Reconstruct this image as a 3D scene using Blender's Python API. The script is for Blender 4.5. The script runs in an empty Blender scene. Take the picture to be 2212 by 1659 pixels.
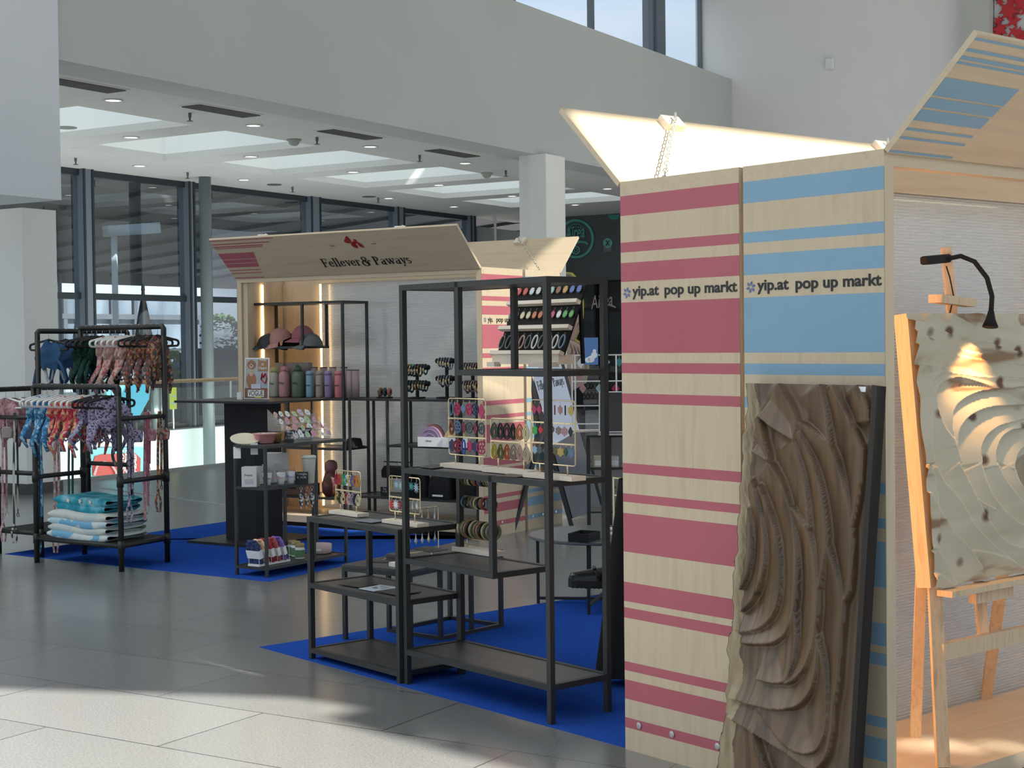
import bpy, math, random
from mathutils import Vector, Matrix, noise
random.seed(7)
R=math.radians
# ---------------------------------------------------------------- camera
FP=3350.0; CX,CY=1106.0,829.5; H=1.5
_s=math.atan(0.0115); _p=math.atan((829.5-740)*math.cos(_s)/FP)
_f=Vector((0,math.cos(_p),-math.sin(_p))); _r0=Vector((1,0,0)); _u0=_r0.cross(_f)
_r=math.cos(_s)*_r0-math.sin(_s)*_u0; _u=math.sin(_s)*_r0+math.cos(_s)*_u0
CAM=Vector((0,0,H))
sc=bpy.context.scene
cd=bpy.data.cameras.new('camera'); cam=bpy.data.objects.new('camera',cd); sc.collection.objects.link(cam)
cd.sensor_width=36; cd.lens=36*FP/2212; cd.clip_end=400
cam.matrix_world=Matrix(((_r.x,_u.x,-_f.x,0),(_r.y,_u.y,-_f.y,0),(_r.z,_u.z,-_f.z,H),(0,0,0,1)))
sc.camera=cam
# ---------------------------------------------------------------- world, sun, exposure
SKY=.50; SUN=16.0; SDIR=Vector((.75,-.66,1.0)).normalized()
wd=bpy.data.worlds.new('sky'); sc.world=wd; wd.use_nodes=True; nt=wd.node_tree; nt.nodes.clear()
def N(t,k,**kw):
    n=t.nodes.new(k)
    for a,b in kw.items(): setattr(n,a,b)
    return n
tc=N(nt,'ShaderNodeTexCoord'); sx=N(nt,'ShaderNodeSeparateXYZ'); nt.links.new(tc.outputs['Generated'],sx.inputs[0])
cr=N(nt,'ShaderNodeValToRGB'); e=cr.color_ramp.elements
e[0].position=0.0; e[0].color=(.62,.70,.78,1); e[1].position=.9; e[1].color=(5.0,5.5,5.8,1)
m=e.new(.25); m.color=(1.25,1.65,2.2,1); m=e.new(.45); m.color=(.9,1.08,1.2,1)
nt.links.new(sx.outputs[2],cr.inputs[0])
nz=N(nt,'ShaderNodeTexNoise'); nz.inputs['Scale'].default_value=3.2; nz.inputs['Detail'].default_value=5
mp=N(nt,'ShaderNodeMapping'); mp.inputs['Scale'].default_value=(1,1,3.2); nt.links.new(tc.outputs['Generated'],mp.inputs[0]); nt.links.new(mp.outputs[0],nz.inputs[0])
c2=N(nt,'ShaderNodeValToRGB'); c2.color_ramp.elements[0].position=.42; c2.color_ramp.elements[1].position=.68; nt.links.new(nz.outputs[0],c2.inputs[0])
mx=N(nt,'ShaderNodeMix',data_type='RGBA'); nt.links.new(c2.outputs[0],mx.inputs[0]); nt.links.new(cr.outputs[0],mx.inputs[6]); mx.inputs[7].default_value=(1.9,2.0,2.1,1)
bg=N(nt,'ShaderNodeBackground'); bg.inputs[1].default_value=SKY; nt.links.new(mx.outputs[2],bg.inputs[0])
wo=N(nt,'ShaderNodeOutputWorld'); nt.links.new(bg.outputs[0],wo.inputs[0])
sl=bpy.data.lights.new('sun','SUN'); sl.energy=SUN; sl.angle=R(.6); sl.color=(1,.95,.84)
so=bpy.data.objects.new('sun',sl); sc.collection.objects.link(so); so.rotation_euler=(-SDIR).to_track_quat('-Z','Y').to_euler(); so.location=(6,-6,20)
vs=sc.view_settings; vs.view_transform='Standard'; vs.look='None'; vs.gamma=1; vs.use_curve_mapping=False; vs.exposure=0.0
# ---------------------------------------------------------------- measuring helpers (pixel ray meets a real plane of the place)
def ray(px,py): return _f+(px-CX)/FP*_r-(py-CY)/FP*_u
def g(px,py,z=0.0): d=ray(px,py); return CAM+d*((z-H)/d.z)
def onpl(px,py,p0,n): d=ray(px,py); return CAM+d*(((Vector(p0)-CAM).dot(Vector(n)))/d.dot(Vector(n)))
def proj(P): d=Vector(P)-CAM; z=d.dot(_f); return (CX+FP*d.dot(_r)/z, CY-FP*d.dot(_u)/z)
A=Vector((.528,.849,0)).normalized(); B=Vector((-.849,.528,0)).normalized(); OB=Vector((-.223,11.84,0)); ZB=math.atan2(A.y,A.x)
KP=Vector((.635,-.7725,0)).normalized(); KQ=Vector((.7725,.635,0)).normalized(); OK=Vector((.402,5.669,0)); ZK=math.atan2(KP.y,KP.x)
def W(b,a,z=0): return OB+B*b+A*a+Vector((0,0,z))
def WC(b,a,z=0): return W(b+.022*a,a,z)
def KW(s,t,z=0): return OK+KP*s+KQ*t+Vector((0,0,z))
# ---------------------------------------------------------------- materials
MC={}
def M(name,col=(.5,.5,.5),rough=.5,metal=0.0,spec=.5,emit=None,es=0,trans=0,alpha=None):
    if name in MC: return MC[name]
    m=bpy.data.materials.new(name); m.use_nodes=True; b=m.node_tree.nodes['Principled BSDF']
    b.inputs['Base Color'].default_value=(*col,1); b.inputs['Roughness'].default_value=rough; b.inputs['Metallic'].default_value=metal
    b.inputs['Specular IOR Level'].default_value=spec
    if emit: b.inputs['Emission Color'].default_value=(*emit,1); b.inputs['Emission Strength'].default_value=es
    if trans: b.inputs['Transmission Weight'].default_value=trans
    MC[name]=m; return m
def pat(name,ramp,scale=8,kind='noise',stretch=(1,1,1),rough=.5,spec=.5,bump=0,detail=4,rot=(0,0,0),dist=0,const=False,bscale=None):
    """procedural pattern: ramp=[(pos,col)...]"""
    if name in MC: return MC[name]
    m=M(name,rough=rough,spec=spec); t=m.node_tree; b=t.nodes['Principled BSDF']
    tc=N(t,'ShaderNodeTexCoord'); mp=N(t,'ShaderNodeMapping'); mp.inputs['Scale'].default_value=stretch; mp.inputs['Rotation'].default_value=rot
    t.links.new(tc.outputs['Object'],mp.inputs[0])
    if kind=='voronoi':
        n=N(t,'ShaderNodeTexVoronoi'); n.inputs['Scale'].default_value=scale; o=n.outputs['Distance']
    elif kind=='cells':
        n=N(t,'ShaderNodeTexVoronoi'); n.inputs['Scale'].default_value=scale
        sp=N(t,'ShaderNodeSeparateColor'); t.links.new(n.outputs['Color'],sp.inputs[0]); o=sp.outputs[0]
    elif kind=='wave':
        n=N(t,'ShaderNodeTexWave'); n.inputs['Scale'].default_value=scale; n.inputs['Distortion'].default_value=dist; n.inputs['Detail'].default_value=detail; o=n.outputs['Fac']
    else:
        n=N(t,'ShaderNodeTexNoise'); n.inputs['Scale'].default_value=scale; n.inputs['Detail'].default_value=detail; n.inputs['Distortion'].default_value=dist; o=n.outputs[0]
    t.links.new(mp.outputs[0],n.inputs['Vector'])
    r=N(t,'ShaderNodeValToRGB'); el=r.color_ramp.elements
    if const: r.color_ramp.interpolation='CONSTANT'
    el[0].position=ramp[0][0]; el[0].color=(*ramp[0][1],1); el[1].position=ramp[-1][0]; el[1].color=(*ramp[-1][1],1)
    for q,c in ramp[1:-1]: k=el.new(q); k.color=(*c,1)
    t.links.new(o,r.inputs[0]); t.links.new(r.outputs[0],b.inputs['Base Color'])
    if bump:
        bu=N(t,'ShaderNodeBump'); bu.inputs['Strength'].default_value=bump; bu.inputs['Distance'].default_value=.01
        t.links.new(o,bu.inputs['Height']); t.links.new(bu.outputs[0],b.inputs['Normal'])
    return m
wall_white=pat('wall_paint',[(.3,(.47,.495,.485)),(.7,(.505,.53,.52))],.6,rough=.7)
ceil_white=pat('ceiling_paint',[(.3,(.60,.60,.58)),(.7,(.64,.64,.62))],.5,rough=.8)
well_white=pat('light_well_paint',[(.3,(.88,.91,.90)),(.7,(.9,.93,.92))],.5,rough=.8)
birch=pat('birch_laminate',[(.3,(.52,.42,.29)),(.5,(.60,.49,.345)),(.7,(.55,.45,.315))],3.5,stretch=(6,6,.5),rough=.55,spec=.3,detail=5,dist=.6)
birch_h=pat('birch_laminate_lengthwise',[(.3,(.54,.43,.30)),(.5,(.61,.495,.35)),(.7,(.56,.455,.325))],3.0,stretch=(7,.6,7),rough=.55,spec=.3,detail=5,dist=.5)
pink=pat('raspberry_foil',[(.4,(.43,.115,.145)),(.6,(.45,.125,.155))],3,rough=.55,spec=.3)
blue=pat('dusty_blue_foil',[(.4,(.22,.37,.49)),(.6,(.235,.385,.505))],3,rough=.55,spec=.3)
blackmetal=M('black_powder_coat',(.022,.023,.024),.45,0,.5)
blackm2=M('black_matt',(.008,.008,.009),.7,0,.3)
blackwood=pat('black_ash_veneer',[(.35,(.035,.034,.036)),(.65,(.055,.053,.055))],2.2,kind='noise',stretch=(1.2,9,9),rough=.38,spec=.6,dist=1.2)
gold=M('brass_wire',(.80,.66,.42),.3,1,.5)
palewood=pat('pale_pine_block',[(.35,(.72,.62,.50)),(.65,(.80,.71,.60))],6,stretch=(1,6,6),rough=.6)
steel=M('brushed_steel',(.6,.6,.6),.3,1)
chain_m=M('zinc_chain',(.55,.53,.48),.35,.9)
frame_grey=M('anthracite_window_frame',(.13,.155,.19),.5)
frame_dark=M('dark_window_gasket',(.015,.022,.028),.5)
whitep=M('white_plastic',(.8,.8,.78),.45)
paper=M('white_paper',(.82,.83,.84),.6)
led=M('warm_led_strip',(1,.8,.5),.5,emit=(1,.66,.32),es=9)
lampglow=M('downlight_lens',(1,.9,.8),.5,emit=(1,.9,.84),es=3)
carpet=pat('royal_blue_carpet',[(.3,(.018,.068,.34)),(.7,(.026,.088,.42))],160,rough=.95,spec=.0,bump=.5,detail=2)
def floor_mat():
    m=M('grey_stone_tiles',rough=.30,spec=.9); t=m.node_tree; b=t.nodes['Principled BSDF']
    tc=N(t,'ShaderNodeTexCoord'); mp=N(t,'ShaderNodeMapping'); mp.inputs['Rotation'].default_value=(0,0,-math.atan2(B.y,B.x)); t.links.new(tc.outputs['Object'],mp.inputs[0])
    br=N(t,'ShaderNodeTexBrick'); br.inputs['Scale'].default_value=1; br.inputs['Brick Width'].default_value=1.2; br.inputs['Row Height'].default_value=.6; br.inputs['Mortar Size'].default_value=.0035; br.inputs['Mortar Smooth'].default_value=.1
    br.inputs['Color1'].default_value=(.170,.174,.174,1); br.inputs['Color2'].default_value=(.195,.199,.199,1); br.inputs['Mortar'].default_value=(.04,.04,.04,1)
    t.links.new(mp.outputs[0],br.inputs[0])
    nz=N(t,'ShaderNodeTexNoise'); nz.inputs['Scale'].default_value=110; nz.inputs['Detail'].default_value=3; t.links.new(tc.outputs['Object'],nz.inputs[0])
    cr=N(t,'ShaderNodeValToRGB'); cr.color_ramp.elements[0].position=.3; cr.color_ramp.elements[0].color=(.72,.72,.72,1); cr.color_ramp.elements[1].position=.7; cr.color_ramp.elements[1].color=(1.28,1.28,1.28,1); t.links.new(nz.outputs[0],cr.inputs[0])
    mu=N(t,'ShaderNodeMix',data_type='RGBA',blend_type='MULTIPLY'); mu.inputs[0].default_value=1; t.links.new(br.outputs[0],mu.inputs[6]); t.links.new(cr.outputs[0],mu.inputs[7]); t.links.new(mu.outputs[2],b.inputs['Base Color']); b.inputs['Coat Weight'].default_value=.45; b.inputs['Coat Roughness'].default_value=.16; b.inputs['Coat IOR'].default_value=1.6
    return m
floor_m=floor_mat()
def poly_mat():
    m=bpy.data.materials.new('ribbed_polycarbonate'); m.use_nodes=True; t=m.node_tree; t.nodes.clear()
    tc=N(t,'ShaderNodeTexCoord'); w=N(t,'ShaderNodeTexWave',wave_type='BANDS',bands_direction='Z',wave_profile='SAW'); w.inputs['Scale'].default_value=27; t.links.new(tc.outputs['Object'],w.inputs[0])
    cr=N(t,'ShaderNodeValToRGB'); e=cr.color_ramp.elements; e[0].position=.15; e[0].color=(.5,.5,.5,1); e[1].position=.62; e[1].color=(.22,.22,.22,1); k=e.new(.9); k.color=(.95,.95,.95,1); t.links.new(w.outputs['Fac'],cr.inputs[0])
    tr=N(t,'ShaderNodeBsdfTransparent'); tr.inputs[0].default_value=(.93,.94,.94,1)
    tl=N(t,'ShaderNodeBsdfTranslucent'); tl.inputs[0].default_value=(.92,.93,.93,1)
    di=N(t,'ShaderNodeBsdfDiffuse'); di.inputs[0].default_value=(.8,.8,.79,1)
    gl=N(t,'ShaderNodeBsdfGlossy'); gl.inputs['Roughness'].default_value=.18
    m1=N(t,'ShaderNodeMixShader'); m1.inputs[0].default_value=.4; t.links.new(tl.outputs[0],m1.inputs[1]); t.links.new(di.outputs[0],m1.inputs[2])
    m2=N(t,'ShaderNodeMixShader'); t.links.new(cr.outputs[0],m2.inputs[0]); t.links.new(tr.outputs[0],m2.inputs[1]); t.links.new(m1.outputs[0],m2.inputs[2])
    m3=N(t,'ShaderNodeMixShader'); m3.inputs[0].default_value=.10; t.links.new(m2.outputs[0],m3.inputs[1]); t.links.new(gl.outputs[0],m3.inputs[2])
    o=N(t,'ShaderNodeOutputMaterial'); t.links.new(m3.outputs[0],o.inputs[0]); return m
polyc=poly_mat()
def glass_mat(name,tint=(.9,.95,.95),refl=.12,rough=.0):
    m=bpy.data.materials.new(name); m.use_nodes=True; t=m.node_tree; t.nodes.clear()
    tr=N(t,'ShaderNodeBsdfTransparent'); tr.inputs[0].default_value=(*tint,1); gl=N(t,'ShaderNodeBsdfGlossy'); gl.inputs['Roughness'].default_value=rough
    lw=N(t,'ShaderNodeFresnel'); lw.inputs['IOR'].default_value=1.5; mt0=N(t,'ShaderNodeMath',operation='MAXIMUM'); mt0.inputs[1].default_value=refl; t.links.new(lw.outputs[0],mt0.inputs[0]); ge=N(t,'ShaderNodeNewGeometry'); iv=N(t,'ShaderNodeMath',operation='SUBTRACT'); iv.inputs[0].default_value=1; t.links.new(ge.outputs['Backfacing'],iv.inputs[1]); mt=N(t,'ShaderNodeMath',operation='MULTIPLY'); t.links.new(mt0.outputs[0],mt.inputs[0]); t.links.new(iv.outputs[0],mt.inputs[1])
    mm=N(t,'ShaderNodeMixShader'); t.links.new(mt.outputs[0],mm.inputs[0]); t.links.new(tr.outputs[0],mm.inputs[1]); t.links.new(gl.outputs[0],mm.inputs[2])
    o=N(t,'ShaderNodeOutputMaterial'); t.links.new(mm.outputs[0],o.inputs[0]); return m
glass=glass_mat('window_glass',(.80,.86,.90),.24); skyglass=glass_mat('clerestory_glass',(.96,.98,.99),.03); shopglass=glass_mat('shop_glass',(.8,.8,.8),.03); railglass=glass_mat('balustrade_glass',(.90,.97,.95),.05); clear=glass_mat('clear_acrylic',(.95,.96,.97),.10); sundim=glass_mat('roof_glazing_tinted',(.30,.30,.30),.02)
# ---------------------------------------------------------------- mesh helpers
class MB:
    def __init__(s): s.v=[]; s.f=[]; s.m=[]
    def poly(s,pts,mi=0):
        n=len(s.v); s.v+= [Vector(p) for p in pts]; s.f.append(tuple(range(n,n+len(pts)))); s.m.append(mi); return s
    def box(s,x0,x1,y0,y1,z0,z1,mi=0,T=None):
        n=len(s.v); c=[(x0,y0,z0),(x1,y0,z0),(x1,y1,z0),(x0,y1,z0),(x0,y0,z1),(x1,y0,z1),(x1,y1,z1),(x0,y1,z1)]
        s.v+=[(T@Vector(p) if T else Vector(p)) for p in c]
        for q in ((0,3,2,1),(4,5,6,7),(0,1,5,4),(1,2,6,5),(2,3,7,6),(3,0,4,7)): s.f.append(tuple(n+i for i in q)); s.m.append(mi)
        return s
    def slab(s,pts,thick,mi=0):
        """closed prism: polygon pts plus the vector thick"""
        n=len(s.v); k=len(pts); th=Vector(thick); s.v+=[Vector(p) for p in pts]+[Vector(p)+th for p in pts]
        s.f.append(tuple(range(n+k-1,n-1,-1))); s.f.append(tuple(range(n+k,n+2*k))); s.m+=[mi,mi]
        for i in range(k): j=(i+1)%k; s.f.append((n+i,n+j,n+k+j,n+k+i)); s.m.append(mi)
        return s
    def tube(s,path,r,seg=8,closed=False,mi=0,flat=1.0,rr=None):
        path=[Vector(p) for p in path]; n=len(path); rings=[]; up=None
        for i,p in enumerate(path):
            a=path[(i-1)%n] if (closed or i>0) else p; b=path[(i+1)%n] if (closed or i<n-1) else p
            d=(b-a)
            if d.length<1e-9: d=Vector((0,0,1))
            d.normalize()
            if up is None: up=Vector((0,0,1)) if abs(d.z)<.9 else Vector((1,0,0))
            x=up.cross(d)
            if x.length<1e-4: x=Vector((1,.3,.2)).cross(d)
            x.normalize(); y=d.cross(x); up=y
            q=(rr[i] if rr else r); base=len(s.v); rings.append(base)
            for k in range(seg):
                an=2*math.pi*k/seg; s.v.append(p+x*math.cos(an)*q+y*math.sin(an)*q*flat)
        m=n if closed else n-1
        for i in range(m):
            a=rings[i]; b=rings[(i+1)%n]
            for k in range(seg): l=(k+1)%seg; s.f.append((a+k,a+l,b+l,b+k)); s.m.append(mi)
        if not closed:
            s.f.append(tuple(rings[0]+k for k in reversed(range(seg)))); s.f.append(tuple(rings[-1]+k for k in range(seg))); s.m+=[mi,mi]
        return s
    def bar(s,a,b,w,h=None,mi=0):
        """square bar from a to b"""
        a=Vector(a);b=Vector(b);d=(b-a).normalized(); h=h or w
        up=Vector((0,0,1)) if abs(d.z)<.95 else Vector((0,1,0)); x=d.cross(up).normalized(); y=x.cross(d)
        T=Matrix(((x.x,d.x,y.x,a.x),(x.y,d.y,y.y,a.y),(x.z,d.z,y.z,a.z),(0,0,0,1))); L=(b-a).length
        return s.box(-w/2,w/2,0,L,-h/2,h/2,mi,T)
    def lathe(s,prof,c=(0,0,0),seg=20,mi=0,sx=1,sy=1,T=None):
        c=Vector(c); base=len(s.v); n=len(prof)
        for (r,z) in prof:
            for k in range(seg):
                an=2*math.pi*k/seg; p=Vector((math.cos(an)*r*sx,math.sin(an)*r*sy,z))+c; s.v.append(T@p if T else p)
        for i in range(n-1):
            for k in range(seg): l=(k+1)%seg; a=base+i*seg; b=a+seg; s.f.append((a+k,a+l,b+l,b+k)); s.m.append(mi)
        s.f.append(tuple(base+k for k in reversed(range(seg)))); s.f.append(tuple(base+(n-1)*seg+k for k in range(seg))); s.m+=[mi,mi]
        return s
    def grid(s,fn,nu,nv,mi=0,close=False):
        base=len(s.v)
        for j in range(nv+1):
            for i in range(nu+1): s.v.append(Vector(fn(i/nu,j/nv)))
        for j in range(nv):
            for i in range(nu): a=base+j*(nu+1)+i; s.f.append((a,a+1,a+nu+2,a+nu+1)); s.m.append(mi)
        return s
    def build(s,name,mats,parent=None,smooth=False,bevel=0):
        me=bpy.data.meshes.new(name); me.from_pydata([tuple(v) for v in s.v],[],s.f)
        if not isinstance(mats,(list,tuple)): mats=[mats]
        for m in mats: me.materials.append(m)
        for p,i in zip(me.polygons,s.m): p.material_index=i; p.use_smooth=smooth
        me.update(); o=bpy.data.objects.new(name,me); sc.collection.objects.link(o)
        if parent: o.parent=parent
        if bevel:
            b=o.modifiers.new('bevel','BEVEL'); b.width=bevel; b.segments=2; b.limit_method='ANGLE'
        return o
def tag(o,label,cat,group=None,kind=None):
    o['label']=label; o['category']=cat
    if group: o['group']=group
    if kind: o['kind']=kind
    return o
def thing(name,label,cat,loc=(0,0,0),rz=0,group=None,rot=None):
    o=bpy.data.objects.new(name,None); sc.collection.objects.link(o); o.location=loc; o.rotation_euler=rot or (0,0,rz); o.empty_display_size=.05
    return tag(o,label,cat,group)
def struct(o,label=None,cat=None):
    o['kind']='structure'
    if label: o['label']=label
    if cat: o['category']=cat
    return o
def text(name,body,size,mat,parent,loc,rot,extr=.0008,off=0.0,align='LEFT',width=None,shear=0,depth=None,space=1.0):
    cu=bpy.data.curves.new(name,'FONT'); cu.body=body; cu.size=size; cu.extrude=extr; cu.offset=off; cu.align_x=align; cu.shear=shear; cu.space_character=space
    o=bpy.data.objects.new(name+'_tmp',cu); sc.collection.objects.link(o); bpy.context.view_layer.update()
    me=bpy.data.meshes.new_from_object(o.evaluated_get(bpy.context.evaluated_depsgraph_get())); sc.collection.objects.unlink(o); bpy.data.objects.remove(o)
    me.materials.clear(); me.materials.append(mat); k=1.0
    if width:
        xs=[v.co.x for v in me.vertices]
        k=width/(max(xs)-min(xs)) if xs else 1
    o=bpy.data.objects.new(name,me); sc.collection.objects.link(o); o.parent=parent; o.location=loc; o.rotation_euler=rot; o.scale=(k,1,1); return o
ORD=['first','second','third','fourth','fifth','sixth','seventh','eighth','ninth','tenth','eleventh','twelfth','thirteenth','fourteenth','fifteenth']
def ordw(i,n):
    if i==0: return 'leftmost'
    if i==n-1: return 'rightmost'
    return ORD[i]+' from left'
# ================================================================ BUILDING
CH=4.3
fl=MB(); fl.slab([W(6.9,-22),W(6.9,24),W(-16,24),W(-16,-22)],(0,0,-.12)); fl.slab([W(12.2,12.6),W(12.2,24),W(6.9,24),W(6.9,12.6)],(0,0,-.12)); struct(fl.build('floor',floor_m),'grey stone tiled mall floor','floor')
mb=MB().slab([WC(6.9,-22),WC(6.9,24),WC(6.98,24),WC(6.98,-22)],(0,0,.0)); 
# metal expansion strip let into the tiles
pa,pb=g(205,1052),g(490,1092)
st=MB().bar(pa+Vector((0,0,.003)),pb+Vector((0,0,.003)),.035,.006); struct(st.build('trim_1',steel),'thin metal expansion strip in the floor','trim')
# bulkhead above the gallery
AE=17.55
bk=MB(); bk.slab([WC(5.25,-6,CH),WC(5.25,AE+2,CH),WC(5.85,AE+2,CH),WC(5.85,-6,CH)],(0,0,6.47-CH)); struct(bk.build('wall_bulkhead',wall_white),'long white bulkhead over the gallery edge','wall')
# gallery ceiling with five light wells
y0,y1=7.28,10.2; 
wells=[(.20+2.56*i,2.12+2.56*i) for i in range(-1,7)]
ce=MB(); th=.02
ce.slab([WC(5.85,-6,CH),WC(5.85,21,CH),WC(y0,21,CH),WC(y0,-6,CH)],(0,0,.1))
ce.slab([WC(y1,-6,CH),WC(y1,21,CH),WC(12.2,21,CH),WC(12.2,-6,CH)],(0,0,.1))
ed=[-6]+[q for w in wells for q in w]+[21]
for i in range(0,len(ed),2): ce.slab([WC(y0,ed[i],CH),WC(y0,ed[i+1],CH),WC(y1,ed[i+1],CH),WC(y1,ed[i],CH)],(0,0,.1))
struct(ce.build('ceiling',ceil_white),'white gallery ceiling','ceiling')
for i,(a0,a1) in enumerate(wells):
    w=MB(); hh=1.1
    for (p,q,r_,s_) in ((y0-.03,y0,a0,a1),(y1,y1+.03,a0,a1),(y0,y1,a0-.03,a0),(y0,y1,a1,a1+.03)):
        w.slab([WC(p,r_,CH+.1),WC(p,s_,CH+.1),WC(q,s_,CH+.1),WC(q,r_,CH+.1)],(0,0,hh))
    w.slab([WC(y1-.03,a0+.62,CH+.1),WC(y1-.03,a0+.70,CH+.1),WC(y1,a0+.70,CH+.1),WC(y1,a0+.62,CH+.1)],(0,0,hh))
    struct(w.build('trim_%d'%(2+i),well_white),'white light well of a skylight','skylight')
# cladding box of the upper level at the left
bx=MB(); bx.slab([W(5.2,-9,2.93),W(5.2,.56,2.93),W(6.4,.56,2.93),W(6.4,-9,2.93)],(0,0,6.5)); struct(bx.build('wall_left',pat('cool_wall_paint',[(.3,(.64,.67,.70)),(.7,(.68,.71,.74))],.6,rough=.7)),'white clad upper wall at the left','wall')
# left pillar
pl=thing('pillar','wide white pillar under the cladding at the left edge','pillar',W(6.9,1.1),ZB)
def blk(nm,b0,b1,a0,a1,z0,z1,m,par=None,O=None):
    o_=O if O else Vector((0,0,0)); p=[W(b0,a0,z0)-o_,W(b0,a1,z0)-o_,W(b1,a1,z0)-o_,W(b1,a0,z0)-o_]
    return MB().slab(p,(0,0,z1-z0)).build(nm,m,par)
pl.rotation_euler=(0,0,0)
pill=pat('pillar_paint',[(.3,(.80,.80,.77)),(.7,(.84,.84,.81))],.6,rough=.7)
blk('shaft',6.13,7.7,.876,1.32,.11,2.93,pill,pl,W(6.9,1.1))
blk('plinth',6.115,7.71,.86,1.335,0,.11,M('dark_plinth',(.06,.06,.062),.5),pl,W(6.9,1.1))
el=MB(); P0=W(7.15,.874,2.86)-W(6.9,1.1)
T=Matrix.Translation(W(6.85,.80,2.74))@Matrix.Rotation(ZB,4,'Z')
em=thing('emergency_light','small white twin emergency light under the upper cladding','light',W(6.85,.84,2.80),ZB)
MB().box(-.03,.03,-.09,.09,-.03,.04).build('housing',whitep,em)
for q in (-.05,.05): MB().lathe([(.02,-.03),(.03,-.05),(.03,-.055)],(-.02,q,0),12).build('lamp_head',whitep,em)
# second pillar
p2=thing('pillar','white square pillar rising behind the striped kiosks','pillar',W(5.4,10.1)); O2=W(5.4,10.1)
blk('shaft',5.31,5.62,9.98,10.55,0,CH,pill,p2,O2); blk('pilaster',5.62,5.80,10.02,10.5,0,CH,pill,p2,O2)
# end wall, ledge and clerestory
def wall(nm,pts,n,m,lab): struct(MB().slab(pts,n).build(nm,m),lab,'wall')
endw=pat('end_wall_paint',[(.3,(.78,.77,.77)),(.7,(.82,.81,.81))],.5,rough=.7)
wall('wall_end',[WC(5.25,AE,0),WC(5.25,AE,6.47),WC(6.0,AE,6.47),WC(6.0,AE,10.5),W(-9,AE,10.5),W(-9,AE,0)],A*.25,endw,'tall white end wall')
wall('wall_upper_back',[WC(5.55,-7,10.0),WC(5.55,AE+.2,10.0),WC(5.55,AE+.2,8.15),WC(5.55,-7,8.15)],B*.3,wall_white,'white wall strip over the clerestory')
# clerestory window band: sill 6.47, head 8.1
bw=5.86
for i,(a0,a1) in enumerate(((-1,1.9),(1.9,4.8),(4.8,7.4),(7.4,10.1),(10.35,13.0),(13.0,15.4),(15.75,AE))):
    o=W(0,0); f=thing('window_%d'%(i+1),'clerestory window with grey frame high in the hall','window'); f['kind']='structure'
    fr=MB(); t_=.06
    for (p,q,z0,z1) in ((a0,a1,6.47,6.5),(a0,a1,8.1,8.18),(a0,a0+t_,6.47,8.18),(a1-t_,a1,6.47,8.18)):
        fr.slab([WC(bw,p,z0),WC(bw,q,z0),WC(bw+.08,q,z0),WC(bw+.08,p,z0)],(0,0,z1-z0))
    fr.build('window_frame',frame_grey,f)
    MB().slab([WC(bw+.03,a0+.03,6.5),WC(bw+.03,a1-.03,6.5),WC(bw+.04,a1-.03,6.5),WC(bw+.04,a0+.03,6.5)],(0,0,1.62)).build('pane',skyglass,f)
for a0,a1 in ((10.1,10.35),(15.4,15.75)):
    struct(MB().slab([WC(5.8,a0,6.47),WC(5.8,a1,6.47),WC(6.1,a1,6.47),WC(6.1,a0,6.47)],(0,0,1.75)).build('trim_12' if a0<12 else 'trim_13',frame_grey),'grey steel post between clerestory windows','trim')
# beam in front of the end wall and recessed bay with a leaf picture
wall('wall_pier',[W(1.2,AE-.3,0),W(.70,AE-.3,0),W(.70,AE-.3,10),W(1.2,AE-.3,10)],A*.32,pat('pier_paint',[(.3,(.46,.47,.44)),(.7,(.49,.50,.47))],.5,rough=.7),'grey pier of the end wall')
lf=thing('wall_picture','large picture of red autumn leaves high on the end wall','picture',W(-.1,AE-.05,7.6))
lo=W(-.1,AE-.05,7.6)
MB().slab([W(.68,AE-.05,6.1)-lo,W(-2.2,AE-.05,6.1)-lo,W(-2.2,AE-.05,9)-lo,W(.68,AE-.05,9)-lo],A*.03).build('panel',M('pale_backing',(.55,.56,.58),.5),lf)
rl=random.Random(3); lm=MB()
for i in range(520):
    c=W(.66-rl.random()**.9*2.6,AE-.07-rl.random()*.02,6.3+rl.random()*2.6)-lo
    q=rl.uniform(.07,.17); an=rl.uniform(0,6.28); pts=[]
    for k in range(10):
        rr=q*(1 if k%2==0 else .45); t_=an+k*math.pi/5; pts.append(c+(-B)*rr*math.cos(t_)+Vector((0,0,rr*math.sin(t_))))
    lm.poly(pts,0 if rl.random()<.62 else (1 if rl.random()<.5 else (2 if rl.random()<.6 else 3)))
lm.build('leaves',[M('leaf_red',(.50,.02,.03),.6),M('leaf_crimson',(.22,.01,.02),.6),M('leaf_yellow',(.55,.42,.05),.6),M('leaf_olive',(.16,.16,.03),.6)],lf)
dv=thing('sensor','small white detector on the upper end wall','sensor',W(3.675,AE-.03,6.557),ZB)
MB().box(-.045,.03,-.075,.075,-.10,.10).build('housing',whitep,dv,bevel=.02)
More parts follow.
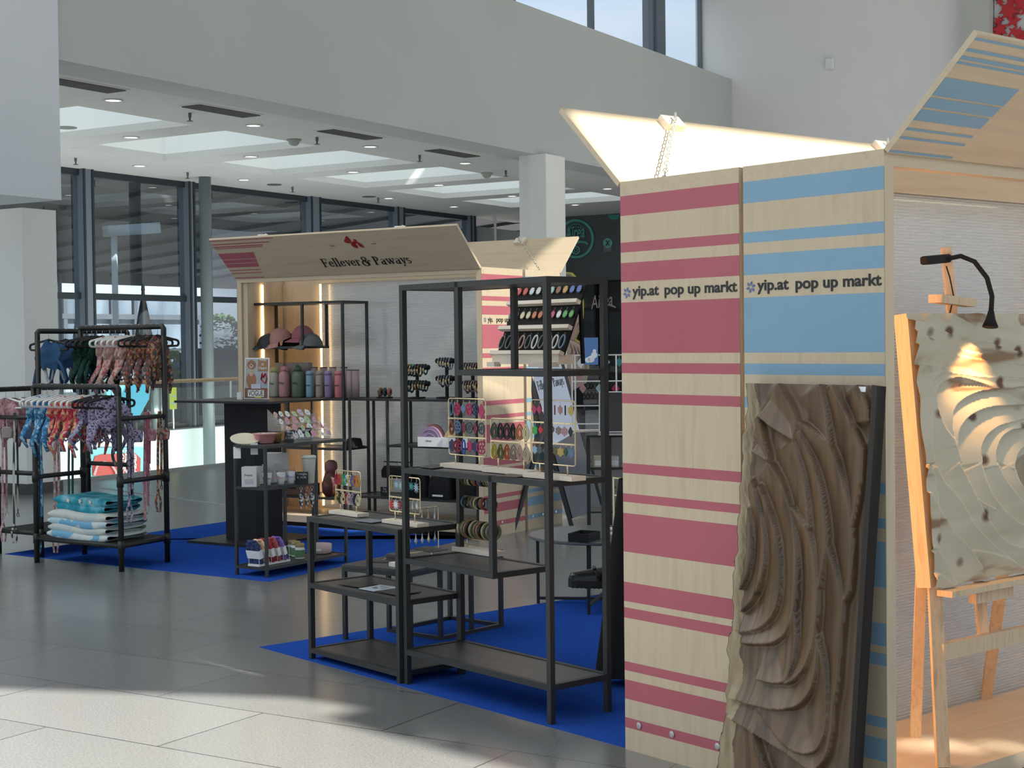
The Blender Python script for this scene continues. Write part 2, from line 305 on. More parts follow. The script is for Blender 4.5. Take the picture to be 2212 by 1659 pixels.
# ceiling fittings
for i,a in enumerate((-.74,1.71,3.96,6.51,9.02)):
    o=thing('ceiling_vent','dark slotted air vent in the gallery ceiling, %s of the row'%(ORD[i-1] if i else 'nearest'),'vent',WC(6.12,a,CH),ZB,'ceiling vents along the bulkhead')
    MB().box(-.56,.56,-.17,.17,-.012,0).build('frame',ceil_white,o)
    v=MB().box(-.53,.53,-.14,.14,-.016,-.0125)
    for k in range(9): v.box(-.53,.53,-.13+k*.0325,-.118+k*.0325,-.024,-.016)
    v.box(-.008,.008,-.14,.14,-.026,-.016); v.build('grille',M('vent_grille',(.10,.10,.095),.5),o)
DW=['nearest of its row','second of its row','third of its row','fourth of its row','fifth of its row','sixth of its row','seventh of its row','eighth of its row']
dl=[(6.6,.15),(6.63,2.69),(6.66,5.16),(6.7,7.74),(6.7,10.25),(8.7,5.04-2.5),(8.7,5.04),(8.8,7.6),(8.82,10.16),(8.85,12.73),(8.87,15.3),(10.95,5.0),(10.95,7.47),(11.0,9.98),(11.0,14.2),(11.0,16.51),(8.8,17.72),(6.75,12.7),(6.75,15.2)]
for i,(b,a) in enumerate(dl):
    o=thing('downlight','round recessed downlight, number %d counting away from the left pillar'%(i+1),'ceiling light',WC(b,a,CH),0,'downlights in the gallery ceiling')
    o['label']='round recessed downlight %s, %s'%('beside the bulkhead vents' if b<7 else ('between the skylights' if b<9.5 else 'near the gallery windows'),DW[sum(1 for q in dl[:i] if abs(q[0]-b)<1)])
    MB().lathe([(.11,0),(.115,-.012),(.095,-.014),(.09,-.002)],seg=20).build('trim_ring',ceil_white,o,True)
    MB().lathe([(.09,-.003),(.088,-.005)],seg=20).build('lens',lampglow,o)
for i,(b,a) in enumerate(((6.6,3.92),(6.7,6.52),(6.7,8.99),(6.72,11.52),(11.0,6.2),(11.0,8.6),(11.1,11.4),(11.1,14.0))):
    o=thing('sprinkler','small sprinkler head on the ceiling %s, %s'%('beside the vents' if b<8 else 'by the gallery windows',DW[i%4]),'sprinkler',WC(b,a,CH),0,'sprinklers in the gallery ceiling')
    MB().lathe([(.02,0),(.02,-.05),(.012,-.06),(.012,-.09),(.04,-.095),(.04,-.10)],seg=10).build('head',M('sprinkler_metal',(.10,.10,.09),.4),o)
for (b,a) in ((7.1,6.52),(7.15,11.62)):
    o=thing('smoke_detector','domed smoke detector beside the skylights, %s one'%('nearer' if a<8 else 'farther'),'detector',WC(b,a,CH))
    MB().lathe([(.1,0),(.1,-.02),(.075,-.03),(.07,-.06),(.04,-.085),(.01,-.09)],seg=18).build('dome',M('detector_grey',(.34,.34,.31),.5),o,True)
for k,(b,a) in enumerate(((6.7,1.3),(8.7,3.9),(11.1,10.9),(11.1,13.7),(7.6,19.3))):
    o=thing('ceiling_speaker',('pale round speaker disc in the ceiling near the nearest vent','grey round speaker disc between the two nearest skylights','dark oval looking speaker disc near the windows, nearer one','dark oval looking speaker disc near the windows, farther one','dark round speaker disc at the far end above the shop')[k],'speaker',WC(b,a,CH),0,'flat round ceiling speakers')
    MB().lathe([(.13,0),(.13,-.01),(.12,-.012),(.02,-.014)],seg=20).build('grille',M('speaker_grey',(.30,.30,.29),.6) if k<2 else M('speaker_dark',(.10,.10,.10),.6),o)
# ---------------------------------------------------------------- balustrade and void
hr=thing('balustrade','glass balustrade with brass-coloured handrail along the gallery edge','railing',W(6.9,4.0)); HO=W(6.9,4.0)
ln=lambda a,z,b=6.9: W(b,a,z)-HO
MB().tube([ln(-1.5,1.08),ln(12.55,1.08)],.022,12).build('handrail',M('oak_handrail',(.58,.42,.24),.4),hr,True)
for i in range(9):
    a=-1.2+1.5*i
    MB().slab([ln(a+.01,.02,6.893),ln(a+1.49,.02,6.893),ln(a+1.49,.02,6.907),ln(a+.01,.02,6.907)],(0,0,.98)).build('glass_panel',railglass,hr)
    if i%2==0: MB().tube([ln(a,0),ln(a,1.06)],.014,8).build('post',steel,hr)
MB().slab([ln(-1.5,0,6.86),ln(12.55,0,6.86),ln(12.55,0,6.94),ln(-1.5,0,6.94)],(0,0,.03)).build('base_rail',M('base_channel',(.30,.31,.30),.4,.5),hr)
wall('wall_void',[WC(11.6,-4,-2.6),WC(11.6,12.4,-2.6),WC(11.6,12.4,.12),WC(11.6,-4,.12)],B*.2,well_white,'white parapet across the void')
struct(MB().slab([W(6.9,-6,-2.7),W(11.7,-6,-2.7),W(11.7,21,-2.7),W(6.9,21,-2.7)],(0,0,-.1)).build('trim_14',M('lower_floor',(.5,.5,.48),.5)),'lower level floor in the void','floor')
la=bpy.data.lights.new('void_tube_light','AREA'); la.shape='RECTANGLE'; la.size=17; la.size_y=.25; la.energy=620; la.color=(.95,1,.98)  # hidden fill light, added to brighten the white parapet across the void
lo_=bpy.data.objects.new('void_tube_light',la); sc.collection.objects.link(lo_); lo_.location=W(7.3,5,-.35); lo_.rotation_euler=(R(80),0,math.atan2(B.y,B.x)-R(90))
tag(lo_,'added hidden area light brightening the white parapet','light')
# shop poster on the white parapet (lower level display)
po=thing('shop_poster','red and turquoise lettered poster on the white parapet behind the clothes racks','poster',WC(11.55,6.2,-.3)); PO=WC(11.55,6.2,-.3)
def onb(px,py,b): return onpl(px,py,WC(b,0),B)
q=[onb(x,y,11.55)-PO for x,y in ((198,968),(316,966),(316,1030),(198,1030))]; MB().slab(q,B*.02).build('sheet',M('poster_turquoise',(.25,.62,.64),.5),po)
q=[onb(x,y,11.53)-PO for x,y in ((201,1028),(200,1003),(206,985),(222,981),(262,980),(290,977),(304,990),(303,1022),(304,1028))]; MB().slab(q,B*.01).build('red_shape',M('poster_red',(.55,.05,.04),.5),po)
for i_,t_ in enumerate(('SPIEL','UND','SPASS','FAMILIE')): text('lettering',t_,.20,paper,po,onb(262,992+i_*10.5,11.50)-PO,(R(90),0,math.atan2(A.y,A.x)),extr=.001,width=.32)
MB().tube([onb(x,y,11.50)-PO for x,y in ((204,1026),(210,1006),(224,998),(240,1003),(250,1018),(252,1028))],.02,6).build('pale_outline',M('poster_pink',(.7,.4,.42),.5),po)
# ---------------------------------------------------------------- window wall of the gallery
WB=12.0
mull=[3.6,4.1,7.2,7.38,9.62,12.95,13.2,15.8,16.0,18.4]
for i,(a0,a1) in enumerate(((-4,1.2),(1.4,4.3),(4.5,7.2),(7.42,9.6),(9.75,12.95),(13.25,15.8),(16.05,18.6))):
    f=thing('window_%d'%(i+8),'tall gallery window with dark grey frame','window'); f['kind']='structure'; fr=MB()
    for (p,q,z0,z1) in ((a0,a1,.12,.2),(a0,a1,2.26,2.36),(a0,a1,4.2,4.3)): fr.slab([WC(WB,p,z0),WC(WB,q,z0),WC(WB+.1,q,z0),WC(WB+.1,p,z0)],(0,0,z1-z0))
    fr.build('window_frame',frame_dark,f)
    for z0,z1 in ((.2,2.26),(2.36,4.2)): MB().slab([WC(WB+.04,a0,z0),WC(WB+.04,a1,z0),WC(WB+.05,a1,z0),WC(WB+.05,a0,z0)],(0,0,z1-z0)).build('pane',glass,f)
for i,(a0,a1) in enumerate(((1.2,1.4),(4.3,4.5),(7.2,7.42),(9.6,9.75),(12.95,13.25),(15.8,16.05),(18.6,18.8))):
    m_=MB().slab([WC(WB-.08,a0,.12),WC(WB-.08,a1,.12),WC(WB+.15,a1,.12),WC(WB+.15,a0,.12)],(0,0,4.18))
    m_.slab([WC(WB-.1,a0+.0,.12),WC(WB-.1,a0+.04,.12),WC(WB-.08,a0+.04,.12),WC(WB-.08,a0,.12)],(0,0,4.18),1).slab([WC(WB-.1,a1-.04,.12),WC(WB-.1,a1,.12),WC(WB-.08,a1,.12),WC(WB-.08,a1-.04,.12)],(0,0,4.18),1)
    struct(m_.build('trim_%d'%(15+i),[frame_grey,frame_dark]),'dark grey mullion of the gallery windows','window')
col=thing('column','round dark grey column in front of the gallery windows','column',WC(11.25,9.28,-2.7))
MB().lathe([(.10,0),(.10,7)],seg=28).build('shaft',M('column_paint',(.16,.19,.20),.35),col,True)
# far end beyond the windows: grey partition
wf_=[onpl(x_,y_,W(0,18.9),A) for x_,y_ in ((1004,486),(1122,500))]
wall('wall_far',[Vector((p_.x,p_.y,0)) for p_ in wf_]+[wf_[1],wf_[0]],A*.2,M('grey_partition',(.26,.28,.28),.6),'grey partition at the far end of the gallery')
wall('wall_far_upper',[W(12.4,21,0),W(5,21,0),W(5,21,4.4),W(12.4,21,4.4)],A*.2,M('far_dark_wall',(.07,.075,.08),.6),'dark wall behind the partition')
dp=thing('downpipe','thin pale vertical pipe at the far end of the gallery','pipe',g(1071,1010)); MB()
dp.location=onpl(1071,600,W(0,18.6),A); dp.location.z=0; MB().tube([(0,0,0),(0,0,4.3)],.03,8).build('pipe',wall_white,dp)
# ---------------------------------------------------------------- shop with green logo
SA=20.25
sh=thing('shop','dark shop front with green circular logo on its fascia','shop',W(9,SA)); SO=W(9,SA)
def sw(b,a,z): return W(b,a,z)-SO
MB().slab([sw(11,SA,2.86),sw(5.5,SA,2.86),sw(5.5,SA,4.32),sw(11,SA,4.32)],A*.25).build('fascia',M('shop_fascia',(.075,.085,.088),.35),sh)
def ona(px,py,a): return onpl(px,py,W(0,a),A)
def arc(cx,cy,rx,ry,a0,a1,n,a,w): 
    return [ona(cx+rx*math.cos(R(a0+(a1-a0)*k/n)),cy+ry*math.sin(R(a0+(a1-a0)*k/n)),a)-SO for k in range(n+1)]
gm=M('logo_green',(.10,.36,.31),.5)
lg=MB(); lg.tube(arc(1244,515.5,36.5,40,0,360,48,SA-.03,0)[:-1],.032,6,True); lg.tube(arc(1244,515.5,22,32,215,325,12,SA-.03,0),.008,4); lg.tube(arc(1244,540,8,8.5,0,360,20,SA-.03,0)[:-1],.02,5,True); lg.tube(arc(1244,540,3.5,4,0,360,12,SA-.03,0)[:-1],.012,5,True)
lg.tube([ona(x,y,SA-.03)-SO for x,y in ((1242,526),(1252,522),(1264,523),(1270,528))],.03,6)
for k in range(5): 
    c=ona(1234+k*5,492-2*math.sin(math.pi*k/4),SA-.03)-SO; lg.box(c.x-.012,c.x+.012,c.y-.02,c.y+.02,c.z-.012,c.z+.012)
lg.build('round_logo',gm,sh)
zt=math.atan2(-B.y,-B.x)
c=ona(1222,519,SA-.04)-SO; text('lettering','Airea',.42,gm,sh,c,(R(90),R(-6),zt),off=.004,shear=.3,width=.50)
c=ona(1322,475,SA-.02)-SO
MB().slab([ona(1313.5+ 12.5*(1+math.cos(R(180-k*12))),464+11*math.sin(R(k*12)),SA-.02)-SO for k in range(16)],A*.01).build('half_disc',M('logo_teal',(.05,.26,.24),.5),sh)
ic=MB().slab([ona(1312.5+10*math.cos(R(k*15)),525+10.5*math.sin(R(k*15)),SA-.03)-SO for k in range(24)],A*.01)
ic.build('icon_disc',M('icon_green',(.16,.45,.42),.5),sh)
xm=MB(); [xm.bar(ona(a_,b_,SA-.05)-SO,ona(c_,d_,SA-.05)-SO,.035,.01) for a_,b_,c_,d_ in ((1309,519,1316,531),(1316.5,519,1308.5,531))]; xm.build('icon_cross',M('shop_fascia',(.075,.085,.088),.35),sh)
c=ona(1304,539,SA-.03)-SO; text('lettering','EVENT',.075,M('logo_pale',(.35,.42,.42),.5),sh,c,(R(90),0,zt),width=.20)
c=ona(1304,544.5,SA-.03)-SO; text('lettering','TICKET',.075,MC['logo_pale'],sh,c,(R(90),0,zt),width=.20)
dk=M('shop_dark',(.012,.012,.013),.5)
MB().slab([sw(11,SA+3,0),sw(5.5,SA+3,0),sw(5.5,SA+3,3),sw(11,SA+3,3)],A*.1).build('back_wall',pat('dark_plank_wall',[(.3,(.02,.009,.006)),(.7,(.07,.03,.018))],3,stretch=(1,1,7),rough=.6),sh)
MB().slab([sw(11,SA+.02,2.84),sw(5.5,SA+.02,2.84),sw(5.5,SA+3,2.84),sw(11,SA+3,2.84)],(0,0,.04)).build('inner_ceiling',dk,sh)
MB().slab([sw(5.5,SA+.1,0),sw(5.5,SA+3,0),sw(5.5,SA+3,2.9),sw(5.5,SA+.1,2.9)],-B*.1).build('side_wall',dk,sh)
MB().slab([sw(11,SA+.05,0),sw(5.5,SA+.05,0),sw(5.5,SA+.05,2.86),sw(11,SA+.05,2.86)],A*.01).build('shop_window',shopglass,sh)
MB().slab([ona(x,y,SA+.3)-SO for x,y in ((1221,568),(1283,568),(1283,800),(1221,800))],A*.1).build('column_cladding',M('shop_column',(.07,.08,.085),.4),sh)
ri=MB()
for x,y,r_ in ((1308,578,14),(1343,590,13),(1292,650,30),(1322,706,10),(1345,700,8),(1310,735,9)): ri.tube([ona(x+r_*math.cos(R(k*15)),y+r_*math.sin(R(k*15)),SA+2.9)-SO for k in range(24)],.012 if r_==30 else .035,6,True)
ri.build('round_wall_frames',M('ring_metal',(.05,.05,.05),.4),sh)
dd=MB()
for x,y,r_ in ((1308,578,9),(1343,590,9),(1321,716,12),(1349,703,9)): dd.slab([ona(x+r_*math.cos(R(k*20)),y+r_*math.sin(R(k*20)),SA+2.9)-SO for k in range(18)],A*.01)
dd.build('wall_discs',M('disc_grey',(.13,.12,.11),.5),sh)
c=ona(1277,668,SA+.03)-SO; text('window_lettering','Airea',.42,M('window_letter',(.55,.42,.38),.5),sh,c,(R(90),R(-8),zt),shear=.35,width=.56)
MB().tube([ona(x,y,SA+.03)-SO for x,y in ((1300,663),(1316,658),(1330,664))],.018,6).build('swash',MC['window_letter'],sh)
MB().lathe([(.08,0),(.09,-.02)],c=ona(1297,565,SA+1)-SO,seg=16).build('lamp',lampglow,sh)
# ---------------------------------------------------------------- unseen hall roof added to mask the sun; openings shaped to place sun patches
RZ=9.6
def up(P): P=Vector(P); k=(RZ-P.z)/SDIR.z; return P+SDIR*k
from mathutils.geometry import tessellate_polygon
holes=[]
holes.append([up(g(*p)) for p in ((-260,1480),(640,1508),(778,1530),(690,1551),(1110,1662),(1500,1790),(1500,2100),(-260,2100))])
holes.append([up(p) for p in (W(0,-.35,1.22),W(0,.35,1.06),W(0,.62,.62),W(0,1.6,.05),W(0,2.0,2.7),W(0,-.35,2.12))])
holes.append([up(p) for p in (KW(-.29,.035,2.36),KW(.0,.0,2.08),KW(.0,2.42,2.08),KW(-.29,2.40,2.36))])
for q in (((1958,1612),(1990,1604),(2012,1611),(1976,1623)),((2040,1606),(2062,1603),(2092,1618),(2080,1625),(2050,1618)),((2146,1606),(2170,1604),(2200,1618),(2172,1622)),((1984,1601),(2024,1594),(2030,1600),(1998,1606)),((960,1588),(962,1591),(902,1606),(898,1603))):
    holes.append([up(g(x,y,.09 if x>1500 else 0)) for x,y in q])
outer=[Vector((-4,-5,RZ)),Vector((12.5,-5,RZ)),Vector((12.5,18,RZ)),Vector((17,18,RZ)),Vector((17,29.5,RZ)),Vector((2.3,29.5,RZ)),Vector((2.3,23.8,RZ)),Vector((-4,23.8,RZ))]
loops=[outer]+[[Vector(p) for p in h] for h in holes]
allv=[p for l in loops for p in l]; rf=MB(); rf.v=[Vector(p) for p in allv]
for tri in tessellate_polygon(loops): rf.f.append(tuple(tri)); rf.m.append(0)
struct(rf.build('ceiling_hall',ceil_white),'unseen added roof masking the sun, with openings shaped for sun patches','ceiling')
struct(MB().poly([p+Vector((0,0,.02)) for p in holes[1]]).build('window_15',sundim),'unseen added tinted pane dimming the sun on the back kiosk','window')  # pane added over one opening to weaken sun on the back kiosk side
# ================================================================ MARKET KIOSKS
ST=[0,.082,.119,.188,.259,.293,.326,.487,.525,.548,.619,.73,.872,.913,.944,1.019,1.055,1.274,1.31,1.384,1.421,1.457,1.641,1.716,1.785,1.823,1.859,1.956,2.028]
# bands that carry colour (index of lower bound)
COLB={1,3,5,7,9,11,13,15,17,19,21,23,25,27}
bands=[]
zs=ST
col_on=[(.082,.119),(.188,.259),(.293,.326),(.487,.525),(.548,.619),(.73,.872),(.913,.944),(1.019,1.055),(1.274,1.31),(1.384,1.421),(1.457,1.641),(1.716,1.785),(1.823,1.859),(1.956,2.028)]
starm=M('logo_star_blue',(.09,.14,.36),.5); ink=M('black_lettering',(.012,.014,.014),.5)
def star(par,loc,r,nm='logo_star',rot=(R(90),0,0)):
    m=MB()
    for k in range(6):
        a=k*math.pi/3+.2; d=Vector((math.cos(a),math.sin(a),0)); n=Vector((-math.sin(a),math.cos(a),0))
        m.slab([d*r*.22,d*r*.62+n*r*.34,d*r,d*r*.52-n*r*.12],(0,0,.001))
    o=m.build(nm,starm,par); o.location=loc; o.rotation_euler=rot; return o
def kiosk(name,label,O,rz,S1,S2,S3,L,near=True,wid=.04):
    """two open-fronted units back to back; local x across the units, local y along them"""
    k=thing(name,label,'kiosk',O,rz)
    Ht=2.03; Tk=.05
    for (a,b,colr,nm) in ((0,S1,pink,'pink_striped_side_panel'),(S2,S3,blue,'blue_striped_side_panel')):
        for yy,outer in ((0,True),(L-Tk,False)):
            m=MB(); m.box(a,b,yy+.002,yy+Tk-.002,0.0 if not outer else .0,Ht)
            yo=yy if outer else yy+Tk
            # printed face, split into bands
            edges=[0]+[z for p in col_on for z in p]+[Ht]; e_=.0
            for i in range(len(edges)-1):
                z0,z1=edges[i],edges[i+1]; on=any(abs(z0-p[0])<1e-6 for p in col_on)
                q=[(a,yo,z0),(b,yo,z0),(b,yo,z1),(a,yo,z1)]
                if not outer: q=q[::-1]
                m.poly(q,1 if on else 0)
            pn=m.build(nm,[birch,colr],k)
            if outer:
                pn['label']='side panel with %s horizontal stripes'%('raspberry' if colr is pink else 'blue')
                for fx in (.13,.42,.80):
                    MB().lathe([(.006,0),(.012,.0),(.012,.003),(.005,.004)],seg=14).build('screw',steel,pn).matrix_local=Matrix.Translation((a+(b-a)*fx,yo-.001,.101))@Matrix.Rotation(R(90),4,'X')
                wd_=(b-a)
                if near or colr is blue:
                    star(pn,(a+.032,yo-.001,1.676),.021)
                    text('lettering','yip.at',.052,ink,pn,(a+.062,yo-.001,1.664),(R(90),0,0),off=.0011,width=.135)
                    text('lettering','pop up markt',.052,ink,pn,(a+.222,yo-.001,1.664),(R(90),0,0),off=.0011,width=wd_-.235)
                else:
                    star(pn,(a+.04,yo-.001,1.676),.021)
                    text('lettering','yip.',.055,ink,pn,(a+.08,yo-.001,1.662),(R(90),0,0),off=.001); text('lettering','pop up markt',.055,ink,pn,(a+.20,yo-.001,1.662),(R(90),0,0),off=.001,width=.36)
            # top beam over the side panel
            MB().box(a,b,yy,yy+Tk,Ht,Ht+.05).build('top_rail',birch_h,k)
    # opening headers, back walls, platforms
    for (x0,x1,xb,out) in ((0,S1,S1-.03,-1),(S2,S3,S2+.03,1)):
        hx=(x0,x0+.05) if out<0 else (x1-.05,x1)
        MB().box(hx[0],hx[1],Tk,L-Tk,Ht,Ht+.05).build('header_beam',birch_h,k)
        MB().box(xb-.012,xb+.012,Tk,L-Tk,Ht-.0,Ht+.05).build('back_rail',birch_h,k)
        MB().box(xb-.008,xb+.008,Tk,L-Tk,.09,Ht).build('polycarbonate_wall',polyc,k)
        MB().box(x0,x1,Tk,L-Tk,.035,.09).build('platform',birch_h,k)
        MB().box(x0+.03,x1-.03,Tk,L-Tk,0,.035).build('plinth',blackm2,k)
        # awning flap, hinged along the opening, leaning outwards
        hz=Ht+.05; d=Vector((out*.32,0,.31)); hx0=x0 if out<0 else x1; n=Vector((out*.31,0,-.32)).normalized()*.02
        P=lambda y,w: Vector((hx0,y,hz))+d*w
        f=MB(); f.slab([P(0,0),P(L,0),P(L,1),P(0,1)],n)
        colr=pink if out<0 else blue
        fl_=f.build('awning_flap',birch_h,k)
        sm=MB(); e2=n+n.normalized()*.0012
        for w0,w1,l0 in ((.955,.975,1.1),(.865,.89,1.0),(.80,.83,.86),(.765,.785,.84),(.50,.65,.60),(.40,.485,.58),(.29,.385,.56),(.205,.225,.55),(.13,.15,.54),(.01,.03,.52)):
            ll=l0*.62; y_=(lambda y: y) if out>0 else (lambda y: L-y)
            sm.poly([P(y_(.0),w0)+e2,P(y_(ll),w0)+e2,P(y_(ll+.10*(w1-w0)),w1)+e2,P(y_(.0),w1)+e2])
        sm.build('printed_stripes',colr,fl_)
        for yy in (.55,L-.55):
            b=P(yy,.88); nn=-n.normalized()
            bl=MB().slab([P(yy-.05,.83),P(yy+.05,.83),P(yy+.05,.97),P(yy-.05,.97)],nn*.03).build('chain_block',palewood,fl_)
            a_=P(yy,.90)+nn*.045
            for q in (Vector((hx0-out*.12,yy-.45,hz-.01)),) if yy<1 else (Vector((hx0-out*.12,yy+.45,hz-.01)),):
                c=MB(); dd=q-a_; nl=int(dd.length/.034); u_=dd.normalized()
                s1=u_.cross(Vector((0,0,1))).normalized(); s2=u_.cross(s1)
                for i in range(nl):
                    c0=a_+dd*((i+.5)/nl); sd=s1 if i%2 else s2; pts=[]
                    for t_ in range(10):
                        an=2*math.pi*t_/10; pts.append(c0+u_*math.cos(an)*.021+sd*math.sin(an)*.009)
                    c.tube(pts,.0026,4,True)
                c.build('chain',chain_m,fl_)
            MB().lathe([(.006,-.02),(.006,.02)],a_,8).build('hook',chain_m,fl_)
    return k
LK=2.47
k1=kiosk('market_kiosk','tall birch market kiosk with pink and blue striped side filling the right of the hall',OK,ZK,.578,.597,1.172,LK)
k2=kiosk('market_kiosk','birch market kiosk with pet shop lettering on its awning, behind the black shelves',OB,ZB,.60,.64,1.19,LK,near=False)
# front kiosk: fascia board behind the header (blue unit) and warm strip
MB().box(.615,.64,.05,.35,2.03,2.084).box(.615,.64,.35,LK-.05,2.03,2.128).build('inner_fascia',birch_h,k1)
def strip(par,x,y,z0,z1,axis='y'):
    global led
    MB().box(x-.008,x+.008,y-.004,y+.004,z0,z1).build('led_strip',led,par)
led0=led; led=M('warm_led_bright',(1,.8,.5),.5,emit=(1,.50,.22),es=30)
strip(k1,.80,.058,.15,2.0); strip(k1,.72,.058,.15,2.0); strip(k1,.95,LK-.058,.15,2.0)  # second near strip and far-end strip are unseen additions to warm the interior
led=led0
# back kiosk: inner birch boards at the far end, strips
MB().box(.535,.555,LK-.46,LK-.05,.09,2.03).build('inner_board',birch,k2)
MB().box(.02,.10,LK-.10,LK-.05,.09,2.03).build('end_post',birch,k2)
strip(k2,.26,LK-.058,.12,2.02); strip(k2,.50,LK-.50,.12,2.02)
# lettering on the awning of the back kiosk
def flap_pt(y,w,out=-1,S=0):
    n=Vector((-.31,0,-.32)).normalized()*.0225; return Vector((S,y,2.08))+Vector((-.32,0,.31))*w+n
def flap_rot():
    x=Vector((0,-1,0)); y=Vector((-.32,0,.31)).normalized(); z=x.cross(y)
    return Matrix(((x.x,y.x,z.x),(x.y,y.y,z.y),(x.z,y.z,z.z))).to_euler()
fr_=flap_rot()
def slet(m,ch,x):
    """old-style letter drawn with thick stems, thin hairlines and slab feet; unit x-height .5, returns the advance"""
    def b(x0,y0,x1,y1,w): m.bar((x+x0,y0,0),(x+x1,y1,0),w,.002)
    def a(cx,cy,rx,ry,a0,a1,w0,w1=None,n=14):
        w1=w1 or w0; P_=[];Q_=[]
        for k in range(n+1):
            t=R(a0+(a1-a0)*k/n); w=w0+(w1-w0)*abs(math.cos(t)); P_.append((x+cx+(rx+w/2)*math.cos(t),cy+(ry+w/2)*math.sin(t),0)); Q_.append((x+cx+(rx-w/2)*math.cos(t),cy+(ry-w/2)*math.sin(t),0))
        for k in range(n): m.slab([P_[k],P_[k+1],Q_[k+1],Q_[k]],(0,0,.001))
    T,t=.105,.035
    if ch=='F': b(.14,0,.14,.72,T+.01); b(.02,.018,.28,.018,t); b(.02,.70,.48,.70,t); b(.46,.71,.46,.55,t); b(.14,.37,.36,.37,t); b(.35,.45,.35,.29,t); return .54
    if ch=='P': b(.14,0,.14,.72,T+.01); b(.02,.018,.28,.018,t); b(.02,.70,.2,.70,t); a(.22,.53,.17,.17,-90,90,t,T); b(.14,.36,.22,.36,t); return .50
    if ch=='l': b(.10,0,.10,.75,T); b(0,.018,.22,.018,t); b(.0,.73,.10,.73,t); return .25
    if ch=='e': a(.20,.24,.15,.21,20,330,t,T); b(.08,.27,.35,.27,t); return .42
    if ch=='v' or ch=='w' or ch=='y':
        n=2 if ch=='w' else 1
        for q in range(n): b(.08+.24*q,.47,.20+.24*q,.02,T*.9); b(.20+.24*q,.02,.34+.24*q,.47,t); b(.0+.24*q,.47,.16+.24*q,.47,t)
        b(.26+.24*(n-1),.47,.40+.24*(n-1),.47,t)
        if ch=='y': b(.22,.08,.13,-.14,t); a(.09,-.15,.04,.04,0,360,t)
        return .40+.24*(n-1)
    if ch=='r': b(.10,0,.10,.48,T); b(0,.018,.22,.018,t); b(.0,.47,.10,.47,t); a(.22,.34,.09,.12,60,170,t); a(.29,.43,.03,.03,0,360,.04); return .34
    if ch=='a': b(.30,0,.30,.36,T); a(.20,.34,.11,.13,0,160,t); a(.17,.14,.10,.12,60,350,t,T*.9); b(.30,.02,.40,.02,t); return .42
    if ch=='s': a(.16,.36,.10,.10,30,270,t,T*.8); a(.16,.13,.11,.11,-150,90,t,T*.8); return .33
    if ch=='&': a(.24,.56,.13,.14,0,360,t,T*.8); a(.22,.20,.19,.21,60,400,t,T); b(.16,.44,.44,.04,T*.8); b(.40,.38,.56,.40,t); a(.47,.32,.08,.08,0,250,t); return .66
    return .3
def serif(par,s_,y,w,size,width,m,P3=None,R3=None,nm='lettering'):
    mb_=MB(); x=0
    for ch in s_: x+=slet(mb_,ch,x)
    o=mb_.build(nm,m,par); k_=width/x; o.location=P3 if P3 is not None else flap_pt(y,w); o.rotation_euler=R3 if R3 is not None else fr_; o.scale=(k_,size,1); return o
KB=k2
serif(KB,'Fellever',1.46,.20,.125,.385,ink); serif(KB,'&',1.06,.19,.135,.10,ink); serif(KB,'Paways',.945,.20,.125,.36,ink)
for yy,wx in ((1.27,.03),(.86,.03)):
    MB().box(0,.045,-.004,.004,0,.0008).build('small_print',M('small_print_grey',(.20,.16,.12),.6),KB).matrix_local=Matrix.Translation(flap_pt(yy,.70))@fr_.to_matrix().to_4x4()
def seg(m,a,b,r0):  # balloon segment
    a=Vector(a);b=Vector(b); n=7; pts=[a.lerp(b,i/n) for i in range(n+1)]; m.tube(pts,r0,10,rr=[r0*(.25+.75*math.sin(math.pi*min(1,max(0,(i/n))))**.6) for i in range(n+1)],flat=.35)
bd=MB()
for a,b,r_ in (((-.075,.075,0),(-.05,.105,0),.011),((-.05,.095,0),(-.02,.135,0),.014),((-.075,.085,0),(-.025,.075,0),.016),((-.02,.12,0),(-.022,.07,0),.012),((-.02,.07,0),(-.005,.015,0),.015),((.0,.07,0),(.01,.005,0),.016),((-.01,.07,0),(.045,.068,0),.014),((.045,.068,0),(.06,.015,0),.014),((.04,.07,0),(.075,.01,0),.016),((.04,.07,0),(.035,.10,0),.010),((.02,.10,0),(.03,.085,0),.008)): seg(bd,a,b,r_)
bd.build('balloon_dog_logo',M('balloon_red',(.30,.008,.008),.4),KB).matrix_local=Matrix.Translation(flap_pt(1.03,.60))@fr_.to_matrix().to_4x4()
# carpets
def carp(nm,lab,pts):
    m=MB(); n=len(pts); m.slab(pts,(0,0,.002)); return tag(m.build(nm,carpet),lab,'carpet')
v_=KP; q_=KQ
c0=g(560,1398); c1_=g(1352,1616); dback=(g(1305,1283)-g(560,1398))
carp('carpet','royal blue carpet under the tall black shelves and the front kiosk',[c0,c1_-KP*.004,c1_-KP*.004+KQ*2.6,c0+dback*1.9])
e0=g(10,1197); e1=g(580,1257); e2=g(1010,1165)
carp('carpet','royal blue carpet under the black clothes racks and the pet accessories stand',[e0,e1,e2+(e2-e1)*.15,W(-.02,-.012),W(2.52,-.012),W(2.52,2.2),e0+A*.9])
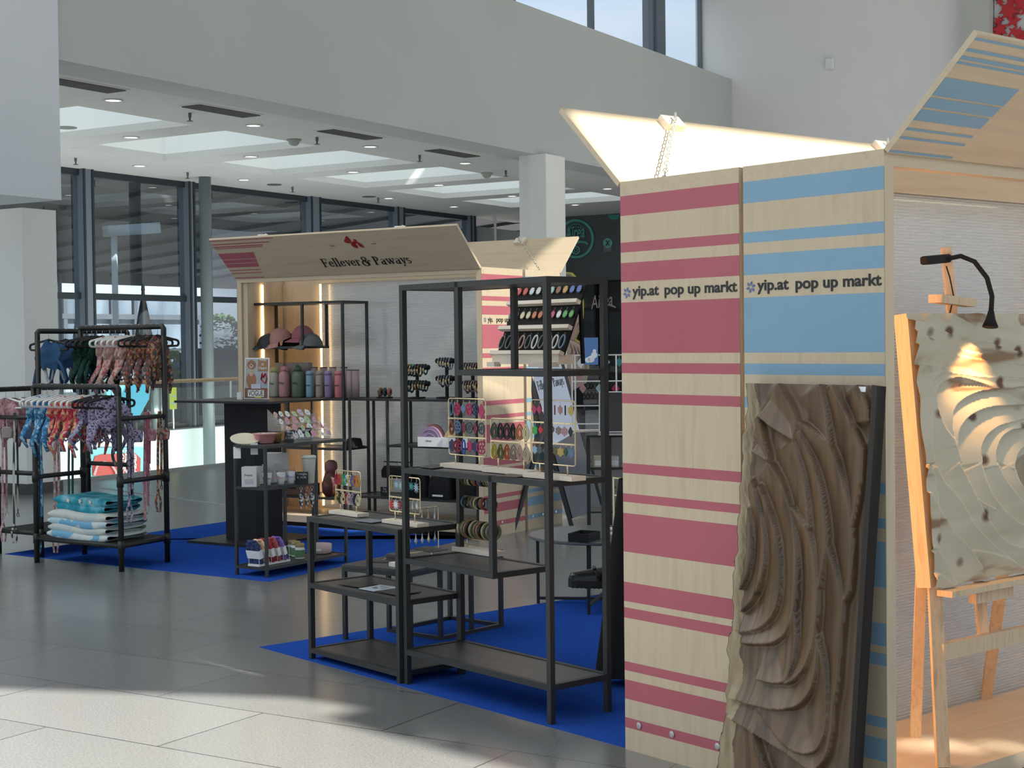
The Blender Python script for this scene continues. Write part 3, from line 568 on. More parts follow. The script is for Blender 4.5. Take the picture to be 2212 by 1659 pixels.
# ================================================================ BLACK METAL SHELVES
def rack(name,label,O,rz,w,d,h,full,part,posts,t=.024,group=None,z0=0,shelfm=None,flip=False):
    """local x along the front, local y towards the back. full=[z], part=[(z,x0,x1)], posts=[(x,y,z0,z1)] extra short posts"""
    k=thing(name,label,'shelf',O,rz,group); T=t
    for x in (T/2,w-T/2):
        for y in (T/2,d-T/2): MB().box(x-T/2,x+T/2,y-T/2,y+T/2,z0,h).build('post',blackmetal,k)
    for (x,y,a,b) in posts: MB().box(x-T/2,x+T/2,y-T/2,y+T/2,a,b).build('short_post',blackmetal,k)
    for (z,x0,x1,top) in [(z,0,w,False) for z in full]+[(z,a,b,False) for z,a,b in part]+[(h,0,w,True)]:
        f=MB(); 
        for y in (T/2,d-T/2): f.box(x0+(T if x0==0 else 0),x1-(T if x1==w else 0),y-T/2,y+T/2,z-T,z)
        for x in (x0+T/2,x1-T/2): f.box(x-T/2,x+T/2,T,d-T,z-T,z)
        fo=f.build('shelf_frame',blackmetal,k)
        MB().box(x0+T,x1-T,T,d-T,z-T+.002,z-.003).build('shelf_board',blackwood,k)
    return k
S1_=KW(-1.424,.005) # right front of the low rack
ZR=ZK
tall=rack('tall_shelf','tall black metal shelf with tiered black display, nearest the big striped kiosk',g(873,1478),ZR,.99,.325,1.757,[.157,.957],[(1.389,.40,.99),(.559,0,.635)],[(.412,.012,1.389,1.757),(.412,.313,1.389,1.757),(.623,.012,.559,.957),(.623,.313,.559,.957)])
OT=g(873,1478)
low=rack('low_shelf','low black metal shelf with three tiers standing in front of the nest of tables',g(667,1423),ZR,.752,.36,.683,[.367,.055],[],[])
OLo=g(667,1423)
# pet accessories rack in the middle distance
OF=g(577,1249); eF=(g(752,1215)-g(577,1249)); ZF=math.atan2(eF.y,eF.x); wF=eF.length
frk=rack('accessory_shelf','waist high black shelf with stickers, bowls and glasses on the blue carpet',OF,ZF,wF,.28,.853,[.066],[(.583,0,.49)],[(.478,.012,.066,.853),(.478,.268,.066,.853)],t=.018)
def FW(x,y,z): return OF+Vector((math.cos(ZF),math.sin(ZF),0))*x+Vector((-math.sin(ZF),math.cos(ZF),0))*y+Vector((0,0,z))
# the two racks on the platform of the back kiosk; local x along -B
ZBk=math.atan2(-B.y,-B.x)
bk1=rack('kiosk_shelf','tall thin black shelf with caps and drinking bottles inside the back kiosk',W(2.42,.10),ZBk,1.0,.345,1.86,[.24,1.06],[(1.49,0,.58),(.65,.38,1.0)],[(.565,.012,1.49,1.86),(.565,.333,1.49,1.86),(.395,.012,.65,1.06),(.395,.333,.65,1.06)],t=.02,z0=.09)
bk1.rotation_euler=(0,0,ZBk); 
# ---------------------------------------------------------------- tables
def nest(name,label,c,h,sz):
    """c = list of four ground corners (world)"""
    pass
def square_table(label,cx,cy,rz,w,d,h,base):
    k=thing('nesting_table',label,'table',(cx,cy,0),rz,'nest of two black tables'); t=.02
    MB().box(-w/2,w/2,-d/2,d/2,h-.012,h).build('table_top',blackwood,k)
    f=MB()
    for y in (-d/2+t/2,d/2-t/2): f.box(-w/2,w/2,y-t/2,y+t/2,h-.034,h-.012)
    for x in (-w/2+t/2,w/2-t/2): f.box(x-t/2,x+t/2,-d/2+t,d/2-t,h-.034,h-.012)
    f.build('apron',blackmetal,k)
    for x in (-w/2+t/2,w/2-t/2):
        for y in (-d/2+t/2,d/2-t/2): MB().box(x-t/2,x+t/2,y-t/2,y+t/2,0,h-.034).build('leg',blackmetal,k)
    if base:
        b=MB()
        for y in (-d/2+t/2,d/2-t/2): b.box(-w/2+t,w/2-t,y-t/2,y+t/2,0,t)
        for x in (-w/2+t/2,w/2-t/2): b.box(x-t/2,x+t/2,-d/2+t,d/2-t,0,t)
        b.build('base_frame',blackmetal,k)
    return k
cT=[g(850,1368),g(958,1335),g(1073,1352)]
ex=(cT[2]-cT[1]); ey=(cT[1]-cT[0]); cen=(cT[0]+cT[2])/2
zt2=math.atan2(ex.y,ex.x)
square_table('larger black square table with a base frame, at the back of the nest',cen.x,cen.y,zt2,ex.length,ey.length*.98,.41,True)
# the smaller one in front: corners of its top measured at z=.395
q0,q1,q2=g(757,1221,.385),g(906,1235,.385),g(1003,1203,.385); e1_=q1-q0; e2_=q2-q1; zt1=math.atan2(e1_.y,e1_.x); c1t=(q0+q2)/2
square_table('smaller black square table with a cream block stand, in front of the nest',c1t.x,c1t.y,zt1,e1_.length,e2_.length*.97,.385,False)
# round table
rt=thing('round_table','round dark grey coffee table on thin black legs, holding the black tray','table',(0,0,0)); RC=(g(1180,1303)+g(1265,1334))/2+Vector((.21,.20,0)); rt.location=RC
MB().lathe([(.40,.385),(.41,.39),(.41,.402),(.40,.405)],seg=56).build('table_top',M('table_grey',(.10,.105,.11),.35),rt)
lg_=[g(1180,1303)-RC,g(1265,1334)-RC]; lg_=[l.normalized()*.36 for l in lg_]; lg_+= [-l for l in lg_]
for l in lg_: MB().box(l.x-.009,l.x+.009,l.y-.009,l.y+.009,0,.387).build('leg',blackmetal,rt)
for a_,b_ in ((0,2),(1,3)): MB().bar(lg_[a_]+Vector((0,0,.03+.018*a_)),lg_[b_]+Vector((0,0,.03+.018*a_)),.016).build('cross_bar',blackmetal,rt)
tr=thing('tray','small square black tray on the round table','tray',g(1262,1167,.405),ZB+.1)
m=MB().box(-.085,.085,-.06,.06,0,.008)
for a_ in ((-.085,.085,-.06,-.052),(-.085,.085,.052,.06),(-.085,-.077,-.052,.052),(.077,.085,-.052,.052)): m.box(*a_,.008,.045)
m.build('tray_body',blackm2,tr)
# bar table of the pet shop stand
bt=thing('bar_table','tall black bar table with a dark square column, left of the kiosk shelves','table',(0,0,0)); 
cb=(W(1.535,-.885)); bt.location=cb; bt.rotation_euler=(0,0,ZBk)
bt_m=M('black_laminate',(.012,.013,.016),.55)
MB().box(-.36,.36,-.36,.36,0,.022).build('base_plate',blackmetal,bt)
MB().box(-.15,.15,-.155,.155,.022,1.07).build('column',bt_m,bt)
MB().box(-.47,.47,-.36,.36,1.07,1.087).build('table_top',M('bar_top',(.03,.03,.033),.4),bt)
# ---------------------------------------------------------------- earrings and their stands
def emat(c,n): return M('enamel_'+n,c,.35)
COL={'raspberry':(.42,.02,.10),'navy':(.012,.02,.09),'steel blue':(.10,.18,.28),'royal blue':(.02,.08,.35),'crimson':(.30,.01,.03),'brown':(.20,.05,.02),'slate':(.06,.08,.09),'wine':(.16,.01,.03),'forest green':(.02,.07,.03),'black':(.008,.008,.01),'caramel':(.32,.16,.05),'cream':(.62,.56,.34),'mustard':(.35,.25,.02),'olive':(.09,.10,.02),'rust':(.35,.07,.01),'taupe':(.22,.18,.15),'rose beige':(.45,.28,.24),'sand':(.50,.42,.30),'white':(.7,.7,.68),'mint':(.30,.45,.42),'gold':(.50,.36,.10),'dusty pink':(.42,.22,.22),'red':(.5,.02,.015),'green':(.04,.30,.05),'orange':(.50,.12,.02),'teal':(.03,.22,.22),'pale blue':(.25,.38,.45),'lilac':(.32,.22,.38),'clear':(.55,.58,.58),'amber':(.45,.22,.04)}
def ering(kind,col,s):
    """one mesh: hook on top at the origin, pendant below"""
    key=(kind,col,round(s,4))
    if key in ECACHE: return ECACHE[key]
    m=MB(); m.tube([(0,-.002,0),(0,.002,.003),(0,.004,-.002),(0,0,-.009)],.0009,4,mi=1)
    z0=-.010
    def loop(rx,rz_,cz,r_,pw=1.0,n=16,mi=0):
        pts=[]
        for k in range(n):
            a=2*math.pi*k/n; x=math.sin(a); z=math.cos(a)
            x*= (1-.55*max(0,z)**1.0)if pw>1 else 1
            pts.append((x*rx,0,cz+z*rz_))
        m.tube(pts,r_,5,True,mi=mi)
    if kind=='teardrop': loop(s*.62,s,z0-s,s*.2,2)
    elif kind=='double teardrop': loop(s*.66,s,z0-s,s*.12,2); loop(s*.36,s*.62,z0-s*1.12,s*.10,2)
    elif kind=='oval': loop(s*.5,s,z0-s,s*.13)
    elif kind=='lattice disc':
        loop(s*.86,s*.9,z0-s*.95,s*.13)
        loop(s*.28,s*.3,z0-s*.95,s*.12,n=8)
        for k in range(6):
            a=k*math.pi/3; m.tube([(math.sin(a)*s*.28,0,z0-s*.95+math.cos(a)*s*.3),(math.sin(a)*s*.8,0,z0-s*.95+math.cos(a)*s*.84)],s*.10,4)
    elif kind=='flower disc':
        pts=[]
        for k in range(24):
            a=2*math.pi*k/24; rr=s*(.85+.13*math.cos(6*a)); pts.append((math.sin(a)*rr*.92,-.001,z0-s*.95+math.cos(a)*rr))
        m.slab(pts,(0,.003,0))
    elif kind=='kite': m.slab([(0,-.001,z0),(s*.8,-.001,z0-s*.95),(0,-.001,z0-s*2),(-s*.8,-.001,z0-s*.95)],(0,.003,0))
    elif kind=='star flower':
        pts=[]
        for k in range(20):
            a=2*math.pi*k/20; rr=s*(1.0 if k%2==0 else .42); pts.append((math.sin(a)*rr,-.001,z0-s*.95+math.cos(a)*rr))
        m.slab(pts,(0,.003,0))
    elif kind=='leaf':
        pts=[]
        for k in range(26):
            a=2*math.pi*k/26; rr=s*(.95 if k%2==0 else .60)*(1-.28*abs(math.sin(a/2))**6) ; pts.append((math.sin(a)*rr*.75,-.001,z0-s*.95+math.cos(a)*rr))
        m.slab(pts,(0,.002,0))
    elif kind=='bar': m.box(-s*.12,s*.12,-.002,.002,z0-s*1.9,z0)
    elif kind=='drop': m.lathe([(.0005,z0-s*2.1),(s*.3,z0-s*1.5),(s*.12,z0-s*.7),(.0008,z0)],seg=8)
    elif kind=='bangle': 
        m=MB(); 
    o=m.build('earring',[emat(COL[col],col.replace(' ','_')),gold]); me=o.data; bpy.data.objects.remove(o); ECACHE[key]=me; return me
ECACHE={}
def stand(label,loc,rz,w,bars,hb,short,base=(None,.075,.018),z_off=.038,nm='earring_stand',block=palewood,bl=None,group='brass earring stands on wooden blocks'):
    """brass frame on a wooden block; bars = heights of hanging bars above the table"""
    k=thing(nm,label,'stand',loc,rz,group); bw_=base[0] or w*1.14; bh=base[2]
    MB().box(-bw_/2,bw_/2,-base[1]/2,base[1]/2,0,bh).build('block',block,k)
    z0=bh+z_off; r_=.0028; cr_=.012; pts=[]
    for cx,cz,a0 in ((w/2-cr_,hb-cr_,0),(-w/2+cr_,hb-cr_,90),(-w/2+cr_,z0+cr_,180),(w/2-cr_,z0+cr_,270)):
        for q in range(4): a=R(a0+q*30); pts.append((cx+cr_*math.cos(a),0,cz+cr_*math.sin(a)))
    MB().tube(pts,r_,6,True).build('frame',gold,k,True)
    for x in (-w*.32,w*.32): MB().tube([(x,0,bh-.002),(x,0,z0)],.0028,6).build('post',gold,k,True)
    for z in bars:
        if z<hb-.01: MB().box(-w/2,w/2,-.004,.004,z-.003,z+.003).build('bar',gold,k)
    return k,short
def hang(st,rows,bars,w,frac=.96):
    k,short=st; Mw=Matrix.Translation(k.location)@k.rotation_euler.to_matrix().to_4x4()
    BN=['top','second','third','bottom'] if len(bars)>3 else (['top','middle','bottom'] if len(bars)==3 else ['upper','lower'])
    for bi,(z,row) in enumerate(zip(bars,rows)):
        n=len(row)
        for i,(kind,col,s) in enumerate(row):
            x=-w/2*frac+w*frac*(i+.5)/n; o=bpy.data.objects.new('earring',ering(kind,col,s)); sc.collection.objects.link(o)
            o.matrix_world=Mw@Matrix.Translation((x,-.004,z-.002))@Matrix.Rotation(R(random.uniform(-12,12)),4,'Z')
            tag(o,'%s %s earring, %s, %s bar, %s'%(col,kind,ordw(i,n),BN[bi],short),'earring','earrings on the %s'%short)
zs_=.957; zr=ZR
d1=(g(1010,1012,zs_)); st1=stand('brass earring stand with raspberry and navy discs, left of three on the main shelf',d1,zr,.262,[.295,.215,.135],.302,'left main-shelf stand')
hang(st1,[[('oval','steel blue',.026),('lattice disc','raspberry',.028),('kite','steel blue',.024),('lattice disc','raspberry',.028),('lattice disc','navy',.026),('kite','raspberry',.034)],
 [('teardrop','brown',.028),('lattice disc','steel blue',.027),('flower disc','wine',.026),('lattice disc','slate',.026),('kite','wine',.028),('lattice disc','slate',.027)],
 [('flower disc','navy',.028),('lattice disc','crimson',.028),('oval','royal blue',.030),('flower disc','raspberry',.026),('flower disc','navy',.027),('lattice disc','raspberry',.029)]],[.295,.215,.135],.262)
d2=(g(1104,1022,zs_)); st2=stand('low two-bar brass earring stand with tear drop rings, middle of three on the main shelf',d2,zr,.262,[.218,.130],.225,'middle main-shelf stand')
hang(st2,[[('double teardrop',c,.032) for c in ('forest green','black','black','black','caramel','cream')],[('double teardrop',c,.031) for c in ('mustard','olive','rust','taupe','rose beige','sand')]],[.218,.130],.262)
d3=(g(1196,1034,zs_)); st3=stand('brass earring stand with small mixed earrings, right of the three',d3,zr,.262,[.305,.222,.140],.312,'right main-shelf stand')
hang(st3,[[('kite','raspberry',.020),('kite','raspberry',.020),('flower disc','white',.018),('flower disc','mint',.020),('bar','brown',.02),('flower disc','dusty pink',.019),('bar','black',.020),('flower disc','gold',.021)],
 [('flower disc','green',.022),('kite','red',.018),('kite','orange',.018),('flower disc','slate',.014),('flower disc','taupe',.018),('flower disc','dusty pink',.020),('kite','black',.02)],
 [('flower disc','pale blue',.018),('flower disc','slate',.018),('kite','slate',.018),('kite','wine',.019),('flower disc','olive',.018),('flower disc','gold',.020),('kite','forest green',.018),('flower disc','steel blue',.022)]],[.305,.222,.140],.262)
zl=.683
d4=(g(753,1112,zl)); st4=stand('brass earring stand with gold and colourful bead hoops, left on the low shelf',d4,zr,.215,[.205,.115],.21,'left low-shelf stand',base=(.25,.065,.016))
hang(st4,[[('double teardrop',c,.026) for c in ('crimson','red','green','teal','white','gold','royal blue','orange','amber')],[('double teardrop',c,.026) for c in ('gold','black','cream','crimson','sand','lilac','black','cream')]],[.205,.115],.215)
d5=(g(875,1133,zl)); st5=stand('brass earring stand with starry flower earrings, on the right of the low shelf',d5,zr,.238,[.21,.12],.215,'right low-shelf stand',base=(.275,.065,.016))
hang(st5,[[('bar','mustard',.025),('star flower','pale blue',.022),('star flower','mint',.024),('flower disc','lilac',.018),('star flower','teal',.022),('star flower','pale blue',.026)],[('star flower','red',.024),('star flower','white',.024),('star flower','crimson',.022),('bar','forest green',.02),('drop','olive',.018),('drop','clear',.018),('star flower','clear',.018)]],[.21,.12],.238)
# drop earring stand on the smaller nesting table
d6=(g(905,1217,.385)); zz=math.atan2(KQ.y,KQ.x)
st6=stand('brass stand with clear glass drops on a cream block, on the nest of tables',d6,zz,.25,[.27,.165],.28,'nest-table stand',base=(.33,.06,.02),block=M('cream_block',(.78,.76,.64),.5))
hang(st6,[[('drop',c,.022) for c in ('dusty pink','clear','rose beige','clear','dusty pink','clear')],[('drop',c,.026) for c in ('clear','pale blue','clear','clear','cream','pale blue')]],[.27,.165],.25)
# bangle stand on the half shelf
d7=(g(1033,1195,.559)); 
k7,_=stand('three-bar brass stand threaded with bangles, on the short tier of the tall shelf',d7,zr,.255,[.345,.245,.135],.352,'bangle stand',base=(.30,.07,.022),nm='bangle_stand',group='brass bangle stand')
Mw=Matrix.Translation(d7)@Matrix.Rotation(zr,4,'Z'); cb_=['black','cream','wine','olive','black','steel blue','taupe','caramel']
for bi,(z,rr,n) in enumerate(((.345,.022,12),(.245,.024,11),(.135,.034,13))):
    for i in range(n):
        c=cb_[(i*3+bi*2)%8] if bi<2 else ['sand','olive','taupe','caramel','black'][i%5]
        key=('bangle',c,rr)
        if key not in ECACHE:
            m=MB(); pts=[(0,math.cos(2*math.pi*q/18)*rr,math.sin(2*math.pi*q/18)*rr) for q in range(18)]; m.tube(pts,.0045 if bi<2 else .007,6,True); o=m.build('bangle',emat(COL[c],c.replace(' ','_'))); ECACHE[key]=o.data; bpy.data.objects.remove(o)
        o=bpy.data.objects.new('bangle',ECACHE[key]); sc.collection.objects.link(o); o.matrix_world=Mw@Matrix.Translation((-.12+.24*(i+.5)/n,0,z-rr+.004))@Matrix.Rotation(R(random.uniform(-14,14)),4,'Z')
        tag(o,'%s bangle, %s, %s bar, brass bangle stand'%(c,ordw(i,n),('top','middle','bottom')[bi]),'bangle','bangles on the brass stand')
# tiered black display on the upper tier
dz=1.389
T0=g(1060,792,dz); te=thing('tiered_display','wooden tiered easel with three black rows of earrings on the upper tier','display',T0,zr)
bwid=.47; up_=Vector((0,.155,.345)); L_=up_.length; upn=up_.normalized(); nrm=Vector((0,-upn.z,upn.y))
def TP(x,w,h=0): return Vector((x,.03,.055))+upn*w+nrm*h
m=MB().slab([TP(0,0,-.006),TP(bwid,0,-.006),TP(bwid,L_,-.006),TP(0,L_,-.006)],-nrm*.012); m.build('back_board',M('black_velvet_board',(.006,.006,.007),.9),te)
for i in range(3):
    w0=.0+i*L_/3
    lip=MB().slab([TP(-.012,w0-.008,.0),TP(bwid+.012,w0-.008,.0),TP(bwid+.012,w0-.008,.028),TP(-.012,w0-.008,.028)],upn*.018).build('ledge',palewood,te)
MB().box(0,bwid,.01,.10,.012,.055).build('foot_block',palewood,te)
for x in (0,.30): MB().box(x-.005,x+.16 if x>.1 else x+.05,-.02,.02,0,.022).build('foot_rail',palewood,te)
MB().bar((bwid-.05,.20,.012),(bwid-.05,.185,.34),.014).build('back_strut',blackm2,te)
MB().bar((.05,.20,.012),(.05,.185,.34),.014).build('back_strut',blackm2,te)
Mt=Matrix.Translation(T0)@Matrix.Rotation(zr,4,'Z')
rowdef=[[('oval',c,.032) for c in ('slate','slate','rose beige','rose beige','slate','white','slate','white','white','steel blue')],
 [('leaf',c,.026) for c in ('slate','slate','cream','cream','orange','orange','crimson','raspberry','white','green','green')],
 [('leaf',c,.028) for c in ('red','red','clear','clear','mint','mint','brown','amber','royal blue','royal blue')]]
lean=math.atan2(.155,.345)
for bi,row in enumerate(rowdef):
    for i,(kd,c,s) in enumerate(row):
        x=bwid*(i+.5)/len(row); o=bpy.data.objects.new('earring',ering(kd,c,s)); sc.collection.objects.link(o)
        o.matrix_world=Mt@Matrix.Translation(TP(x,(bi+1)*L_/3-.022,.004))@Matrix.Rotation(-lean,4,'X')
        tag(o,'%s %s earring, %s, %s row, black tiered display'%(c,'leaf' if kd=='leaf' else 'oval link',ordw(i,len(row)),('bottom','middle','top')[bi]),'earring','earrings on the tiered display')
# printed cards lying on the shelves
def card(label,pxs,z,mats,dots=None):
    ps=[g(x,y,z+.0005) for x,y in pxs]; c=sum(ps,Vector())/4; k=thing('photo_card',label,'card',c,0,'printed cards lying on the shelves')
    MB().slab([p-c for p in ps],(0,0,.0025)).build('sheet',mats[0],k)
    if len(mats)>1:
        rc=random.Random(int(pxs[0][0])); m=MB()
        for i in range(7):
            a,b=rc.uniform(.35,.9),rc.uniform(.2,.8); p=(ps[0].lerp(ps[1],a)).lerp(ps[3].lerp(ps[2],a),b)-c; r_=rc.uniform(.006,.016)
            m.slab([p+Vector((r_*math.cos(q),r_*math.sin(q),.0027)) for q in [i2*math.pi/4 for i2 in range(8)]],(0,0,.0004))
        m.build('printed_picture',mats[1],k)
dark=M('card_dark',(.018,.016,.018),.35); skin_=M('print_skin',(.55,.32,.24),.5); white_=M('print_white',(.62,.68,.74),.35)
card('dark card with skin coloured print, on the short tier beside the bangles',((888,1186),(922,1180),(968,1188),(930,1194)),.559,[dark,skin_])
card('dark folded card lying at the left end of the main shelf',((905,1010),(935,1004),(962,1009),(932,1013)),.957,[dark])
card('dark card lying in front of the middle earring stand on the main shelf',((1070,1030),(1100,1024),(1157,1027),(1115,1032)),.957,[dark])
card('dark card lying at the left on the middle tier of the low shelf',((732,1263),(775,1257),(815,1263),(778,1270)),.367,[dark])
card('bright white and blue printed card on the middle tier of the low shelf',((775,1272),(822,1264),(864,1270),(808,1278)),.367,[white_,M('print_grey',(.3,.33,.38),.4)])
card('dark card lying at the right on the middle tier of the low shelf',((815,1279),(860,1272),(910,1279),(858,1287)),.367,[dark])
card('clear and grey card beside the left stand on top of the low shelf',((762,1125),(800,1121),(835,1126),(803,1130)),.683,[M('card_grey',(.20,.22,.26),.3)])
card('dark photo card with skin coloured print, on the nest of tables',((800,1215),(838,1201),(868,1201),(850,1216)),.385,[dark,skin_])
card('cream strip card on the larger nest table',((1000,1196),(1045,1196),(1055,1199),(1012,1201)),.41,[M('cream_card',(.65,.55,.42),.5)])
# ================================================================ BACK KIOSK STOCK
bk2=rack('kiosk_shelf','waist high black shelf with collar stands and bags inside the back kiosk',W(1.38,.10),ZBk,1.26,.345,1.06,[.27],[(.69,.40,1.26)],[(.39,.012,.27,1.06),(.39,.333,.27,1.06),(.80,.333,.69,1.06)],t=.018,z0=.09)
def prod(name,label,cat,loc,rz,parts,group=None):
    k=thing(name,label,cat,loc,rz,group)
    for nm,prof,m in parts: MB().lathe(prof,seg=18).build(nm,m,k,True)
    return k
def fm(n,c,r=.5): return M(n,c,r)
zc=ZBk
def kp(px,a,z): p=onpl(px,800,W(0,a),A); p.z=z; return p
# caps
def cap(label,p,rz,c,cb,under=None,scale=1,tilt=0):
    k=thing('cap',label,'cap',p,rz,'caps on the kiosk shelf'); k.rotation_euler=(tilt,0,rz); s=.095*scale
    def f(u,v):
        a=2*math.pi*u; t=v*math.pi/2; return (math.cos(a)*math.cos(t)*s,math.sin(a)*math.cos(t)*s*1.05,math.sin(t)*s*1.15+.0)
    MB().grid(f,20,8).build('crown',c,k,True)
    def b(u,v):
        a=-math.pi/2+(u-.5)*R(130); r_=s*(1.0+v*.75); return (math.cos(a)*r_*(1-.12*v),math.sin(a)*r_,.006-.02*v-.035*v*math.cos(2*(a+math.pi/2))*0+.02*(1-math.sin(math.pi*u))*-1*v)
    m=MB().grid(b,14,4); o=m.build('brim',cb,k,True); so_=o.modifiers.new('thick','SOLIDIFY'); so_.thickness=.005
    MB().lathe([(.008,s*1.13),(.006,s*1.19)],seg=8).build('button',c,k)
    return k
cz=1.49
def cp_(px,a): p=onpl(px,745,W(0,a),A); p.z=cz; return p
cg=fm('cap_charcoal',(.05,.055,.06),.9); cp=fm('cap_dusty_rose',(.42,.22,.19),.9); cm=fm('cap_mauve',(.34,.12,.15),.9); cgr=fm('cap_grey',(.13,.14,.14),.9)
cap('charcoal cap at the left end of the kiosk cap shelf',cp_(580,.22),zc-R(60),cg,cg)
cap('dusty rose cap leaning forward between the charcoal and mauve caps',cp_(608,.22)+Vector((0,0,.05)),zc-R(40),cp,cp,tilt=R(22))
cap('mauve cap on top of the pile of caps',cp_(655,.30)+Vector((0,0,.07)),zc-R(35),cm,cm,tilt=R(8))
cap('grey cap at the right end of the kiosk cap shelf',cp_(672,.20),zc-R(55),cgr,cgr)
cap('black cap under the mauve cap on the kiosk shelf',cp_(635,.30),zc-R(45),blackm2,blackm2)
# drinking bottles
def bottle(label,px,r,h,c,lid,big,dA=.12):
    p=kp(px,.14+.7*dA,1.06); p.z=1.06; nm=c.name
    prof=[(r*.9,0),(r,.01),(r,h*.70),(r*.92,h*.78),(r*.55,h*.84),(r*.5,h*.86)] if big else [(r*.9,0),(r,.008),(r,h*.80),(r*.97,h*.82)]
    lidp=[(r*.62,h*.85),(r*.62,h*.95),(r*.4,h*1.0)] if big else [(r*.99,h*.83),(r*.99,h*.93),(r*.75,h*.985),(r*.3,h)]
    k=prod('bottle',label,'bottle',p,zc,[('body',prof,c),('lid',lidp,lid)],'drinking bottles on the kiosk shelf')
    if big: MB().tube([(r*.75*math.cos(R(q*20)),0,h*.84+r*.85*math.sin(R(q*20))) for q in range(10)],.006,8).build('handle',lid,k,True)
    text('lettering','Wild' if big else 'paw',.028,ink,k,(-r*.45,-r-.001,h*.42),(R(90),0,0),extr=.0003)
    return k
BC={'sage cream':(.42,.43,.33),'dusty pink':(.50,.26,.28),'moss green':(.12,.17,.11),'sky blue':(.22,.38,.48),'beige':(.40,.33,.25),'lilac':(.30,.22,.42),'coral':(.60,.20,.22)}
bm={k:fm('bottle_'+k.replace(' ','_'),v,.4) for k,v in BC.items()}
bottle('large sage cream bottle half hidden behind the framed dog print',592,.048,.25,bm['sage cream'],fm('lid_lime',(.40,.45,.20)),True)
bottle('large dusty pink bottle with carrying loop, next to the framed dog print',614,.048,.26,bm['dusty pink'],fm('lid_pink',(.60,.25,.26)),True)
bottle('large moss green bottle with carrying loop, third from left on the shelf',644,.055,.26,bm['moss green'],fm('lid_green',(.07,.10,.07)),True)
for px,nm in ((669,'sky blue'),(690,'beige'),(709,'lilac'),(731,'coral')): bottle('slim %s bottle in the row of bottles in the kiosk'%nm,px,.033,.225,bm[nm],bm[nm],False)
mv=fm('tube_mauve',(.40,.30,.30),.6); mvt=fm('tube_lid_dark',(.06,.05,.05),.5)
for i,px in enumerate((756,768)): prod('gift_tube','mauve cylindrical gift tube, %s of the two right of the bottles'%('left' if i==0 else 'right'),'tube',kp(px,.14+.7*.12,1.06),0,[('tube',[(.030,0),(.030,.225)],mv),('lid',[(.0305,.225),(.0305,.232),(.02,.232)],mvt)],'gift tubes on the kiosk shelf')
for i,px in enumerate((679,699,719,743)): prod('gift_tube','mauve gift tube standing behind the %s bottle'%('sky blue','beige','lilac','coral')[i],'tube',kp(px,.14+.7*.26,1.06),0,[('tube',[(.030,0),(.030,.245)],mv),('lid',[(.0305,.245),(.0305,.252),(.02,.252)],mvt)],'gift tubes on the kiosk shelf')
for i,(px,w_) in enumerate(((607,.10),(634,.10),(660,.10))):
    o=MB().box(-w_/2,w_/2,-.03,.03,0,.29).build('gift_box',fm('box_taupe',(.30,.27,.25),.6)); o.location=kp(px,.14+.7*.25,1.06); o.location.z=1.06; o.rotation_euler=(0,0,zc); tag(o,'tall taupe gift box behind the large bottles, %s of three'%('left','middle','right')[i],'box','taupe gift boxes')
# framed print on the bar table
vg=thing('framed_print','white framed print of a sitting puppy with magazine style lettering on the bar table','picture',(0,0,0)); vp=g(554,862,1.087); vg.location=vp; vg.rotation_euler=(R(-3),0,zc-.05)
hw,hh_=.128,.318
def q2(x0,x1,z0,z1,y,m,nm,par=vg): return MB().box(x0,x1,y-.0008,y,z0,z1).build(nm,m,par)
MB().box(-hw,hw,-.004,.004,0,hh_).build('frame',paper,vg)
q2(-hw+.008,hw-.008,.008,hh_-.008,-.0045,fm('print_sky',(.40,.44,.48)),'print')
q2(.015,hw-.008,.215,hh_-.014,-.006,fm('print_tan',(.36,.19,.09)),'tan_field')
pm=fm('puppy_brown',(.36,.17,.09),.7); pl2=fm('puppy_pale',(.52,.40,.30),.7)
def blob(cx,cz_,rx,rz_,m,nm,y=-.007,jag=.08,n=26,par=vg):
    rr=random.Random(int(cx*1e4)+7); return MB().slab([(cx+rx*math.cos(2*math.pi*i/n)*(1+rr.uniform(-jag,jag)),y,cz_+rz_*math.sin(2*math.pi*i/n)*(1+rr.uniform(-jag,jag))) for i in range(n)],(0,.0008,0)).build(nm,m,par)
blob(-.055,.145,.050,.065,pm,'puppy_body'); blob(-.055,.205,.026,.03,pl2,'puppy_chest',-.0078); blob(-.055,.265,.045,.035,pm,'puppy_head',-.0085); blob(-.055,.255,.022,.018,pl2,'puppy_muzzle',-.0092)
for x in (-.072,-.038): blob(x,.272,.004,.004,ink,'puppy_eye',-.010,0,10)
blob(-.055,.258,.007,.005,ink,'puppy_nose',-.0102,0,10)
MB().tube([(.10,-.008,.20),(.075,-.008,.165),(.065,-.008,.20),(.055,-.008,.15),(.10,-.008,.12),(.115,-.008,.16),(.10,-.008,.20)],.010,6,flat=.2).build('red_pattern',fm('print_red',(.45,.02,.02)),vg)
q2(-hw+.008,hw-.008,.008,.085,-.0062,fm('print_brown',(.22,.10,.07)),'lower_field'); q2(-.085,.085,.018,.07,-.0075,paper,'title_plate'); q2(-.05,.05,.08,.115,-.0085,fm('print_pale_blue',(.55,.60,.68)),'caption_plate'); q2(-.01,.06,.008,.02,-.0082,fm('print_yellow',(.60,.55,.12)),'yellow_patch')
for i,t_ in enumerate(('Wild','at','Heart')): text('lettering',t_,.036,paper,vg,(.066,-.0075,.292-.032*i),(R(90),0,0),align='CENTER',extr=.0003)
text('lettering','VOGUE',.058,ink,vg,(-.078,-.0095,.026),(R(90),0,0),extr=.0003,width=.155)
MB().bar((0,.02,0),(0,.004,.2),.01).build('rear_prop',paper,vg)
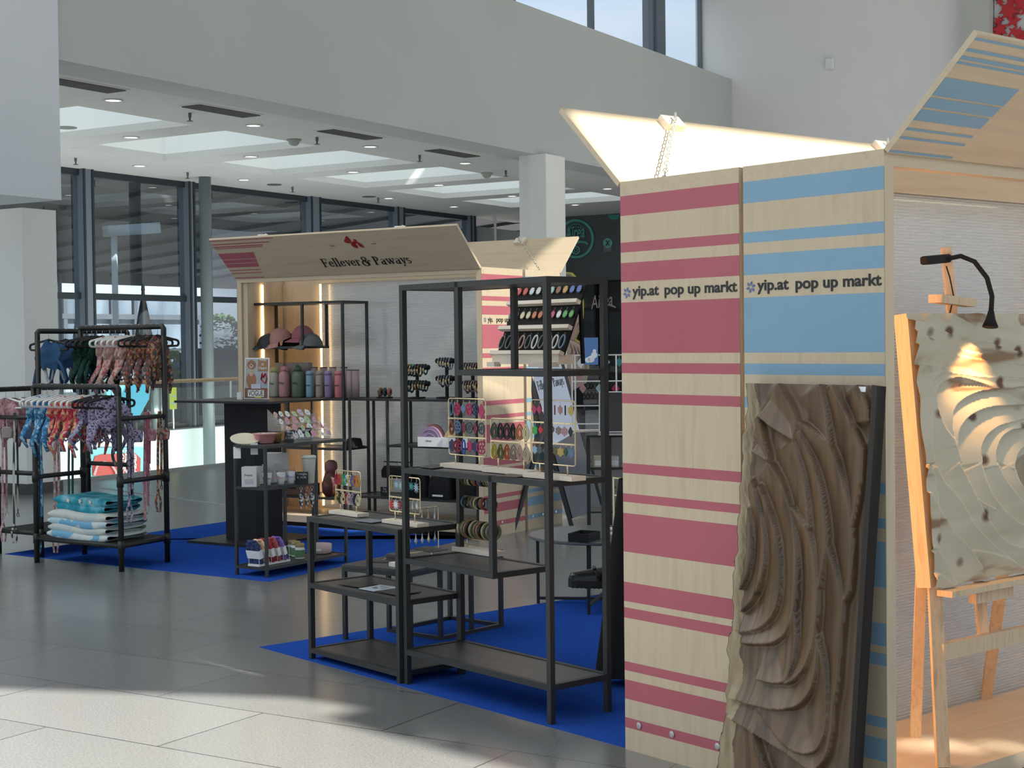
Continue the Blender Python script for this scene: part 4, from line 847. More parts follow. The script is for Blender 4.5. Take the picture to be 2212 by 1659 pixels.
o=MB().box(-.02,.02,-.01,.01,0,.055).build('card_block',paper); o.location=g(518,863,1.087); o.rotation_euler=(0,0,zc); tag(o,'small white card block left of the framed puppy print','card')
# black sun hat on the lower right tier of the left kiosk shelf
hat=thing('sun_hat','black bucket hat on the right tier of the kiosk shelf','hat',kp(763,.14+.7*.1,.65),zc); hat.location.z=.65
MB().lathe([(.085,.0),(.07,.01),(.062,.06),(.055,.075),(.01,.082)],seg=20).build('crown',blackm2,hat,True); MB().lathe([(.095,.002),(.09,.012),(.06,.02)],seg=20).build('brim',blackm2,hat,True)
# dog mannequin with sweater on the bottom tier
mq=thing('dog_sweater','maroon knitted dog sweater on a form on the bottom tier of the kiosk shelf','dog sweater',kp(712,.14+.7*.1,.24),zc); mq.location.z=.24
MB().lathe([(.05,0),(.075,.03),(.08,.10),(.06,.17),(.045,.20)],seg=18).build('body',pat('maroon_knit',[(.3,(.08,.02,.02)),(.7,(.15,.05,.04))],60,bump=.4),mq,True); MB().lathe([(.045,.20),(.055,.24),(.05,.28),(.02,.30)],seg=16).build('hood',fm('hood_rose',(.30,.14,.14),.9),mq,True)
cr_=thing('crate','low brown wooden crate on the bottom tier at the left of the kiosk','crate',kp(640,.14+.7*.05,.24),zc); cr_.location.z=.24
m=MB().box(-.16,.16,-.09,.09,0,.01); [m.box(-.16,.16,y,y+.01,.0,.10) for y in (-.09,.08)]; [m.box(x,x+.01,-.08,.08,0,.10) for x in (-.16,.15)]; m.build('box',fm('crate_brown',(.10,.045,.025),.6),cr_); MB().box(-.05,.05,-.0925,-.09,.06,.075).build('grip',blackm2,cr_)
# collar stands on the waist high shelf
rc=random.Random(5)
def collar_stand(label,p,cols,rows,wd):
    k=thing('collar_stand',label,'stand',p,zc,'black velvet collar stands'); k.location.z=1.06
    MB().box(-.06,.06,-.045,.045,0,.012).build('base',blackm2,k)
    MB().box(-.01,.01,.01,.03,.012,rows[0]).build('post',blackm2,k)
    for z in rows: MB().tube([(-wd/2,0,z),(wd/2,0,z)],.020,12).build('velvet_roll',blackm2,k,True)
    loc=k.location.copy(); Mw=Matrix.Translation(loc)@Matrix.Rotation(zc,4,'Z')
    for ri,z in enumerate(rows):
        n=int(wd/.030)
        for i in range(n):
            c=cols[(i+ri)%len(cols)]; rr=rc.uniform(.030,.046); m=MB(); pts=[(0,math.cos(2*math.pi*q/16)*rr*.75,math.sin(2*math.pi*q/16)*rr) for q in range(16)]
            m.tube(pts,.009,6,True,flat=.45); m.box(-.007,.007,-rr*.75-.008,-rr*.75,-.008,.010,1); m.box(-.005,.005,-rr*.72-.005,-rr*.72,-.022,-.008,1)
            o=m.build('dog_collar',[c,gold]); o.matrix_world=Mw@Matrix.Translation((-wd/2+.02+(wd-.04)*(i+.5)/n,0,z-rr+.021))
            tag(o,'%s collar, %s on the %s roll of the %s'%(c.name.replace('_',' '),ordw(i,n),'upper' if ri==0 else 'lower',' '.join(label.split()[:3])),'dog collar','collars on the velvet stands')
c1m=pat('dark green floral',[(.4,(.01,.02,.018)),(.5,(.02,.06,.05)),(.62,(.25,.15,.10))],60,kind='noise',rough=.8); c2m=pat('black and gold',[(.4,(.012,.012,.012)),(.6,(.30,.20,.05))],50,rough=.8)
c3m=pat('lilac leopard',[(.4,(.05,.04,.07)),(.6,(.35,.32,.42))],70,rough=.8); c4m=pat('rose floral',[(.4,(.20,.08,.07)),(.6,(.50,.33,.28))],60,rough=.8); c5m=pat('blue white',[(.4,(.10,.16,.30)),(.6,(.50,.52,.55))],50,rough=.8); c6m=pat('teal',[(.4,(.01,.06,.07)),(.6,(.03,.12,.13))],50,rough=.8)
collar_stand('left green collar stand with hanging dark green collars on the kiosk shelf',kp(898,.14+.7*.12,1.06),[c1m,c2m,c1m,c6m],[.25,.12],.26)
collar_stand('middle lilac collar stand with pale leopard collars on the kiosk shelf',kp(962,.14+.7*.22,1.06),[c3m,c5m,c3m],[.30,.16],.17)
collar_stand('right rose collar stand with rose floral collars beside the striped panel',kp(1018,.14+.7*.12,1.06),[c4m,c5m,c4m],[.26,.12],.18)
for i,(px,m_) in enumerate(((822,fm('scrunchie_brown',(.20,.08,.04),.9)),(831,fm('scrunchie_teal',(.02,.07,.07),.9)),(841,fm('scrunchie_coral',(.35,.12,.09),.9)))):
    m=MB(); m.tube([(0,math.cos(2*math.pi*q/14)*.026,.075+math.sin(2*math.pi*q/14)*.026) for q in range(14)],.012,7,True); o=m.build('scrunchie',m_); o.location=kp(px,.14+.7*.10,1.06); o.location.z=1.035; o.rotation_euler=(0,0,zc+.3); tag(o,'%s scrunchie on the small roll at the left end of the shelf'%m_.name.split('_')[1],'scrunchie','scrunchies')
o=thing('scrunchie_roll','small black roll stand holding the scrunchies at the left end of the shelf','stand',kp(830,.14+.7*.1,1.06),zc); o.location.z=1.06
MB().box(-.06,.06,-.03,.03,0,.012).build('base',blackm2,o); MB().tube([(-.06,0,.052),(.06,0,.052)],.014,10).build('roll',blackm2,o); MB().box(-.06,-.05,-.005,.005,.012,.05).build('post',blackm2,o)
# toys: half round mats with card sleeves
def mat_toy(label,px,py,c,card_):
    k=thing('snuffle_mat',label,'pet toy',g(px,py,.69)+A*.12,zc,'folded pet mats in card sleeves'); k.location.z=.69
    MB().slab([(.115*math.cos(math.pi*i/16),-.01,.02+.14*math.sin(math.pi*i/16)) for i in range(17)],(0,.02,0)).build('mat',c,k)
    m=MB(); 
    for r_ in (.05,.085): m.tube([(r_*math.cos(math.pi*i/12),-.011,.05+r_*math.sin(math.pi*i/12)) for i in range(13)],.003,5)
    m.build('raised_pattern',c,k); MB().box(-.118,.118,-.014,.014,0,.075).build('card_sleeve',paper,k)
    text('lettering','fellever',.02,ink,k,(-.04,-.015,.04),(R(90),0,0),extr=.0002)
mat_toy('lilac folded pet mat in a white sleeve on the kiosk shelf',912,967,fm('mat_lilac',(.32,.22,.34),.6),paper)
mat_toy('yellow folded pet mat in a white sleeve on the kiosk shelf',966,969,fm('mat_yellow',(.55,.42,.22),.6),paper)
k=thing('snuffle_mat','coral folded pet mat standing behind the lilac one','pet toy',kp(935,.14+.7*.2,.69),zc,'folded pet mats in card sleeves'); k.location.z=.69; MB().slab([(.115*math.cos(math.pi*i/16),-.01,.02+.145*math.sin(math.pi*i/16)) for i in range(17)],(0,.02,0)).build('mat',fm('mat_coral',(.50,.20,.17),.6),k)
def price(label,p,rz,w,h,lines,tilt=0,sz=.022):
    k=thing('price_card',label,'price card',p,rz,'black chalk price cards'); k.rotation_euler=(tilt,0,rz)
    MB().box(-w/2,w/2,-.003,.003,0,h).build('card',fm('chalk_card',(.016,.02,.022),.7),k)
    for i,l in enumerate(lines): text('lettering',l,sz,fm('chalk',(.55,.58,.58),.8),k,(0,-.0035,h-.8*sz-sz*1.15*i-.004),(R(90),0,0),align='CENTER',extr=.0002)
    MB().bar((0,.02,0),(0,.002,h*.6),.004).build('prop',blackm2,k)
price('black price card in front of the lilac pet mat',kp(921,.12,.69),zc,.10,.075,['Schleckmatte','€ 14,90'],sz=.016)
price('black price card in front of the yellow pet mat',kp(972,.12,.69),zc,.11,.07,['Schleckmatte','€ 9,90'],sz=.016)
price('black price card on the bottom tier left of the black bags',kp(828,.13,.27),zc,.085,.075,['Bag','€ 39'],sz=.02)
# black bags
def bagshape(label,p,w,h,d):
    k=thing('carrier_bag',label,'bag',p,zc,'black pet bags'); 
    def f(u,v):
        a=2*math.pi*u; sx_=math.copysign(abs(math.cos(a))**.5,math.cos(a)); sy_=math.copysign(abs(math.sin(a))**.5,math.sin(a)); t=(1-.30*v**3); return (sx_*w/2*t,sy_*d/2*t,v*h)
    MB().grid(f,28,8).build('body',blackm2,k,True); MB().slab([(w/2*.66*math.cos(2*math.pi*i/20),d/2*.66*math.sin(2*math.pi*i/20),h-.002) for i in range(20)],(0,0,.004)).build('top_panel',blackm2,k); return k
b_=bagshape('large rounded black pet carrier with a white label on the bottom tier',kp(955,.14+.7*.10,.27),.24,.20,.16); MB().box(-.05,.05,-.086,-.083,.02,.035).build('white_label',paper,b_)
bagshape('rounded black pet carrier half hidden at the left of the labelled one',kp(900,.14+.7*.16,.27),.24,.19,.12)
bagshape('black backpack at the right end of the bottom tier beside the striped panel',kp(1012,.14+.7*.14,.27),.20,.18,.14)
hb=thing('hanging_bag','black pouch bag hanging on clips from a rail under the waist high shelf','bag',W(1.24,.03,.62),zc)
hb.location=kp(855,.14+.7*.0,.42); hb.location.z=.42
MB().slab([(-.145,-.02,.0),(.145,-.02,.0),(.15,-.02,.06),(.12,-.02,.10),(-.12,-.02,.10),(-.15,-.02,.06)],(0,.04,0)).build('pouch',blackm2,hb,bevel=.008); MB().box(-.13,.13,-.004,.004,.125,.135).build('rail',blackmetal,hb)
for x in (-.11,0,.11): MB().box(x-.004,x+.004,-.003,.003,.095,.13).build('clip',steel,hb)
# ================================================================ ACCESSORY SHELF STOCK
zf=ZF
def fpos(px,py,z): p=g(px,py,z); return p
fr=thing('frisbee','cream dog frisbee propped up at the left end of the accessory shelf','toy',g(530,958,.853)+Vector((0,0,.022)),zf); fr.rotation_euler=(R(14),R(-12),zf)
MB().lathe([(.02,.0),(.095,.002),(.10,.012),(.092,.016),(.08,.010),(.03,.012),(.005,.012)],seg=32).build('disc',fm('frisbee_cream',(.68,.62,.48),.6),fr,True)
MB().lathe([(.03,-.022),(.045,-.018),(.045,-.004),(.03,0)],seg=20).build('under_ring',fm('frisbee_cream',(.68,.62,.48),.6),fr,True)
bw=thing('travel_bowl','coral pink collapsible ribbed dog bowl on the accessory shelf','bowl',g(573,957,.853)+KQ*0,zf); pk=fm('silicone_pink',(.62,.28,.27),.5)
MB().lathe([(.052,0),(.055,.004),(.057,.016),(.061,.018),(.063,.030),(.067,.032),(.069,.045),(.074,.047),(.079,.058),(.082,.060),(.082,.066),(.076,.066),(.068,.045),(.052,.006)],seg=36).build('bowl',pk,bw,True)
MB().lathe([(.074,.060),(.074,.064),(.03,.068)],seg=24).build('filling',pat('speckled_snack',[(.4,(.20,.12,.08)),(.6,(.75,.72,.68))],40,kind='voronoi'),bw)
o=thing('travel_bowl','mustard collapsible bowl behind the coral pink one','bowl',g(601,955,.853)+FW(0,.04,0)-OF,zf); MB().lathe([(.040,0),(.044,.016),(.048,.018),(.052,.040),(.058,.060),(.052,.06)],seg=28).build('bowl',fm('silicone_mustard',(.45,.30,.06),.5),o,True)
price('black price card with small chalk text between bowl and stickers',g(624,956,.853),zf-R(90)+.2,.075,.085,['Reise','Napf','je 14,90'],tilt=R(-12),sz=.018)
price('black price card reading Sticker in front of the acrylic display',g(657,952,.853),zf-R(90)+.55,.105,.088,['Sticker','€ 2,90'],sz=.028)
ad=thing('sticker_display','clear acrylic stepped display full of paper stickers on the accessory shelf','display',FW(.52,.14,.853),zf)
ax,ay=.42,.24
st_=MB()
for i in range(4):
    z0=.02+.045*i; y=-ay/2+ay*i/4; st_.box(-ax/2,ax/2,y,y+ay/4,z0,z0+.003); st_.box(-ax/2,ax/2,y,y+.003,0 if i==0 else z0-.045,z0+.02)
st_.slab([(-ax/2,-ay/2,0),(-ax/2,ay/2,0),(-ax/2,ay/2,.22),(-ax/2,-ay/2,.05)],(.003,0,0)).slab([(ax/2-.003,-ay/2,0),(ax/2-.003,ay/2,0),(ax/2-.003,ay/2,.22),(ax/2-.003,-ay/2,.05)],(.003,0,0))
st_.build('acrylic_steps',clear,ad)
scol=[('white',(.75,.78,.76)),('pink',(.65,.32,.42)),('mint green',(.42,.58,.36)),('peach',(.65,.45,.34)),('pale lilac',(.55,.50,.62))]
Ma=Matrix.Translation(ad.location)@Matrix.Rotation(zf,4,'Z'); rs=random.Random(9)
for i in range(4):
    for j in range(6):
        nm,c=scol[rs.choice([0,0,1,2,3,0,1,4])]; m=MB(); n=10; r_=rs.uniform(.022,.032)
        m.slab([(r_*math.cos(2*math.pi*q/n)*(1+rs.uniform(-.35,.1)),0,r_*1.1+r_*math.sin(2*math.pi*q/n)*(1+rs.uniform(-.3,.15))) for q in range(n)],(0,.0015,0)); m.box(-.010,.010,-.0006,0,r_*.9,r_*1.15,1)
        o=m.build('sticker',[fm('sticker_'+nm.replace(' ','_'),c,.4),fm('sticker_print_grey',(.3,.32,.33),.5)]); o.matrix_world=Ma@Matrix.Translation((-ax/2+.04+j*(ax-.08)/5,-ay/2+ay*i/4+.02,.026+.045*i))@Matrix.Rotation(R(-35+rs.uniform(-10,10)),4,'X')@Matrix.Rotation(R(rs.uniform(-25,25)),4,'Y')
        tag(o,'%s paper sticker, %s in the %s step of the acrylic display'%(nm,ordw(j,6),('front','second','third','rear')[i]),'sticker','stickers in the acrylic display')
# middle tier: glasses, boxes, cup
def whitebox(label,px,py,w,d,h,dy=0,txt=None,z=.583):
    o=thing('gift_box',label,'box',g(px,py,z)+FW(0,dy,0)-OF,zf-R(62),'white gift boxes'); MB().box(-w/2,w/2,-d/2,d/2,0,h).build('carton',fm('carton_white',(.62,.60,.60),.6),o,bevel=.002)
    if txt: text('lettering',txt,.02,ink,o,(-w*.3,-d/2-.001,h*.55),(R(90),0,0),extr=.0003); MB().box(-w*.3,w*.3,-d/2-.001,-d/2,h*.15,h*.4).build('print',fm('print_grey2',(.45,.46,.5),.5),o)
whitebox('white gift box with bold printing at the left end of the middle tier',542,1051,.10,.085,.13,0,'Friend')
whitebox('white gift box behind the left drinking glass',580,1046,.085,.08,.115,.09); whitebox('white gift box behind the middle drinking glass',610,1044,.085,.08,.125,.11)
whitebox('tallest white gift box at the back of the middle tier',630,1040,.14,.085,.19,.13)
def tumbler(label,px,py,c):
    k=thing('drinking_glass',label,'glass',g(px,py,.583),zf-R(60),'printed drinking glasses')
    MB().lathe([(.020,0),(.024,.006),(.036,.105),(.0345,.105),(.022,.010),(.002,.010)],seg=24).build('glass',clear,k,True)
    MB().lathe([(.0205,.014),(.031,.09)],seg=24).build('paper_insert',paper,k,True); text('lettering','Mom',.026,c,k,(-.022,-.0345,.05),(R(90),0,0),extr=.0003)
tumbler('drinking glass with black print, left of three on the middle tier',578,1052,ink); tumbler('drinking glass with coral print, middle of three on the middle tier',607,1050,fm('print_coral',(.55,.2,.2),.5)); tumbler('drinking glass with violet print, right of three on the middle tier',628,1048,fm('print_violet',(.2,.12,.45),.5))
price('black price card on the middle tier between glass and cup',g(652,1047,.583),zf-R(90)+.5,.085,.085,['Trinkglas','€ 14,90'],sz=.020)
cu=thing('travel_cup','pale grey green tall cup with lid on the middle tier','cup',g(668,1044,.583),zf)
MB().lathe([(.030,0),(.034,.005),(.045,.155),(.046,.165)],seg=26).build('cup',fm('cup_sage',(.50,.53,.46),.5),cu,True); MB().lathe([(.048,.165),(.049,.180),(.04,.186)],seg=26).build('lid',fm('lid_sage',(.55,.57,.50),.5),cu,True)
for i,px in enumerate((671,684,699)):
    m=MB(); m.slab([(.016*math.sin(math.pi*q/8)*(1 if True else 1),0,-.02-.13*q/8) for q in range(9)]+[(-.016*math.sin(math.pi*q/8),0,-.02-.13*q/8) for q in range(7,0,-1)],(0,.003,0)); m.tube([(.008*math.cos(2*math.pi*q/10),0,-.012+.010*math.sin(2*math.pi*q/10)) for q in range(10)],.0015,5,True,mi=1)
    o=m.build('key_tag',[pat('black white print',[(.45,(.02,.02,.02)),(.55,(.7,.7,.7))],60) if i!=1 else pat('brown white print',[(.45,(.10,.05,.03)),(.55,(.6,.55,.5))],60),steel]); o.location=g(px,1058,.56)+Vector((0,0,0)); o.location=FW(.335+.055*i,-.006,.563); o.rotation_euler=(0,0,zf-.5); tag(o,'long printed key strap hanging under the middle tier, %s of three'%('left','middle','right')[i],'key strap','key straps')
# bottom tier: poop bag pouches in wire rack, jars, bowl
wr=thing('wire_rack','white wire rack holding folded bandanas on the bottom tier','rack',g(578,1216,.066)+Vector((0,0,.0)),zf-R(80)); wm=fm('white_wire',(.75,.76,.75),.4)
wr.location=FW(.165,.13,.066); wr.rotation_euler=(0,0,zf-R(90)+R(90)); m=MB().box(-.15,.15,-.05,.05,0,.012); m.build('tray',wm,wr)
for i in range(6):
    x=-.145+.058*i; MB().tube([(x,-.045,.012),(x,-.045,.10),(x,.045,.10),(x,.045,.012)],.002,5).build('divider',wm,wr)
Mr=Matrix.Translation(wr.location)@Matrix.Rotation(wr.rotation_euler.z,4,'Z')
for i,(nm,c) in enumerate((('navy',(.01,.02,.08)),('tan',(.45,.30,.18)),('dark red',(.22,.01,.02)),('rust red',(.28,.05,.04)),('violet',(.14,.08,.30)))):
    k=thing('bandana','%s folded dog bandana with a white paper band in the wire rack'%nm,'bandana',(0,0,0),0,'folded bandanas'); k.matrix_world=Mr@Matrix.Translation((-.118+.058*i,0,.014))@Matrix.Rotation(R(-18),4,'Y')
    pts=[(0,-.052,0),(0,.052,0),(0,.056,.13),(0,.035,.165),(0,-.035,.165),(0,-.056,.13)]
    MB().slab([(p[0]-.011,p[1],p[2]) for p in pts],(.022,0,0)).build('cloth',pat('bandana_'+nm.replace(' ','_'),[(.4,c),(.6,tuple(min(1,v*2.0+.02) for v in c))],50,kind='voronoi',rough=.9),k,bevel=.006)
    MB().box(-.014,.014,-.058,.058,.04,.095).build('paper_band',paper,k)
for i,(px,py,w_) in enumerate(((617,1205,'farthest left'),(640,1202,'middle'),(648,1207,'front'))):
    k=prod('supplement_jar','white jar with gold lid and green label on the bottom tier, %s one'%w_,'jar',g(px,py,.066) if i!=0 else g(632,1200,.066),zf-R(50),[('jar',[(.030,0),(.033,.004),(.033,.072),(.028,.080)],fm('jar_white',(.70,.72,.70),.4)),('lid',[(.030,.080),(.031,.083),(.031,.100),(.028,.104)],fm('lid_gold',(.35,.27,.12),.35))],'supplement jars')
    MB().lathe([(.0335,.012),(.0335,.062)],seg=20).build('label_band',fm('label_green',(.10,.22,.10),.5),k)
MBo=thing('pet_bowl','shallow pale pink ceramic pet bowl at the right of the bottom tier','bowl',g(705,1195,.066)+FW(0,.06,0)-OF,zf-R(55)); MBo.location.z=.066
MB().lathe([(.078,0),(.083,.004),(.085,.060),(.080,.062),(.077,.015),(.02,.012)],seg=40).build('bowl',fm('bowl_pink',(.58,.45,.44),.35),MBo,True); MB().box(-.018,.018,-.0875,-.084,.022,.036).build('white_tag',paper,MBo)
for i,(x,h_) in enumerate(((.03,-.03),(.14,-.03))):
    o=MB().box(-.024,.024,-.001,.001,-.075,0).build('hang_tag',paper); o.location=(g(513,965,.84) if i==0 else g(550,957,.86))-Vector((0,.02,0)); o.rotation_euler=(0,0,0); tag(o,'white square price tag hanging on the %s'%('left corner of the accessory shelf' if i==0 else 'pink collapsible bowl'),'tag','white square tags')
# ================================================================ CLOTHES RACKS
pipe=M('black_pipe',(.012,.013,.012),.45)
def pipe_rack(label,p0,p1,p2,p3,lowz,highz,lowfirst=True):
    """p0-p1 front pair of posts, p3-p2 rear pair; low rail over the front pair, high rail over the rear pair"""
    k=thing('pipe_rack',label,'clothes rack',p0,0,'black pipe racks for dog wear'); o=Vector(p0)
    r=.019
    def L(p,z): return Vector((p.x,p.y,z))-Vector((o.x,o.y,0))
    def fit(p,z,d=(0,0,1)): MB().tube([L(p,z-.035),L(p,z+.035)],r*1.25,12).build('pipe_joint',pipe,k,True)
    for p,h in ((p0,lowz),(p1,lowz),(p2,highz),(p3,highz)):
        MB().tube([L(p,0),L(p,h-.015)],r,12).build('post',pipe,k,True)
        for z in (.17,.60): fit(p,z)
    for a,b,h in ((p0,p1,lowz),(p3,p2,highz)):
        d=(b-a).normalized()*.02
        MB().tube([L(a,h-.06),L(a,h-.012),L(a,h)+d*.6,L(a+d*2,h),L(b-d*2,h),L(b,h)-d*.6,L(b,h-.012),L(b,h-.06)],r,12).build('top_rail',pipe,k,True)
    for a,b in ((p0,p1),(p3,p2),(p1,p2),(p0,p3)): MB().tube([L(a,.17),L(b,.17)],r*.9,10).build('base_rail',pipe,k,True)
    for a,b in ((p1,p2),(p0,p3)):
        MB().tube([L(a,.60),L(b,.60)],r*.9,10).build('side_rail',pipe,k,True)
    MB().tube([L(p1,1.02),L(p2,1.02)],r*.85,10).build('hook_rail',pipe,k,True)
    MB().slab([L(p0,.178),L(p1,.178),L(p2,.178),L(p3,.178)],(0,0,.006)).build('shelf_board',blackm2,k)
    return k
r1=[g(80,1215),g(263,1235),g(362,1215),g(183,1198)]
pr1=pipe_rack('right black pipe rack with blue, red and lilac dog wear and folded blankets below',*r1,1.235,1.64)
Pq,Qq=g(90,1204),W(0,0); Qq=Pq+A*.87; sh_=B*.45
pr2=pipe_rack('left black pipe rack with denim and pink dog wear, partly outside the frame',Pq+sh_,Qq+sh_,Qq,Pq,1.20,1.62)
whang=fm('hanger_white',(.72,.72,.70),.4); bhang=fm('hanger_black',(.008,.008,.009),.6)
def flo(n,cols,sc=45,kind='cells',bump=0): 
    return pat(n,[(i/len(cols),c) for i,c in enumerate(cols)]+[(1.0,cols[-1])],sc,kind=kind,rough=.85,const=True,spec=.2)
G={'denim':flo('denim blue fabric',[(.03,.08,.17),(.035,.09,.19)],80),'green':flo('dark green floral fabric',[(.006,.03,.022),(.01,.05,.035),(.004,.015,.012)],55),
 'rosefl':flo('rose floral fabric',[(.42,.26,.24),(.55,.40,.36),(.40,.10,.11),(.50,.34,.30),(.30,.20,.18)],60),'night':flo('dark meadow floral fabric',[(.12,.06,.06),(.45,.25,.10),(.08,.09,.10),(.30,.08,.06),(.40,.30,.25)],60),
 'sky':flo('sky blue print fabric',[(.06,.22,.40),(.30,.48,.62),(.04,.14,.30),(.12,.32,.45)],50),'redfl':flo('red blossom fabric',[(.52,.07,.09),(.62,.22,.14),(.60,.42,.20),(.45,.04,.08),(.62,.40,.42)],50),
 'lilac':flo('lilac leopard fabric',[(.34,.30,.42),(.40,.36,.48),(.07,.06,.10),(.30,.26,.38)],95),'pinkfl':flo('dusty pink print fabric',[(.42,.22,.24),(.50,.30,.31),(.34,.16,.18)],60),'lining':flo('silver lining fabric',[(.35,.37,.40),(.42,.44,.46)],40)}
HC={}
def hanger(P,n,black,label,half=.16):
    """n = horizontal unit vector across the rail"""
    key=(black,half)
    if key not in HC:
        m=MB(); pts=[]
        hw=half
        for a in range(5): t=R(90-45*a); pts.append((hw-.018+.018*math.cos(t)*1.0,0,-.115+.020*math.sin(t)))
        pts=[(0,0,-.062),(hw*.45,0,-.078)]+pts+[(0,0,-.140)]+[(-x,0,z) for x,y,z in reversed(pts)]+[(-hw*.45,0,-.078)]
        m.tube(pts,.0085,6,True)
        h=MB(); h.tube([(0,0,-.06),(0,0,-.03)]+[(.0195*math.sin(R(q)),0,.0+.0005-.0195*math.cos(R(q))) for q in range(0,250,25)],.0016,5)
        HC[key]=(m.build('body',bhang if black else whang,None,True).data,h.build('hook',steel,None,True).data)
        for o in list(sc.collection.objects):
            if o.type=='MESH' and o.data in HC[key] and not o.parent: bpy.data.objects.remove(o)
    k=thing('hanger',label,'hanger',P,math.atan2(n.y,n.x),'%s hangers'%('black' if black else 'white'))
    for nm,d in zip(('body','hook'),HC[key]): o=bpy.data.objects.new(nm,d); sc.collection.objects.link(o); o.parent=k
    return k
def harness(P,n,mat_,label,seed,w=.12,L_=.34,lining=False):
    """dog harness: yoke, waist and hanging straps, built as folded cloth across the rail"""
    rr=random.Random(seed); k=thing('dog_harness',label,'dog harness',P,math.atan2(n.y,n.x)+rr.uniform(-.22,.22),'dog harnesses and vests on hangers')
    ph=rr.uniform(0,6)
    def f(u,v):
        a=2*math.pi*u; z=-.075-.20*v
        wd=w*(.55+.55*math.sin(min(1,v*1.6)*math.pi/2)) if v<.6 else w*(1.1-.5*(v-.6)/.4); wd*=1+.06*math.sin(9*v+ph)
        th=.017+.012*math.sin(v*math.pi)+.005*math.sin(14*v+3*a+ph)
        return (math.cos(a)*wd+.012*math.sin(7*v+ph),math.sin(a)*th,z+.012*math.sin(3*a+ph))
    b=MB().grid(f,22,12); b.build('vest',G['lining'] if lining else mat_,k,True) if lining and False else b.build('vest',mat_,k,True)
    for sx_ in (-1,1):
        x0=sx_*w*.75; e=rr.uniform(.04,.10)*sx_; l2=L_*rr.uniform(.8,1.1)
        pts=[(x0,0,-.20),(x0+e*.4,rr.uniform(-.02,.02),-.20-l2*.25),(x0+e,rr.uniform(-.03,.03),-.20-l2*.5),(x0+e*.5,0,-.20-l2*.75)]
        MB().tube(pts,.022,8,rr=[.024,.028,.022,.010],flat=.5).build('strap',mat_,k,True)
    MB().tube([(-w*.4,0,-.26),(-w*.3,.01,-.34),(.0,.0,-.375),(w*.3,-.01,-.34),(w*.4,0,-.26)],.012,7,flat=.45).build('belly_strap',G['lining'] if lining else mat_,k,True)
    if seed%3==0: MB().box(w*.1,w*.35,-.036,-.034,-.15,-.125).build('woven_label',blackm2 if not lining else paper,k)
    return k
def fill(a,b,z,specs,where):
    """specs: list of (t along rail, fabric key, colour words, black hanger)"""
    d=(b-a); u_=d.normalized(); n=Vector((-u_.y,u_.x,0)); cnt={}
    for key,*_ in [(s[1],) for s in specs]: cnt[key]=cnt.get(key,0)+1
    seen={}
    for i,(t,key,words,bh) in enumerate(specs):
        seen[key]=seen.get(key,0)+1; o_=ordw(seen[key]-1,cnt[key]) if cnt[key]>1 else 'single'
        P=a+d*t; P=Vector((P.x,P.y,z))
        hanger(P,n,bh,'%s hanger holding the %s harness, %s, %s'%('black' if bh else 'white',words.split()[0]+' '+words.split()[-1],o_,where),.20 if bh else .185)
        harness(P,n,G[key],'%s harness, %s of its colour on the %s'%(words,o_,where),int(t*100)+i*7,w=.125,lining=(key=='denim'))
fill(r1[0],r1[1],1.235,[(.10,'sky','sky blue print',False),(.17,'sky','sky blue print',False),(.24,'sky','sky blue print',False),(.31,'sky','sky blue print',False),(.38,'redfl','red blossom',False),(.45,'redfl','red blossom',False),(.52,'redfl','red blossom',False),(.59,'redfl','red blossom',False),(.66,'redfl','red blossom',False),(.74,'lilac','lilac leopard',True),(.80,'lilac','lilac leopard',True),(.86,'lilac','lilac leopard',True),(.92,'lilac','lilac leopard',True)],'front low rail')
fill(r1[3],r1[2],1.64,[(.08,'green','dark green',True),(.14,'green','dark green',True),(.20,'green','dark green',True),(.27,'green','dark green',True),(.36,'rosefl','rose floral',False),(.43,'rosefl','rose floral',False),(.50,'rosefl','rose floral',False),(.57,'rosefl','rose floral',False),(.64,'rosefl','rose floral',False),(.72,'night','dark meadow',True),(.79,'night','dark meadow',True),(.86,'night','dark meadow',True),(.93,'night','dark meadow',True)],'right high rail')
fill(Pq,Qq,1.62,[(.12,'denim','denim blue',True),(.30,'denim','denim blue',True),(.42,'denim','denim blue',True),(.54,'denim','denim blue',True),(.66,'denim','denim blue',True)],'left high rail')
fill(Pq+sh_,Qq+sh_,1.20,[(.10,'pinkfl','dusty pink',False),(.20,'pinkfl','dusty pink',False),(.30,'pinkfl','dusty pink',False),(.42,'pinkfl','dusty pink',False),(.54,'pinkfl','dusty pink',False)],'left low rail')
# leashes hanging from the rails
def leash(P,n,m_,label,ln,clip=True,spread=.03,w=.012,loop=True):
    k=thing('dog_leash',label,'dog leash',P,math.atan2(n.y,n.x),'dog leashes hanging from the racks')
    s_=spread
    MB().tube([(-s_,.0,-ln*.92),(-s_*.8,.002,-ln*.5),(-s_*.35,0,-.03),(-.008,0,.018),(.008,0,.018),(s_*.3,0,-.03),(s_*.5,.002,-ln*.4),(s_*.2,0,-ln*.80)],w,6,flat=.22).build('strap',m_,k)
    if loop:
        c=-ln*.92; MB().tube([(-s_,0,c),(-s_-.025,0,c-.06),(-s_-.012,0,c-.14),(-s_+.016,0,c-.145),(-s_+.028,0,c-.07),(-s_,0,c)],w*.8,6,flat=.25).build('hand_loop',m_,k)
    if clip:
        c=-ln*.80; m=MB(); m.tube([(s_*.2,0,c),(s_*.2,0,c-.03)],.004,6); m.tube([(s_*.2+.009*math.sin(R(q)),0,c-.045-.018*math.cos(R(q))) for q in range(20,340,32)],.0028,5); m.build('snap_hook',gold if 'pink' in label else blackmetal,k)
    return k
u1=(r1[2]-r1[1]).normalized(); 
def on12(t,z=1.036): p=r1[1].lerp(r1[2],t); return Vector((p.x,p.y,z))
leash(on12(.25),u1,G['lilac'],'lilac leopard leash hanging from the right side rail',.62)
